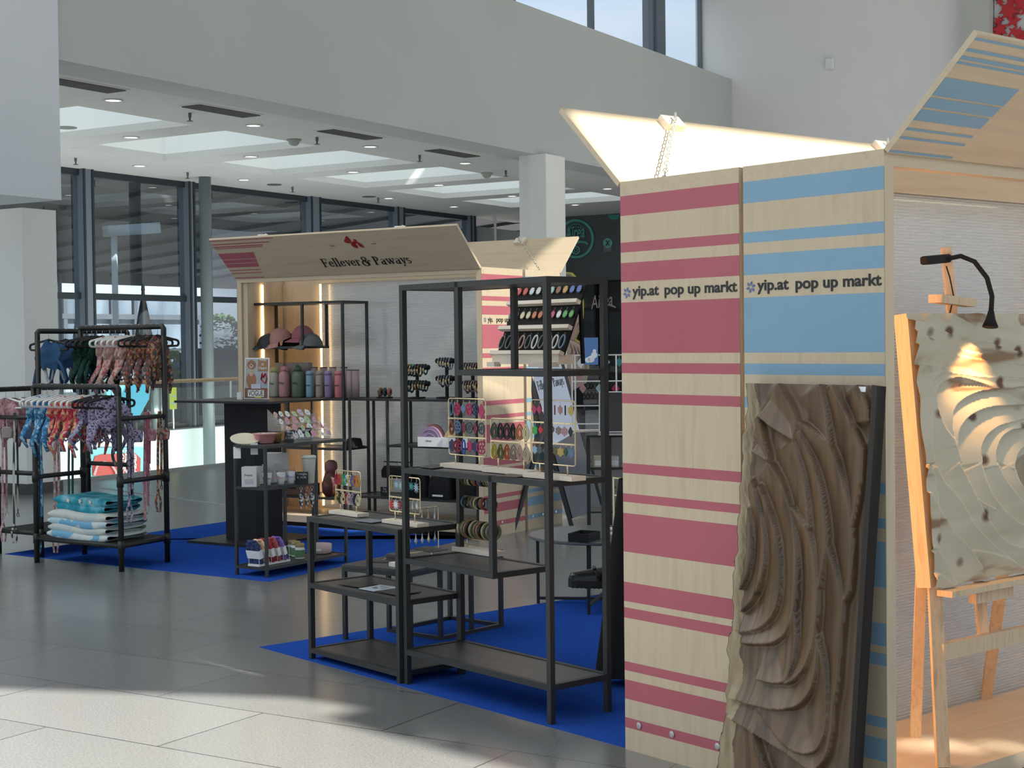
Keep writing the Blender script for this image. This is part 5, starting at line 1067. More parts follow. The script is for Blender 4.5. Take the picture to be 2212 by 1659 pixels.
leash(on12(.58),u1,G['pinkfl'],'pink print leash with a gold snap hook on the right side rail',.78,loop=False)
leash(on12(.62),u1,fm('pink_webbing',(.55,.16,.22),.7),'short plain pink leash looped beside the pink print leash',.42)
leash(on12(.88),u1,G['night'],'multicoloured flower leash nearest the right rear post',.58)
def pouch(P,m_,label):
    k=thing('bag_dispenser',label,'pouch',P,0,'small fabric bag dispensers')
    MB().slab([(-.035,-.015,-.12),(.035,-.015,-.12),(.042,-.015,-.06),(.022,-.015,-.035),(-.022,-.015,-.035),(-.042,-.015,-.06)],(0,.03,0)).build('pouch',m_,k,bevel=.008)
    MB().tube([(0,0,-.04),(.004,0,-.02),(0,0,.02),(-.006,0,.0),(0,0,-.04)],.002,5).build('cord',steel,k); return k
for t_,key,w_ in ((.40,'lilac','lilac leopard'),(.70,'pinkfl','pink print'),(.99,'night','multicoloured')):
    pouch(on12(t_)+Vector((.0,-.03,-.06)),G[key],'%s bag dispenser pouch dangling next to its leash'%w_)
d03=(r1[3]-r1[0]).normalized()
def on03(t,z=1.0): p=r1[0].lerp(r1[3],t); return Vector((p.x,p.y,z))
MB().tube([on03(0,1.02)-Vector((r1[0].x,r1[0].y,0)),on03(1,1.02)-Vector((r1[0].x,r1[0].y,0))],.015,10).build('hook_rail',pipe,pr1,True)
e2d=(r1[1]-r1[0]).normalized()
leash(on03(.10,1.036),d03,G['sky'],'pale blue print leash at the left front post of the right rack',.90)
leash(on03(.45,1.036),d03,G['rosefl'],'rose floral leash with a looped end behind the left front post',.92)
leash(on03(.75,1.036),d03,fm('green_webbing',(.01,.08,.07),.7),'dark green webbing leash behind the blankets, left side',.80)
s0=(Pq+sh_); 
def onL(t,z=1.0): p=(Pq+sh_).lerp(Pq,t); return Vector((p.x,p.y,z))
MB().tube([onL(0,1.0)-Vector((s0.x,s0.y,0)),onL(1,1.0)-Vector((s0.x,s0.y,0))],.015,10).build('hook_rail',pipe,pr2,True)
leash(g(15,1196)+Vector((0,0,1.016)),A,G['pinkfl'],'dusty pink print leash at the left edge of the picture',.85)
leash(onL(.45,1.016),A,pat('black cream rope',[(.4,(.03,.03,.03)),(.6,(.45,.42,.38))],30,kind='wave',rough=.8),'black and cream striped rope leash of the left rack',.85)
pouch(onL(.30,1.0)+Vector((0,-.05,-.03)),fm('pouch_greige',(.30,.26,.24),.8),'greige bag dispenser pouch of the left rack')
pouch(onL(.78,1.0)+Vector((0,-.04,-.03)),fm('pouch_navy',(.03,.07,.16),.8),'navy bag dispenser pouch of the left rack')
# open strap harness hanging free
hk=thing('strap_harness','dark green open strap harness dangling behind the lilac harnesses','dog harness',r1[0].lerp(r1[3],.9)+Vector((.25,.1,1.0)),ZK)
gw=fm('green_webbing',(.01,.08,.07),.7)
m=MB(); m.tube([(.065*math.cos(R(q)),0,-.28+.07*math.sin(R(q))) for q in range(0,360,24)],.012,6,True,flat=.4); m.build('chest_ring',gw,hk); m=MB(); m.tube([(.04*math.cos(R(q)),0,-.16+.05*math.sin(R(q))) for q in range(0,360,24)],.012,6,True,flat=.4); m.build('neck_ring',gw,hk); MB().tube([(0,0,-.11),(-.01,0,-.05),(0,0,.24)],.008,6,flat=.4).build('strap',gw,hk); MB().box(-.018,.018,-.012,-.008,-.36,-.33).build('tag',fm('tag_kraft',(.3,.24,.16),.7),hk)
# folded blankets
ctr=(r1[0]+r1[1]+r1[2]+r1[3])/4; zb=math.atan2(e2d.y,e2d.x)
def blanket(label,z,layers,w,d,m_,m2,wob,off=(0,0)):
    k=thing('folded_blanket',label,'blanket',Vector((ctr.x+off[0],ctr.y+off[1],z)),zb,'folded fleece blankets'); rr=random.Random(int(z*100)); hh=.0
    for i in range(layers):
        t=wob; ph=rr.uniform(0,6); ww=w*rr.uniform(.93,1.03); 
        def f(u,v,i=i,ph=ph,ww=ww):
            a=2*math.pi*u; sy_=math.copysign(abs(math.sin(a))**.6,math.sin(a)); x=(v-.5)*ww; e=1-abs(2*v-1)**8*.8
            return (x,math.copysign(abs(math.cos(a))**.5,math.cos(a))*d/2*(1+.03*math.sin(5*v+ph)),i*t+t/2+sy_*t*.85*e+.008*math.sin(6*v+1)+.006*math.sin(3*a))
        MB().grid(f,20,18).build('folded_layer',m_ if i%2==0 else m2,k,True)
    return k
bl1=flo('pale aqua fleece',[(.55,.62,.62),(.42,.58,.64),(.60,.66,.66),(.18,.42,.60)],14); bl2=flo('cream fleece',[(.58,.60,.56),(.48,.55,.55)],12)
bl3=flo('teal star fleece',[(.01,.20,.30),(.02,.30,.42),(.01,.14,.22),(.55,.58,.45)],20,)
bl3=pat('teal fleece',[(.3,(.01,.13,.20)),(.5,(.02,.30,.40)),(.72,(.30,.55,.60))],9,rough=.9)
blanket('thick pale aqua folded fleece blanket lying on the rack base board',.184,4,.62,.36,bl1,bl2,.045,off=(-.02,-.04))
tb=blanket('teal folded fleece blanket with small stars on top of the aqua one',.372,2,.54,.32,bl3,bl3,.045,off=(-.02,-.02))
for x_,y_ in ((-.10,-.17),(.12,-.165),(.02,-.168)):
    m=MB(); m.slab([(x_+(.02 if q%2==0 else .008)*math.cos(q*math.pi/5),y_,.075+(.02 if q%2==0 else .008)*math.sin(q*math.pi/5)) for q in range(10)],(0,-.004,0)); m.build('star_print',fm('star_cream',(.7,.68,.55),.7),tb)
o=MB().box(-.045,.045,-.004,.004,0,.085).build('chalk_card',fm('chalk_card',(.016,.02,.022),.7)); o.location=ctr+Vector((.05,-.235,.372-ctr.z)); o.name='price_card'; o.rotation_euler=(R(-10),R(8),zb); tag(o,'small black chalk card leaning on the teal blanket','price card')
# ================================================================ WALNUT SLAB leaning on the blue panel
walnut=pat('walnut_grain',[(.25,(.045,.024,.011)),(.42,(.10,.057,.028)),(.55,(.155,.092,.046)),(.63,(.07,.04,.02)),(.75,(.18,.11,.055))],1.6,stretch=(8,8,.5),rough=.38,spec=.6,detail=3,dist=.5)
sap=pat('walnut_sapwood',[(.3,(.22,.16,.09)),(.7,(.36,.29,.18))],9,stretch=(4,4,1),rough=.55,bump=.5); bark=pat('walnut_bark',[(.3,(.02,.014,.010)),(.7,(.06,.045,.03))],40,rough=.9,bump=1)
ws=thing('carved_walnut_slab','tall dark carved walnut slab with bark edge leaning on the blue striped panel','carved wood',(0,0,0))
bL,bR=KW(.66,-.17,0),KW(1.17,-.17,0); lean_=math.atan2(.145,1.345)
ws.location=bL; ws.rotation_euler=(-lean_,0,ZK)
Wd,Hh=.535,1.36
import numpy as np
def relief(curves,X,Z,depth,lam,drop):
    """height field of overlapping carved scallops: each ridge line rises slowly on its inner side and drops sharply outside"""
    Hh_=np.zeros_like(X)
    for c in curves:
        P=np.array(c); best=np.full(X.shape,9.0); side=np.zeros(X.shape); end=np.zeros(X.shape)
        # smooth the polyline
        t=np.arange(len(P)); tt=np.linspace(0,len(P)-1,(len(P)-1)*5+1); Q=np.stack([np.interp(tt,t,P[:,0]),np.interp(tt,t,P[:,1])],1)
        for _ in range(4): Q[1:-1]=(Q[:-2]+2*Q[1:-1]+Q[2:])/4
        for si,(a,b) in enumerate(zip(Q[:-1],Q[1:])):
            d=b-a; L2=max(1e-12,(d**2).sum()); k0=((X-a[0])*d[0]+(Z-a[1])*d[1])/L2; k=np.clip(k0,0,1); over=(np.clip(-k0,0,None) if si==0 else 0)*math.sqrt(L2)+(np.clip(k0-1,0,None) if si==len(Q)-2 else 0)*math.sqrt(L2)
            dx=X-(a[0]+k*d[0]); dz=Z-(a[1]+k*d[1]); r=np.hypot(dx,dz); cr=-(d[0]*dz-d[1]*dx)
            mk=r<best; best=np.where(mk,r,best); side=np.where(mk,np.sign(cr),side); end=np.where(mk,over,end)
        h=np.where(side>0,np.clip(1-best/(lam*2.2),0,1)**1.4,np.exp(-best/drop))*np.exp(-end/.012); Hh_=np.maximum(Hh_,h)
    return Hh_*depth
WC_=[[(120,560),(140,640),(145,740),(130,840),(95,910)],[(130,450),(160,520),(195,640),(205,760),(180,880),(140,960),(90,1010)],[(165,465),(215,570),(255,680),(270,800),(268,920),(240,1000),(180,1060),(100,1085)],
[(210,370),(265,450),(310,560),(330,680),(340,820),(335,950),(300,1060),(230,1110),(110,1125)],[(310,540),(380,620),(405,720),(430,850),(425,960),(415,1070),(380,1180),(330,1240),(300,1255)],
[(335,960),(345,1080),(330,1190),(300,1250),(250,1262),(180,1260)],[(430,1050),(430,1160),(410,1260),(360,1330),(280,1365),(180,1370),(60,1360)],[(430,1060),(465,1150),(475,1280),(475,1400),(440,1490),(370,1520),(290,1490),(190,1380)],
[(495,1400),(480,1500),(430,1570),(380,1560),(330,1530),(60,1440)],[(235,40),(280,110),(325,190),(305,270)],[(148,180),(180,280),(208,370),(170,350),(130,330)],[(305,270),(340,350),(365,450),(385,620)],[(325,190),(400,230),(455,275),(500,380),(545,520),(555,620)],[(410,40),(435,120),(455,275)],
[(460,45),(520,150),(585,290)],[(325,230),(380,330),(420,430),(445,560),(460,680),(430,850)],[(460,680),(490,760),(530,890)],[(555,620),(555,740),(550,850),(530,890)],[(585,290),(580,420),(555,590)],[(530,890),(520,1060),(515,1200),(500,1300),(495,1400)],
[(560,40),(600,120),(602,180)],[(165,1460),(200,1540),(245,1640)],[(415,1590),(440,1640),(460,1700)],[(305,270),(220,230),(150,180)]]
def wuv(X,Y): xl=80-50*Y/1659; xr=605-62*Y/1659; return ((X-xl)/(xr-xl)*(Wd-.03)+.02,(.075+.925*(1-(Y-38)/1621))*Hh)
WC_=[[wuv(*p) for p in c] for c in WC_]
nu,nv=150,330; m=MB(); rv=[]
edge=lambda z: .018*noise.noise(Vector((3.1,z*9,0)))+.010*noise.noise(Vector((8.1,z*30,0)))+ (.035 if z>1.0 else .0)*0
xs_=np.array([[ (.012+edge(Hh*j/nv)-.054*max(0,.45-Hh*j/nv))+(Wd-(.012+edge(Hh*j/nv)-.054*max(0,.45-Hh*j/nv)))*i/nu for i in range(nu+1)] for j in range(nv+1)]); zs__=np.array([[Hh*j/nv]*(nu+1) for j in range(nv+1)])
RH=relief(WC_,xs_,zs__,.034,.050,.0025)
for j in range(nv+1):
    z=Hh*j/nv; x0=.012+edge(z)-.054*max(0,(.45-z))
    for i in range(nu+1):
        x=x0+(Wd-x0)*i/nu; y=-.045-RH[j,i]
        if i<16 and z>.55: y=-.045-.010*abs(math.sin(z*60+.5*i))*(1-abs(i-8)/8)-.004*i/16
        m.v.append(Vector((x,y,z)))
for j in range(nv):
    for i in range(nu):
        a=j*(nu+1)+i; m.f.append((a,a+1,a+nu+2,a+nu+1)); m.m.append(1 if i<((14 if j>130 else 17)+3*math.sin(j*.09)) else 0)
m.build('carved_face',[walnut,sap],ws,True)
bk_=MB(); n0=[]
for j in range(0,nv+1,1):
    z=Hh*j/nv; x0=.012+edge(z)-.054*max(0,(.45-z)); jit=.008*noise.noise(Vector((5,z*55,2)))
    bk_.v+= [Vector((x0,-.046,z)),Vector((x0-.012+jit,-.03,z)),Vector((x0-.006+jit,0,z))]
for j in range(nv):
    for c in range(2): a=j*3+c; bk_.f.append((a,a+3,a+4,a+1)); bk_.m.append(0)
bk_.build('bark_edge',bark,ws)
MB().poly([(Wd,-.045,0),(Wd,0,0),(Wd,0,Hh),(Wd,-.045,Hh)]).poly([(0.02,-.046,Hh),(Wd,-.046,Hh),(Wd,0,Hh),(.02,0,Hh)]).poly([(Wd,0,0),(.0,0,0),(.02,0,Hh),(Wd,0,Hh)]).box(Wd-.002,Wd+.0,-.068,-.0,0,Hh).build('slab_body',fm('walnut_dark_side',(.03,.022,.016),.6),ws)
MB().box(Wd-.055,Wd-.022,-.072,-.070,Hh-.022,Hh-.006).build('paper_label',paper,ws)
# ================================================================ EASEL with carved pine panel
eas=thing('easel','pine studio easel with clamp mast inside the front kiosk','easel',KW(1.0,.8,.09)); EO=KW(1.0,.8,.09)
def el_(s,t,z): return KW(s,t,z)-EO
pine=pat('pine_lumber',[(.3,(.58,.42,.25)),(.5,(.68,.52,.34)),(.7,(.50,.36,.22))],5,stretch=(10,10,1),rough=.6,dist=.5)
MB().bar(el_(1.106,.384,.09),el_(1.035,.44,.70),.042,.028).build('leg',pine,eas)
MB().bar(el_(1.106,1.12,.09),el_(1.035,1.02,.70),.042,.028).build('leg',pine,eas)
MB().bar(el_(.813,.638,.09),el_(.985,.44,.72),.036,.028).build('leg',pine,eas)
MB().bar(el_(.637,1.335,.09),el_(.93,1.04,.80),.040,.028).build('leg',pine,eas)
MB().bar(el_(1.075,.42,.46),el_(1.075,1.10,.46),.024,.055).build('cross_rail',pine,eas)
MB().bar(el_(1.05,.70,.46),el_(1.035,.70,.66),.035,.03).build('short_upright',pine,eas)
MB().bar(el_(1.09,.42,.655),el_(1.09,1.30,.655),.06,.02).build('tray',pine,eas)
MB().bar(el_(1.075,.60,.625),el_(1.075,.82,.625),.03,.05).build('tray_block',pine,eas)
def pm_(px,py,s): return onpl(px,py,KW(s,0),KP)-EO
MB().bar(pm_(2060,720,.90),pm_(2043,534,.90),.032,.026).build('mast',pine,eas)
MB().bar(el_(.955,.72,.66),pm_(2060,722,.90),.04,.026).build('centre_post',pine,eas)
MB().bar(pm_(2020,645,.925),pm_(2095,655,.925),.055,.028).build('clamp_block',pine,eas)
cp0=KW(1.05,.40,.672)
cpn=thing('carved_pine_panel','pale pine panel carved with swirling scallops standing on the easel','carved wood',cp0); th_=math.atan2(.088,.91)
# local x along q, local z up the lean, front towards +p
xx=KQ; zz_=(Vector((0,0,.91))-KP*.088).normalized(); yy_=zz_.cross(xx)
cpn.rotation_euler=Matrix(((xx.x,yy_.x,zz_.x),(xx.y,yy_.y,zz_.y),(xx.z,yy_.z,zz_.z))).to_euler()
PW,PH=.92,.915
C1_=[[(185,800),(300,830),(440,900),(560,950),(630,1000),(800,1005),(870,1000)],[(200,850),(330,930),(500,990),(620,1010)],[(210,940),(350,990),(520,1030),(700,1060),(900,1085),(1100,1095)],[(300,770),(420,830),(540,900),(700,960),(850,1005),(1100,1010)],[(440,770),(600,860),(760,930),(1000,960)],[(620,770),(760,850),(900,900),(1100,930)],[(840,775),(850,870),(880,950),(905,1060),(900,1300)],
[(215,1075),(330,1090),(420,1120),(560,1140),(740,1150),(900,1160),(1100,1150)],[(615,1040),(680,1100),(740,1150)],[(720,1225),(620,1190),(500,1150),(400,1165),(340,1230),(350,1340),(400,1450),(465,1540)],[(1100,1180),(900,1205),(760,1220),(620,1230),(520,1270),(450,1330),(440,1430),(465,1560)],
[(1100,1290),(900,1310),(780,1320),(650,1330),(540,1380),(480,1460),(470,1560),(500,1659)],[(1100,1370),(900,1390),(800,1420),(720,1440),(640,1500),(610,1580),(620,1659)],[(1100,1440),(900,1450),(800,1460),(730,1510),(700,1600),(710,1680)],[(1100,1530),(900,1540),(830,1600),(810,1700)],[(380,1120),(320,1180),(310,1270),(330,1350),(320,1480),(340,1659)]]
C2_=[[(320,20),(360,110),(440,180),(520,330),(600,420),(720,520),(836,600)],[(440,0),(500,110),(540,200),(640,250)],[(290,160),(340,260),(400,360),(510,470),(560,560),(610,640)],[(325,470),(380,560),(430,660)],[(510,470),(620,490),(720,520),(836,600),(950,640)],[(540,200),(600,310),(700,440),(836,470),(1000,470)],[(560,0),(600,130),(660,230),(760,320),(836,360),(1000,380)],[(650,0),(690,90),(780,200),(836,260),(1000,300)],[(735,0),(770,110),(836,200),(1000,230)],[(335,600),(400,650),(430,670)],[(265,0),(310,60),(330,200),(335,310),(330,470)],[(830,340),(836,470),(880,640)]]
PC_=[[(1880+x*.3617,400+y*.3617) for x,y in c] for c in C1_]+[[(1880+x*.397,1000+y*.397) for x,y in c] for c in C2_]
Mi=(Matrix.Translation(cp0)@cpn.rotation_euler.to_matrix().to_4x4()).inverted(); nP=cpn.rotation_euler.to_matrix()@Vector((0,1,0))
def puv(px,py): q=Mi@onpl(px,py,cp0,nP); return (q.x,q.z)
PC_=[[puv(*p) for p in c] for c in PC_]
gx,gz=np.meshgrid(np.linspace(0,PW,261),np.linspace(0,PH,261)); PR=relief(PC_,gx,gz,.036,.055,.003)
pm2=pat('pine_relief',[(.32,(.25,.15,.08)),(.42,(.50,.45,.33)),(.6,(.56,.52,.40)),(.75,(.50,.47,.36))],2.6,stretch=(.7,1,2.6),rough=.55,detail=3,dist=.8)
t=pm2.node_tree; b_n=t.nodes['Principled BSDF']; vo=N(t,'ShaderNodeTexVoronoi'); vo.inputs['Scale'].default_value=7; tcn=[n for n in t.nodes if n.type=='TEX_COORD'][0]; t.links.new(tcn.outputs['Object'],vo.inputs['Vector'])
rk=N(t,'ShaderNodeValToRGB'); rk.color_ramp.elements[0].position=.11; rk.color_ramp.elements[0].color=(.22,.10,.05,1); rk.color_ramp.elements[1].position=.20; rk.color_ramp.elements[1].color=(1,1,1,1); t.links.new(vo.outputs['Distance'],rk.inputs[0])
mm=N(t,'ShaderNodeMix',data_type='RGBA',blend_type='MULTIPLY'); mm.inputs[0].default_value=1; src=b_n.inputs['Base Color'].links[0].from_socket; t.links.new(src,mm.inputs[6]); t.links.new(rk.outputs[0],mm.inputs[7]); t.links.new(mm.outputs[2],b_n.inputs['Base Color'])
sgn=1 if yy_.dot(KP)>0 else -1
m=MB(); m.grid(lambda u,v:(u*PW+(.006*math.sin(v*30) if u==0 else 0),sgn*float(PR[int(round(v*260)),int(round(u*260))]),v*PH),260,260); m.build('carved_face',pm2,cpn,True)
m=MB().box(0,PW,min(0,-sgn*.055),max(0,-sgn*.055),0,PH); m.build('panel_body',pine,cpn)
# clamp lamp
cl=thing('clamp_lamp','black gooseneck clamp lamp clipped to the easel mast shining on the panel','lamp',KW(.95,.5,1.7)); CO=KW(.95,.5,1.7)
def pl_(px,py,s): return onpl(px,py,KW(s,0),KP)-CO
MB().tube([pl_(2042,560,.93),pl_(2075,553,.96),pl_(2105,565,1.0),pl_(2132,600,1.04),pl_(2143,640,1.07),pl_(2141,672,1.08)],.0085,10).build('gooseneck',blackm2,cl,True)
MB().bar(pl_(1995,563,.92),pl_(2048,558,.92),.035,.03).build('clip',blackm2,cl,bevel=.008)
MB().tube([pl_(2044,575,.92),pl_(2052,600,.92),pl_(2060,640,.93),pl_(2052,676,.93)],.0025,6).build('cable',blackm2,cl)
hd=pl_(2141,672,1.08); tip=pl_(2139,706,1.085); MB().tube([hd,hd.lerp(tip,.5),tip],.02,18,rr=[.010,.016,.027]).build('lamp_head',blackm2,cl,True)
lsp=bpy.data.lights.new('clamp_lamp_bulb','SPOT'); lsp.energy=11; lsp.color=(1,.52,.20); lsp.spot_size=R(80); lsp.spot_blend=.6; lsp.shadow_soft_size=.012
lob=bpy.data.objects.new('clamp_lamp_bulb',lsp); sc.collection.objects.link(lob); lob.location=CO+tip+Vector((0,0,-.012)); lob.rotation_euler=(-(Vector((0,0,1))+KP*.35+KQ*.02)).to_track_quat('-Z','Y').to_euler(); lob.parent=cl; lob.matrix_parent_inverse=Matrix.Translation(-CO)
# ================================================================ RIGHT-HAND GROUP behind the tall shelf
V0=Vector
def YP(px,py,Y): d=ray(px,py); return CAM+d*(Y/d.y)
# leaning mirror stand
ms=thing('mirror_stand','tall leaning black framed stand with pet shop lettering beside the back kiosk','sign',Vector((.47,12.39,0))); rl_=Vector((-.42,.10,1.58)); wl_=Vector((.28,.30,.05)); nn_=wl_.cross(rl_).normalized()
for q in (0,1): MB().bar(wl_*q,wl_*q+rl_,.035,.03).build('side_rail',blackmetal,ms)
MB().bar(rl_,rl_+wl_,.03).build('top_rail',blackmetal,ms)
a_=rl_*.04+wl_*.05; MB().slab([rl_*.62+wl_*.06,rl_*.62+wl_*.94,rl_*.98+wl_*.94,rl_*.98+wl_*.06],nn_*.012).build('pale_panel',fm('sign_pale_blue',(.17,.20,.27),.5),ms)
MB().slab([rl_*.42+wl_*.06,rl_*.46+wl_*.94,rl_*.62+wl_*.94,rl_*.62+wl_*.06],nn_*.012).build('pale_panel',MC['sign_pale_blue'],ms)
MB().slab([rl_*.05+wl_*.06,rl_*.05+wl_*.94,rl_*.46+wl_*.94,rl_*.42+wl_*.06],nn_*.012).build('mirror_glass',M('dark_mirror',(.03,.026,.026),.15,0,.8),ms)
for f_ in ((0,Vector((-.48,-.17,0))),(1,Vector((-.55,.10,0)))): MB().bar(wl_*f_[0]+rl_*.52,wl_*f_[0]*.0+f_[1]+wl_*f_[0]*.5,.03).build('rear_leg',blackmetal,ms)
Rm=Matrix((wl_.normalized(),(rl_-rl_.project(wl_)).normalized(),nn_)).transposed()
serif(ms,'Fellever',0,0,.10,.13,ink,rl_*.70+wl_*.10+nn_*.014,Rm.to_euler()); serif(ms,'&',0,0,.11,.035,ink,rl_*.70+wl_*.45+nn_*.014,Rm.to_euler()); serif(ms,'Paways',0,0,.10,.13,ink,rl_*.70+wl_*.56+nn_*.014,Rm.to_euler())
# cut-out of a head and hand with yellow outline on the shop window
hp=thing('window_cutout','large photo cut-out of a head and hand with yellow outline beside the shop','poster',W(9.5,14.2)); HP=W(9.5,14.2)
def hpx(pts,a,m,nm,th=.01): return MB().slab([onpl(x,y,W(0,a),A)-HP for x,y in pts],A*th).build(nm,m,hp)
yel=fm('outline_yellow',(.62,.55,.10),.5)
head=[(1205,600),(1214,590),(1232,592),(1246,606),(1254,628),(1257,660),(1256,690),(1250,712),(1243,728),(1240,735),(1250,742),(1262,752),(1268,772),(1268,800),(1262,830),(1205,860)]
hpx([(x+(4 if x>1210 else 0),y-3) for x,y in head],14.24,yel,'yellow_outline'); hpx(head,14.22,fm('photo_skin',(.42,.27,.22),.6),'face_photo')
hpx([(1205,600),(1214,592),(1230,594),(1242,608),(1248,632),(1244,660),(1236,640),(1226,650),(1216,690),(1205,690)],14.20,fm('photo_hair',(.20,.16,.14),.7),'hair_photo')
hpx([(1240,664),(1249,668),(1251,690),(1246,705),(1240,700),(1238,682)],14.19,fm('photo_ear',(.50,.30,.26),.6),'ear_photo')
hpx([(1222,742),(1232,735),(1246,740),(1258,752),(1264,770),(1262,800),(1240,812),(1222,790)],14.19,fm('photo_hand',(.50,.36,.30),.6),'hand_photo')
for i_ in range(4): MB().tube([onpl(x,y,W(0,14.17),A)-HP for x,y in ((1228+i_*8,742+i_*4),(1234+i_*8,756+i_*5),(1230+i_*8,770+i_*5))],.022,6).build('finger_photo',fm('photo_finger',(.46,.31,.26),.6),hp)
MB().tube([onpl(1212,900,W(0,14.25),A)-HP,onpl(1212,900,W(0,14.25),A)-HP+Vector((0,0,.1))],.02,6).build('stand',blackmetal,hp)
bpost=onpl(1215,800,W(0,14.25),A); MB().box(bpost.x-HP.x-.02,bpost.x-HP.x+.02,bpost.y-HP.y-.02,bpost.y-HP.y+.02,-HP.z,2.2).build('support_post',blackmetal,hp)
# high black counter with laptop
ct=thing('counter_table','high narrow black table carrying the laptop, behind the tall shelf','table',V0((.46,9.65,0)),-.04)
MB().box(.0,1.1,-.2,.2,.915,.93).build('table_top',blackmetal,ct)
for x in (.01,.14,1.09):
    for y in (-.18,.18): MB().box(x-.01,x+.01,y-.01,y+.01,0,.915).build('leg',blackmetal,ct)
MB().box(.02,1.08,-.18,.18,.715,.73).build('lower_shelf',blackmetal,ct); MB().box(.02,1.08,-.18,.18,.45,.46).build('lower_shelf',blackmetal,ct)
lt=thing('laptop','silver laptop with dark screen on the high black table','laptop',V0((.70,9.50,.93)),-.10)
MB().box(-.17,.20,-.11,.11,0,.012).build('keyboard_base',M('alu',(.55,.56,.58),.35,.8),lt)
T=Matrix.Translation((0,-.02,.012))@Matrix.Rotation(R(-16),4,'X')@Matrix(((1,0,0,0),(0,1,0,0),(0,0,1,0),(0,0,0,1)))
MB().box(-.17,.20,0,.006,0,.26,0,T).build('screen_lid',MC['alu'],lt); MB().box(-.163,.193,-.001,.0,.007,.253,0,T).build('screen',M('laptop_screen',(.008,.007,.009),.12),lt)
for i_ in range(3): MB().box(-.15,.18,-.05-.022*i_,-.034-.022*i_,.012,.0135).build('key_row',blackm2,lt)
fs=thing('flyer_holder','clear acrylic holder with foot under the blue flyer','holder',YP(1277,830,9.72),-.1); fs.location.z=.93; MB().box(-.05,.05,-.03,.03,0,.006).box(-.05,.05,.008,.012,.006,.42).build('holder',clear,fs)
o=MB().box(-.044,.044,-.004,.004,.0,.17).build('flyer',fm('flyer_blue',(.10,.22,.50),.5)); o.location=YP(1277,788,9.71); o.rotation_euler=(R(-3),0,-.1); tag(o,'blue flyer with white clouds standing behind the laptop','flyer')
for x,z,r_ in ((-.02,.03,.018),(.0,.035,.022),(.02,.06,.020),(.022,.085,.012)): MB().lathe([(r_,0),(r_*.8,.001)],seg=14).build('cloud_print',paper,o).matrix_local=Matrix.Translation((x,-.0045,z))@Matrix.Rotation(R(90),4,'X')
LB=V0((.76,9.80,.93)); kk=thing('earring_stand','large white earring stand behind the laptop','stand',LB,-.04,'white earring stands on the counter')
m=MB()
for z in (.485,.32,.165,.05): m.box(-.38,.38,-.004,.004,z-.004,z+.004)
m.build('bars',wm,kk)
for x in (-.38,-.36,-.10,.14,.38): MB().box(x-.005,x+.005,-.006,.006,0,.488).build('upright',wm,kk)
MB().box(-.40,.40,-.05,.05,-.0,.012).build('foot',palewood,kk)
row_=[[('kite','white',.034),('flower disc','wine',.028),('kite','mint',.030),('kite','teal',.030),('flower disc','pale blue',.030),('flower disc','navy',.036),('kite','clear',.028),('oval','steel blue',.028),('flower disc','royal blue',.036)],
 [('kite','dusty pink',.030),('kite','mint',.030),('kite','raspberry',.034),('flower disc','wine',.044),('kite','orange',.034),('flower disc','raspberry',.040),('teardrop','teal',.030)],[('flower disc','black',.026),('leaf','slate',.028),('flower disc','wine',.030),('leaf','red',.034),('leaf','crimson',.030),('flower disc','forest green',.026)]]
hang((kk,'white counter stand'),row_,[.481,.316,.161],.76)
# boxes on the lower shelf of the counter
for i_,(x,c,nm) in enumerate(((.08,(.50,.48,.36),'cream'),(.16,(.60,.60,.56),'white'),(.25,(.25,.42,.34),'mint green'),(.33,(.30,.45,.36),'pale green'))):
    o=MB().box(-.035,.035,-.05,.05,0,.065).box(-.03,.03,-.0505,-.05,.01,.04,1).build('jewellery_box',[fm('jbox_'+nm.replace(' ','_'),c,.6),paper]); o.matrix_world=Matrix.Translation(ct.location)@Matrix.Rotation(-.04,4,'Z')@Matrix.Translation((x,-.10,.73)); tag(o,'small %s box on the lower shelf of the counter table'%nm,'box','small jewellery boxes')
# jewellery stand on the round table
jt=RC+Vector((.16,.10,.405)); kj=thing('jewellery_stand','brass framed stand with clear drops at the right of the round table','stand',jt,ZK,'jewellery stand on the round table')
MB().box(-.12,.12,-.035,.035,0,.012).build('block',palewood,kj); m=MB()
for z in (.30,.20,.10): m.box(-.11,.11,-.004,.004,z-.004,z+.004)
m.build('bars',gold,kj)
for x in (-.11,.11): MB().box(x-.003,x+.003,-.003,.003,.012,.305).build('upright',gold,kj)
hang((kj,'round-table stand'),[[('drop',c,.022) for c in ('olive','clear','sand','clear','pale blue','clear')],[('drop',c,.02) for c in ('slate','wine','slate','lilac','slate','wine')],[('leaf',c,.018) for c in ('wine','clear','white','clear','slate')]],[.297,.197,.097],.22)
pb=thing('stacking_box','small black box on a cream tray on the round table','box',RC+Vector((.13,-.02,.405)),ZB); MB().box(-.07,.07,-.05,.05,0,.01).build('cream_tray',fm('cream_block',(.78,.76,.64),.5),pb); MB().box(-.055,.055,-.04,.04,.01,.045).build('box',blackm2,pb)
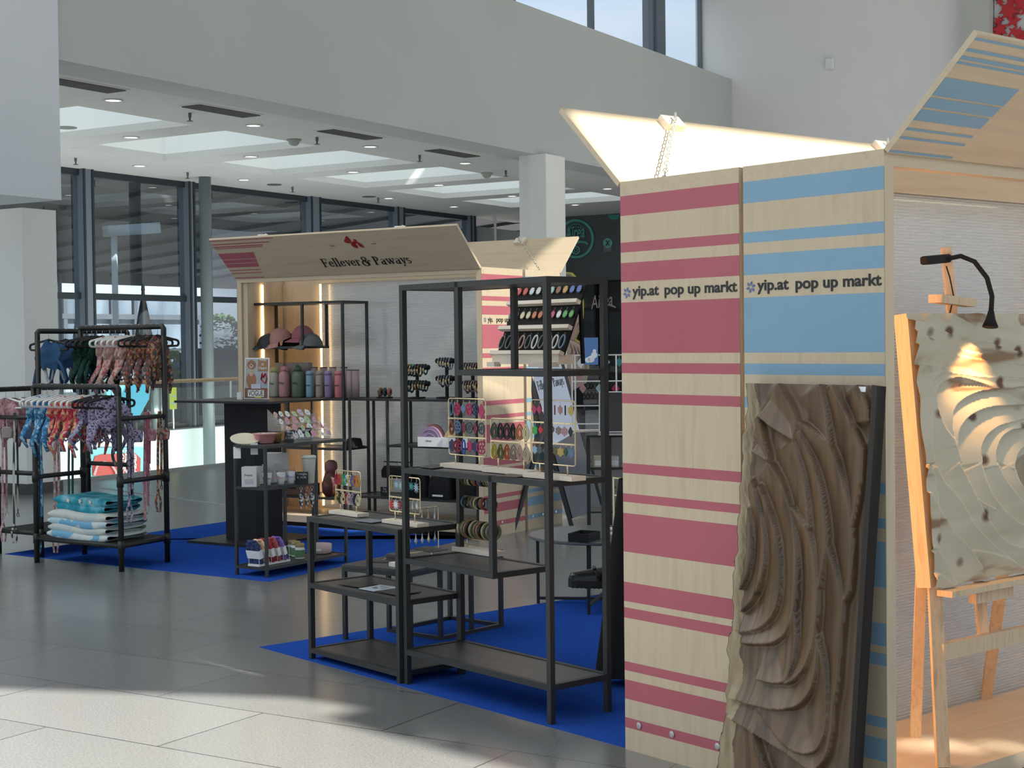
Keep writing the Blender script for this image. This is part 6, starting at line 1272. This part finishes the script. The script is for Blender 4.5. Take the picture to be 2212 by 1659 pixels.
# ================================================================ PEOPLE
def skin_body(name,nodes,edges,m,parent,root,sub=2):
    """one continuous surface grown over a skeleton: nodes={name:(pos,rx[,ry])}"""
    me=bpy.data.meshes.new(name); ks=list(nodes); me.from_pydata([tuple(nodes[k][0]) for k in ks],[(ks.index(a),ks.index(b)) for a,b in edges],[])
    o=bpy.data.objects.new(name,me); sc.collection.objects.link(o); md=o.modifiers.new('skin','SKIN'); md.use_smooth_shade=True
    for i,k in enumerate(ks):
        n=nodes[k]; v=me.skin_vertices[0].data[i]; v.radius=(n[1],n[2] if len(n)>2 else n[1]); v.use_root=(k==root)
    s_=o.modifiers.new('sub','SUBSURF'); s_.levels=sub; s_.render_levels=sub
    bpy.context.view_layer.update(); m2=bpy.data.meshes.new_from_object(o.evaluated_get(bpy.context.evaluated_depsgraph_get())); bpy.data.objects.remove(o)
    m2.materials.clear(); m2.materials.append(m)
    for p in m2.polygons: p.use_smooth=True
    o=bpy.data.objects.new(name,m2); sc.collection.objects.link(o); o.parent=parent; return o
V=Vector
skinm=fm('skin',(.50,.30,.22),.5); hairm=fm('hair_dark',(.03,.018,.012),.7)
def head_parts(par,c,fwd,hair=hairm,r=.095,hair_len=.0,skin=skinm):
    c=V(c); fwd=V(fwd).normalized(); side=fwd.cross(V((0,0,1))).normalized(); upv=V((0,0,1))
    def f(u,v):
        a=2*math.pi*u; t=math.pi*(v-.5); x=math.cos(a)*math.cos(t); y=math.sin(a)*math.cos(t); z=math.sin(t)
        k=1-.22*max(0,-z)**1.5
        p=side*(x*r*.78*k)+fwd*(y*r*(.95-.10*max(0,-z)))+upv*(z*r*1.22)
        if y>.55: p+=fwd*(.016*math.exp(-((x/.12)**2+((z+.12)/.22)**2)))+fwd*(-.008*math.exp(-(((abs(x)-.35)/.14)**2+((z-.08)/.12)**2)))+fwd*(.006*math.exp(-((x/.3)**2+((z+.52)/.10)**2)))
        return c+p
    hd_=MB().grid(f,32,24).build('head',skin,par,True)
    for s in (-1,1):
        MB().lathe([(.001,-.008),(.007,-.004),(.008,0),(.007,.004),(.001,.008)],c+side*s*r*.33+fwd*r*.86+upv*r*.08,10).build('eye',fm('eye_dark',(.02,.015,.012),.3),hd_)
        m=MB(); e0=c+side*s*r*.78; m.tube([e0+upv*.022,e0+upv*.026-fwd*.012+side*s*.006,e0-fwd*.014+side*s*.008,e0-upv*.018-fwd*.004+side*s*.004],.007,8); m.build('ear',skin,hd_,True)
    MB().tube([c+fwd*r*.84-upv*r*.55-side*.02,c+fwd*r*.88-upv*r*.57,c+fwd*r*.84-upv*r*.55+side*.02],.0045,8).build('mouth',fm('lips',(.40,.13,.11),.5),hd_,True)
    def h(u,v):
        a=2*math.pi*u; t=math.pi/2*v; x=math.cos(a)*math.cos(t); y=math.sin(a)*math.cos(t); z=math.sin(t); low=0 if y>.15 else -(.75+hair_len)*(1-v)
        return c+side*(x*r*.86)+fwd*(y*r*1.0-.010)+upv*((z+ (low if y<.15 else .32*(1-v)))*r*1.22+.008)
    MB().grid(h,32,12).build('hair',hair,par,True); return hd_
def hand(par,w,dirv,palm,m=skinm,curl=.5):
    """palm and five separate bent fingers, grown from the wrist w"""
    w=V(w); d=V(dirv).normalized(); p=V(palm).normalized(); s=d.cross(p).normalized()
    nd={'w':(w,.021,.024),'p':(w+d*.045,.017,.036)}; ed=[('w','p')]
    o=skin_body('hand',{'a':(w-d*.02,.022,.022),'b':(w+d*.03,.016,.034),'c':(w+d*.075,.012,.036)},[('a','b'),('b','c')],m,par,'a',1)
    for i,(off,l) in enumerate(((-.027,.066),(-.009,.076),(.009,.070),(.026,.055))):
        b=w+d*.072+s*off; q=b+d*l*.45+p*l*.12*curl; q2_=q+d*l*.30*(1-curl*.5)+p*l*.40*curl; q3=q2_+d*l*.12+p*l*.30*curl
        skin_body('finger',{'a':(b-d*.012,.0085),'b':(q,.008),'c':(q2_,.0072),'d':(q3,.006)},[('a','b'),('b','c'),('c','d')],m,o,'a',1)
    b=w+d*.025-s*.028; skin_body('thumb',{'a':(b,.010),'b':(b+d*.025-s*.022+p*.008,.0095),'c':(b+d*.050-s*.026+p*.018,.008)},[('a','b'),('b','c')],m,o,'a',1)
    return o
# seller seated behind the front kiosk
sp=thing('person','seated person in black top and blue jeans with black loafers by the round table','person',V((1.0,7.6,0))); SP=V((1.0,7.6,0))
L3=lambda x,y,z: V((x,y,z))-SP
jeans=fm('denim_jeans',(.06,.11,.18),.85); blk_t=fm('black_clothing',(.006,.006,.007),.9)
skin_body('body',{'pel':(L3(1.02,7.62,.52),.14,.12),'ab':(L3(1.04,7.64,.70),.12,.10),'ch':(L3(1.05,7.64,.92),.15,.11),'nk':(L3(1.05,7.62,1.09),.06,.055),'hd':(L3(1.04,7.60,1.17),.055),
 'hl':(L3(1.00,7.50,.53),.085),'kl':(L3(.64,7.32,.72),.062),'al':(L3(.475,7.32,.46),.036),'fl':(L3(.42,7.32,.38),.030),
 'hr':(L3(1.0,7.72,.52),.085),'kr':(L3(.66,7.62,.50),.06),'ar':(L3(.66,7.60,.10),.036),'fr':(L3(.58,7.58,.05),.030),
 'sl':(L3(1.0,7.46,1.02),.055),'el':(L3(.93,7.40,.76),.042),'wl':(L3(.74,7.42,.80),.024),'sr':(L3(1.1,7.82,1.02),.055),'er':(L3(1.04,7.88,.76),.042),'wr':(L3(.84,7.80,.70),.024)},
 [('pel','ab'),('ab','ch'),('ch','nk'),('nk','hd'),('pel','hl'),('hl','kl'),('kl','al'),('al','fl'),('pel','hr'),('hr','kr'),('kr','ar'),('ar','fr'),('ch','sl'),('sl','el'),('el','wl'),('ch','sr'),('sr','er'),('er','wr')],blk_t,sp,'pel')
skin_body('jeans_leg',{'a':(L3(.80,7.40,.64),.092),'b':(L3(.64,7.32,.725),.075),'c':(L3(.545,7.32,.575),.060),'d':(L3(.515,7.32,.525),.056)},[('a','b'),('b','c'),('c','d')],jeans,sp,'a')
skin_body('jeans_leg',{'a':(L3(.90,7.70,.53),.095),'b':(L3(.66,7.62,.51),.075),'c':(L3(.66,7.60,.22),.058)},[('a','b'),('b','c')],jeans,sp,'a')
sock=pat('patterned_hosiery',[(.45,(.16,.07,.06)),(.55,(.42,.24,.20))],60,kind='voronoi',rough=.8)
skin_body('sock',{'a':(L3(.525,7.32,.54),.043),'b':(L3(.475,7.32,.45),.040),'c':(L3(.43,7.32,.385),.040),'d':(L3(.39,7.32,.36),.034)},[('a','b'),('b','c'),('c','d')],sock,sp,'a')
lea=fm('black_leather',(.010,.010,.011),.22); 
def shoe(x0,y0,z0,dx,dz,par):
    """chunky loafer: heel at (x0,y0,z0), toe along -x"""
    s=thing('loafer_tmp','','x'); s.name='loafer'; del s['category']; del s['label']; s.parent=par; s.location=L3(x0,y0,z0); s.rotation_euler=(0,math.atan2(dz,-dx),0)
    Ls=.245
    def out(u,k=1.0): # outline half widths along the length
        return (.034+.012*math.sin(math.pi*min(1,u*1.15))**2)*k*(1 if u<.8 else math.sqrt(max(0,1-((u-.8)/.2)**2))*.999+.001)
    n=18; top=[(-Ls*i/n, out(i/n)) for i in range(n+1)]
    m=MB(); loop=[(x,w,0) for x,w in top]+[(x,-w,0) for x,w in reversed(top)]
    m.slab(loop,(0,0,.034)); 
    for i in range(1,12): m.box(-Ls*i/12-.003,-Ls*i/12+.003,-out(i/12)-.002,out(i/12)+.002,-.002,.008)
    m.build('chunky_sole',fm('rubber_sole',(.012,.012,.012),.6),s)
    def f(u,v):
        a=math.pi*v; x=-Ls*u; w=out(u,.95); hgt=.062 if u<.35 else .062-.030*((u-.35)/.65)
        if u>.93: hgt*=math.sqrt(max(.05,1-((u-.93)/.07)**2))
        return (x,math.cos(a)*w,.034+math.sin(a)**.7*hgt if math.sin(a)>0 else .034)
    m=MB().grid(f,22,14); m.build('upper',lea,s,True)
    MB().tube([(-.105,.040,.05),(-.115,.028,.078),(-.12,0,.088),(-.115,-.028,.078),(-.105,-.040,.05)],.008,8,flat=.5).build('strap',lea,s,True)
    m=MB(); [m.tube([(-.118+.0*q,-.024+.012*q,.088),(-.125,-.018+.012*q,.094)],.0065,6) for q in range(5)]; m.build('bow_chain',lea,s,True)
    return s
shoe(.50,7.32,.335,-1,.02,sp); shoe(.70,7.60,.0,-1,0,sp)
head_parts(sp,L3(1.03,7.59,1.27),(-1,-.3,-.1),hair_len=1.2)
hand(sp,L3(.74,7.42,.80),(-1,.1,-.15),(0,0,-1)); hand(sp,L3(.84,7.80,.70),(-1,-.1,-.3),(0,0,-1))
ch_=thing('chair','dark chair with navy armrest behind the front kiosk','chair',V((1.05,7.64,0)))
MB().lathe([(.22,.42),(.225,.43),(.225,.455),(.21,.46)],seg=28).build('seat',blk_t,ch_,True)
for a in range(4): q=V((math.cos(a*math.pi/2+.78),math.sin(a*math.pi/2+.78),0)); MB().tube([q*.15+V((0,0,.42)),q*.23],.014,8).build('leg',blackmetal,ch_)
MB().tube([(.20,-.16,.45),(.25,-.14,.90),(.25,.14,.90),(.20,.16,.45)],.014,8).build('back_frame',blackmetal,ch_)
arm=MB().lathe([(.001,-.03),(.05,-.024),(.062,0),(.05,.024),(.001,.03)],seg=20,sx=1.6); ao=arm.build('armrest',fm('navy_pad',(.012,.02,.06),.5),ch_,True); ao.location=(-.42,-.42,.735)
MB().tube([(-.42,-.42,.71),(-.2,-.3,.62),(0,-.12,.44)],.014,8).build('arm_support',blackmetal,ch_)
# long black coat hanging down at the kiosk edge
co=thing('coat','long black coat hanging down to the blue carpet beside the kiosk','coat',V((.52,6.75,0)))
def cf(u,v):
    a=2*math.pi*u; z=.04+.86*v; wl=.165-.105*v; wr=.10; x=math.cos(a); rx=(wl if x<0 else wr); return (x*rx*(1+.05*math.sin(6*a+1)*(1-v)),math.sin(a)*(.10-.03*v)*(1+.12*math.sin(7*a)*(1-v)),z)
MB().grid(cf,40,18).build('cloth',blk_t,co,True); MB().tube([(.03,0,.88),(.03,0,.99),(.10,.02,1.0),(.10,.02,.02)],.012,8).build('hook_stand',blackmetal,co); MB().lathe([(.09,0),(.09,.015)],c=(.10,.02,0),seg=20).build('stand_foot',blackmetal,co)
# ================================================================ OUTSIDE THE GALLERY WINDOWS
def E(px,py,b): return onpl(px,py,W(b,0),B)
struct(MB().slab([W(12.1,-30),W(60,-30),W(60,45),W(12.1,45)],(0,0,-.0)).slab([W(12.1,-30,.12),W(60,-30,.12),W(60,45,.12),W(12.1,45,.12)],(0,0,-.3)).build('floor_terrace',pat('terrace_paving',[(.3,(.30,.30,.30)),(.7,(.38,.38,.38))],1,rough=.8)),'outdoor terrace paving','terrace')
cn=thing('canopy','large dark terrace canopy outside the windows','canopy',W(18,8,4)); CN=W(18,8,4)
MB().slab([W(12.9,-12,4.75)-CN,W(27,-12,3.62)-CN,W(27,30,3.62)-CN,W(12.9,30,4.75)-CN],(0,0,.06)).build('roof_cloth',fm('canopy_grey',(.16,.155,.17),.8),cn)
for a in range(-10,31,2): MB().bar(W(12.9,a,4.72)-CN,W(27,a,3.58)-CN,.07,.10).build('rafter',fm('canopy_rafter',(.06,.06,.07),.6),cn)
for a in (-8,0,8.6,14,20,26): MB().tube([W(26.9,a,.12)-CN,W(26.9,a,3.6)-CN],.06,10).build('canopy_post',fm('canopy_post',(.30,.34,.38),.5),cn)
MB().slab([W(27,-12,3.30)-CN,W(27,30,3.30)-CN,W(27,30,3.72)-CN,W(27,-12,3.72)-CN],B*.05).build('valance',fm('valance_grey',(.20,.19,.20),.8),cn)
for px_,t_ in ((272,'RESTAURANT'),(160,'BAR')): text('lettering',t_[::1],.38,fm('valance_letter',(.40,.40,.42),.8),cn,E(px_,548,26.95)-CN,(R(90),0,math.atan2(A.y,A.x)),extr=.002)
# white service mast with arm
wmst=thing('lamp_mast','white square mast with a slatted arm outside the windows','mast',E(251,760,14.5)); Wm=E(251,760,14.5)
Wm.z=.12; wmst.location=Wm
MB().box(-.045,.045,-.045,.045,0,(E(228,500,14.5)-Wm).z+.05).build('mast',fm('mast_white',(.62,.68,.74),.5),wmst)
arm_=E(340,492,14.5)-Wm; st0=E(228,500,14.5)-Wm; MB().bar(st0,arm_,.16,.20).build('arm',MC['mast_white'],wmst)
for i_ in range(8): q=st0.lerp(arm_,.3+.085*i_); MB().box(q.x-.015,q.x+.015,q.y-.10,q.y+.10,q.z-.11,q.z+.11).build('arm_rib',frame_dark,wmst)
# cafe building
cf_=thing('cafe_building','low cafe building with grey framed glass doors beyond the terrace','building',W(33,8)); CF=W(33,8)
fac=fm('facade_glass',(.30,.36,.44),.25); facg=fm('facade_frame',(.10,.11,.13),.6)
MB().slab([W(33,-20,.12)-CF,W(33,32,.12)-CF,W(33,32,3.2)-CF,W(33,-20,3.2)-CF],B*.3).build('facade',pat('facade_blue_grey',[(.3,(.10,.13,.17)),(.55,(.18,.22,.27)),(.7,(.27,.31,.37))],.9,rough=.4,stretch=(1,1,.4)),cf_)
MB().slab([W(32.9,-20,3.2)-CF,W(32.9,32,3.2)-CF,W(32.9,32,3.65)-CF,W(32.9,-20,3.65)-CF],B*.5).build('roof_band',fm('roof_band',(.40,.43,.48),.6),cf_)
MB().slab([W(32.9,-20,.12)-CF,W(32.9,32,.12)-CF,W(32.9,32,1.35)-CF,W(32.9,-20,1.35)-CF],B*.02).build('dark_counter',pat('counter_mixed',[(.3,(.03,.06,.06)),(.5,(.10,.16,.15)),(.7,(.25,.30,.32))],1.3,rough=.6),cf_)
for a in [x*1.05-6 for x in range(34)]: MB().slab([W(32.85,a,.12)-CF,W(32.85,a+(.16 if int(a)%3 else .32),.12)-CF,W(32.85,a+(.16 if int(a)%3 else .32),3.2)-CF,W(32.85,a,3.2)-CF],B*.05).build('door_frame',facg,cf_)
MB().slab([W(32.84,-20,2.45)-CF,W(32.84,32,2.45)-CF,W(32.84,32,2.62)-CF,W(32.84,-20,2.62)-CF],B*.05).build('transom',facg,cf_)
# background slope of trees behind
bt_=thing('tree_row','row of leafy green trees beyond the cafe building','trees',W(44,14)); m=MB(); rt_=random.Random(4)
for i_ in range(2600):
    a=rt_.uniform(-14,34); z=rt_.uniform(.5,5.2); b=rt_.uniform(42,46); c=W(b,a,z)-W(44,14); q=rt_.uniform(.12,.3); d1q=V((rt_.uniform(-1,1),rt_.uniform(-1,1),rt_.uniform(-1,1))).normalized()*q; d2q=d1q.cross(V((rt_.uniform(-1,1),rt_.uniform(-1,1),.3))).normalized()*q; m.poly([c-d1q,c+d2q,c+d1q,c-d2q])
m.build('foliage',pat('far_leaves',[(.3,(.03,.07,.02)),(.7,(.12,.20,.06))],2,rough=.8),bt_); bt_['kind']='stuff'
def umbrella(label,px,pyt,pyb,b,c,wd):
    t=E(px,pyt,b); u=thing('closed_umbrella',label,'umbrella',V((t.x,t.y,.12)),0,'closed terrace umbrellas'); hz=t.z-.12; zb_=E(px,pyb,b).z-.12
    MB().lathe([(wd,zb_),(wd*1.05,zb_+.12),(wd*.7,zb_+(hz-zb_)*.5),(wd*.25,hz-.12),(.03,hz)],seg=16).build('folded_cloth',c,u,True); MB().tube([(0,0,0),(0,0,zb_+.05)],.035,8).build('pole',facg,u); MB().lathe([(.3,0),(.3,.06)],seg=16).build('foot',facg,u); MB().lathe([(.04,hz),(.03,hz+.12),(.01,hz+.14)],seg=8).build('finial',c,u)
umbrella('closed dark umbrella in the middle of the terrace',309,628,738,15.5,fm('umbrella_dark',(.022,.028,.034),.8),.16)
umbrella('closed green umbrella seen beside the left pillar',174,640,740,17.5,fm('umbrella_green',(.07,.26,.23),.8),.16)
# terrace guests, chairs, planters
def guest(label,px,py,b,shirt,hairc=hairm,fw=-1):
    c=E(px,py,b); o_=V((c.x,c.y,.12)); k=thing('person',label,'person',o_); f=A*fw
    z0=.45; skin_body('body',{'pel':(V((0,0,z0)),.15,.12),'ch':(V((0,0,z0+.42)),.17,.12),'nk':(V((0,0,z0+.60)),.055),'hd':(V((0,0,z0+.68)),.05),'kl':(f*.42+B*.1+V((0,0,z0)),.07),'al':(f*.42+B*.1+V((0,0,.08)),.045),'kr':(f*.42-B*.1+V((0,0,z0)),.07),'ar':(f*.42-B*.1+V((0,0,.08)),.045),'hl':(B*.1+V((0,0,z0)),.09),'hr':(-B*.1+V((0,0,z0)),.09),
      'sl':(B*.19+V((0,0,z0+.50)),.055),'el':(B*.24+f*.08+V((0,0,z0+.24)),.042),'wl':(B*.14+f*.30+V((0,0,z0+.28)),.028),'sr':(-B*.19+V((0,0,z0+.50)),.055),'er':(-B*.24+f*.08+V((0,0,z0+.24)),.042),'wr':(-B*.14+f*.30+V((0,0,z0+.28)),.028)},
      [('pel','ch'),('ch','nk'),('nk','hd'),('pel','hl'),('hl','kl'),('kl','al'),('pel','hr'),('hr','kr'),('kr','ar'),('ch','sl'),('sl','el'),('el','wl'),('ch','sr'),('sr','er'),('er','wr')],shirt,k,'pel')
    head_parts(k,V((0,0,z0+.78)),f,hairc); hand(k,B*.14+f*.31+V((0,0,z0+.28)),f,V((0,0,-1))); hand(k,-B*.14+f*.31+V((0,0,z0+.28)),f,V((0,0,-1))); return k
def tchair(label,px,py,b,c):
    p=E(px,py,b); k=thing('terrace_chair',label,'chair',V((p.x,p.y,.12)),ZB,'terrace chairs'); MB().box(-.22,.22,-.22,.22,.42,.45).build('seat',c,k); MB().slab([(.20,-.22,.45),(.20,.22,.45),(.26,.20,.86),(.26,-.20,.86)],(.02,0,0)).build('backrest',c,k)
    for x in (-.2,.2):
        for y in (-.2,.2): MB().tube([(x,y,0),(x*.9,y*.9,.43)],.014,6).build('leg',facg,k)
yc=fm('chair_mustard',(.42,.28,.05),.6)
tchair('mustard terrace chair with the guest in a blue shirt',388,760,14.6,yc); guest('guest in a blue shirt with short dark hair seated outside',378,760,14.6,fm('shirt_blue',(.05,.09,.30),.8))
tchair('mustard terrace chair behind the guest in blue',404,765,15.6,yc); guest('guest in a dark jacket seated behind the one in blue',392,750,15.6,fm('jacket_dark',(.04,.04,.05),.8),fm('hair_grey',(.22,.20,.18),.8))
guest('guest in a white shirt seated outside, right of the column',500,760,16.5,fm('shirt_pale',(.45,.55,.58),.8)); tchair('mustard terrace chair right of the column',506,768,16.5,yc)
tt=thing('terrace_table','white high terrace table in front of the guests','table',V((0,0,0))); p_=E(352,753,13.8); tt.location=V((p_.x,p_.y,.12)); MB().box(-.45,.55,-.35,.35,p_.z-.16,p_.z-.12).build('top',paper,tt)
for x in (-.4,.5): MB().box(x-.03,x+.03,-.03,.03,0,p_.z-.16).build('leg',paper,tt)
tl=thing('rope_light','orange looped light decoration standing on the terrace table','lamp',V((p_.x,p_.y,p_.z+.0))); ora=M('rope_glow',(1,.5,.25),.5,emit=(1,.42,.2),es=1.6)
MB().tube([(-.16,0,.16),(-.18,0,.05),(-.14,0,-.02),(-.08,0,.0),(-.05,0,.12),(0,0,.20),(.06,0,.14),(.08,0,.05),(.03,0,.0),(-.02,0,.06)],.014,8).build('glowing_loop',ora,tl,True); MB().lathe([(.06,-.10),(.06,-.08)],seg=12).build('foot',facg,tl)
def shrub(label,px,py,b,r_,c,n=420,box=True,hb=.7):
    p=E(px,py,b); k=thing('planter',label,'planter',V((p.x,p.y,.12)),ZB,'terrace planters'); cz_=p.z-.12; rr=random.Random(int(px))
    MB().box(-r_*.9,r_*.9,-r_*.8,r_*.8,0,max(.1,cz_-r_*.6)).build('pot',fm('pot_anthracite',(.035,.042,.05),.6),k)
    m=MB()
    for i_ in range(n):
        d=V((rr.gauss(0,1),rr.gauss(0,1),rr.gauss(0,1))).normalized(); c_=d*r_*rr.uniform(.82,1.05)+V((0,0,cz_)); t1=d.cross(V((rr.random(),rr.random(),1))).normalized()*.05; t2=(d.cross(t1)+d*.5).normalized()*.035; m.poly([c_-t1,c_+t2,c_+t1,c_-t2])
    m.build('foliage',c,k)
gr1=pat('shrub_green',[(.3,(.03,.09,.03)),(.7,(.14,.26,.08))],6,rough=.7); gr2=pat('lime_hydrangea',[(.3,(.30,.42,.10)),(.7,(.55,.66,.25))],8,rough=.7)
shrub('planter with a dark green shrub outside the window',374,797,12.75,.30,gr1); shrub('small ball of lime green blossom in the planter row',405,808,12.65,.13,gr2,200); shrub('planter with leafy green bush right of the column',478,725,15,.42,gr1,500)
shrub('dark planter box with a low green edge on the terrace',355,806,12.6,.20,gr1,260)
# stuff between balustrade and windows
cy=thing('cyan_banner','tall turquoise and blue folded banner behind the clothes racks','banner',W(11.9,6.6)); CYO=W(11.9,6.6)
MB().slab([E(x,y,11.95)-CYO for x,y in ((252,828),(324,824),(322,862),(300,902),(252,902))],B*.03).build('blue_field',fm('banner_blue',(.05,.36,.52),.5),cy); MB().slab([E(x,y,11.93)-CYO for x,y in ((228,832),(274,828),(256,862),(252,902),(228,902))],B*.02).build('pale_field',fm('banner_cyan',(.25,.62,.72),.5),cy)
for px_,r_,nm in ((336,.07,'left'),(351,.055,'right')):
    p=E(px_,900,11.95); u=thing('steel_tube','upright silver tube near the banner, %s one'%nm,'tube',V((p.x,p.y,.12)),0,'silver tubes'); MB().lathe([(r_,0),(r_,E(px_,838,11.95).z-.12)],seg=18).build('tube',M('tube_silver',(.45,.50,.50),.3,.7),u,True)
p=E(374,900,11.97); ysn=thing('bollard_sign','yellow green notice on a low post by the window','sign',V((p.x,p.y,.12)),math.atan2(A.y,A.x)); z1_=E(374,837,11.97).z-.12; z0_=E(374,884,11.97).z-.12
MB().box(-.08,.08,-.01,.01,z0_,z1_).build('notice',fm('notice_yellow',(.42,.46,.05),.5),ysn); MB().box(-.06,.06,-.012,-.0105,z0_+.08,z0_+.12).box(-.06,.06,-.012,-.0105,z0_+.2,z0_+.23).build('printed_lines',fm('notice_grey',(.3,.4,.3),.5),ysn); MB().tube([(0,0,0),(0,0,z0_)],.02,8).build('post',steel,ysn)
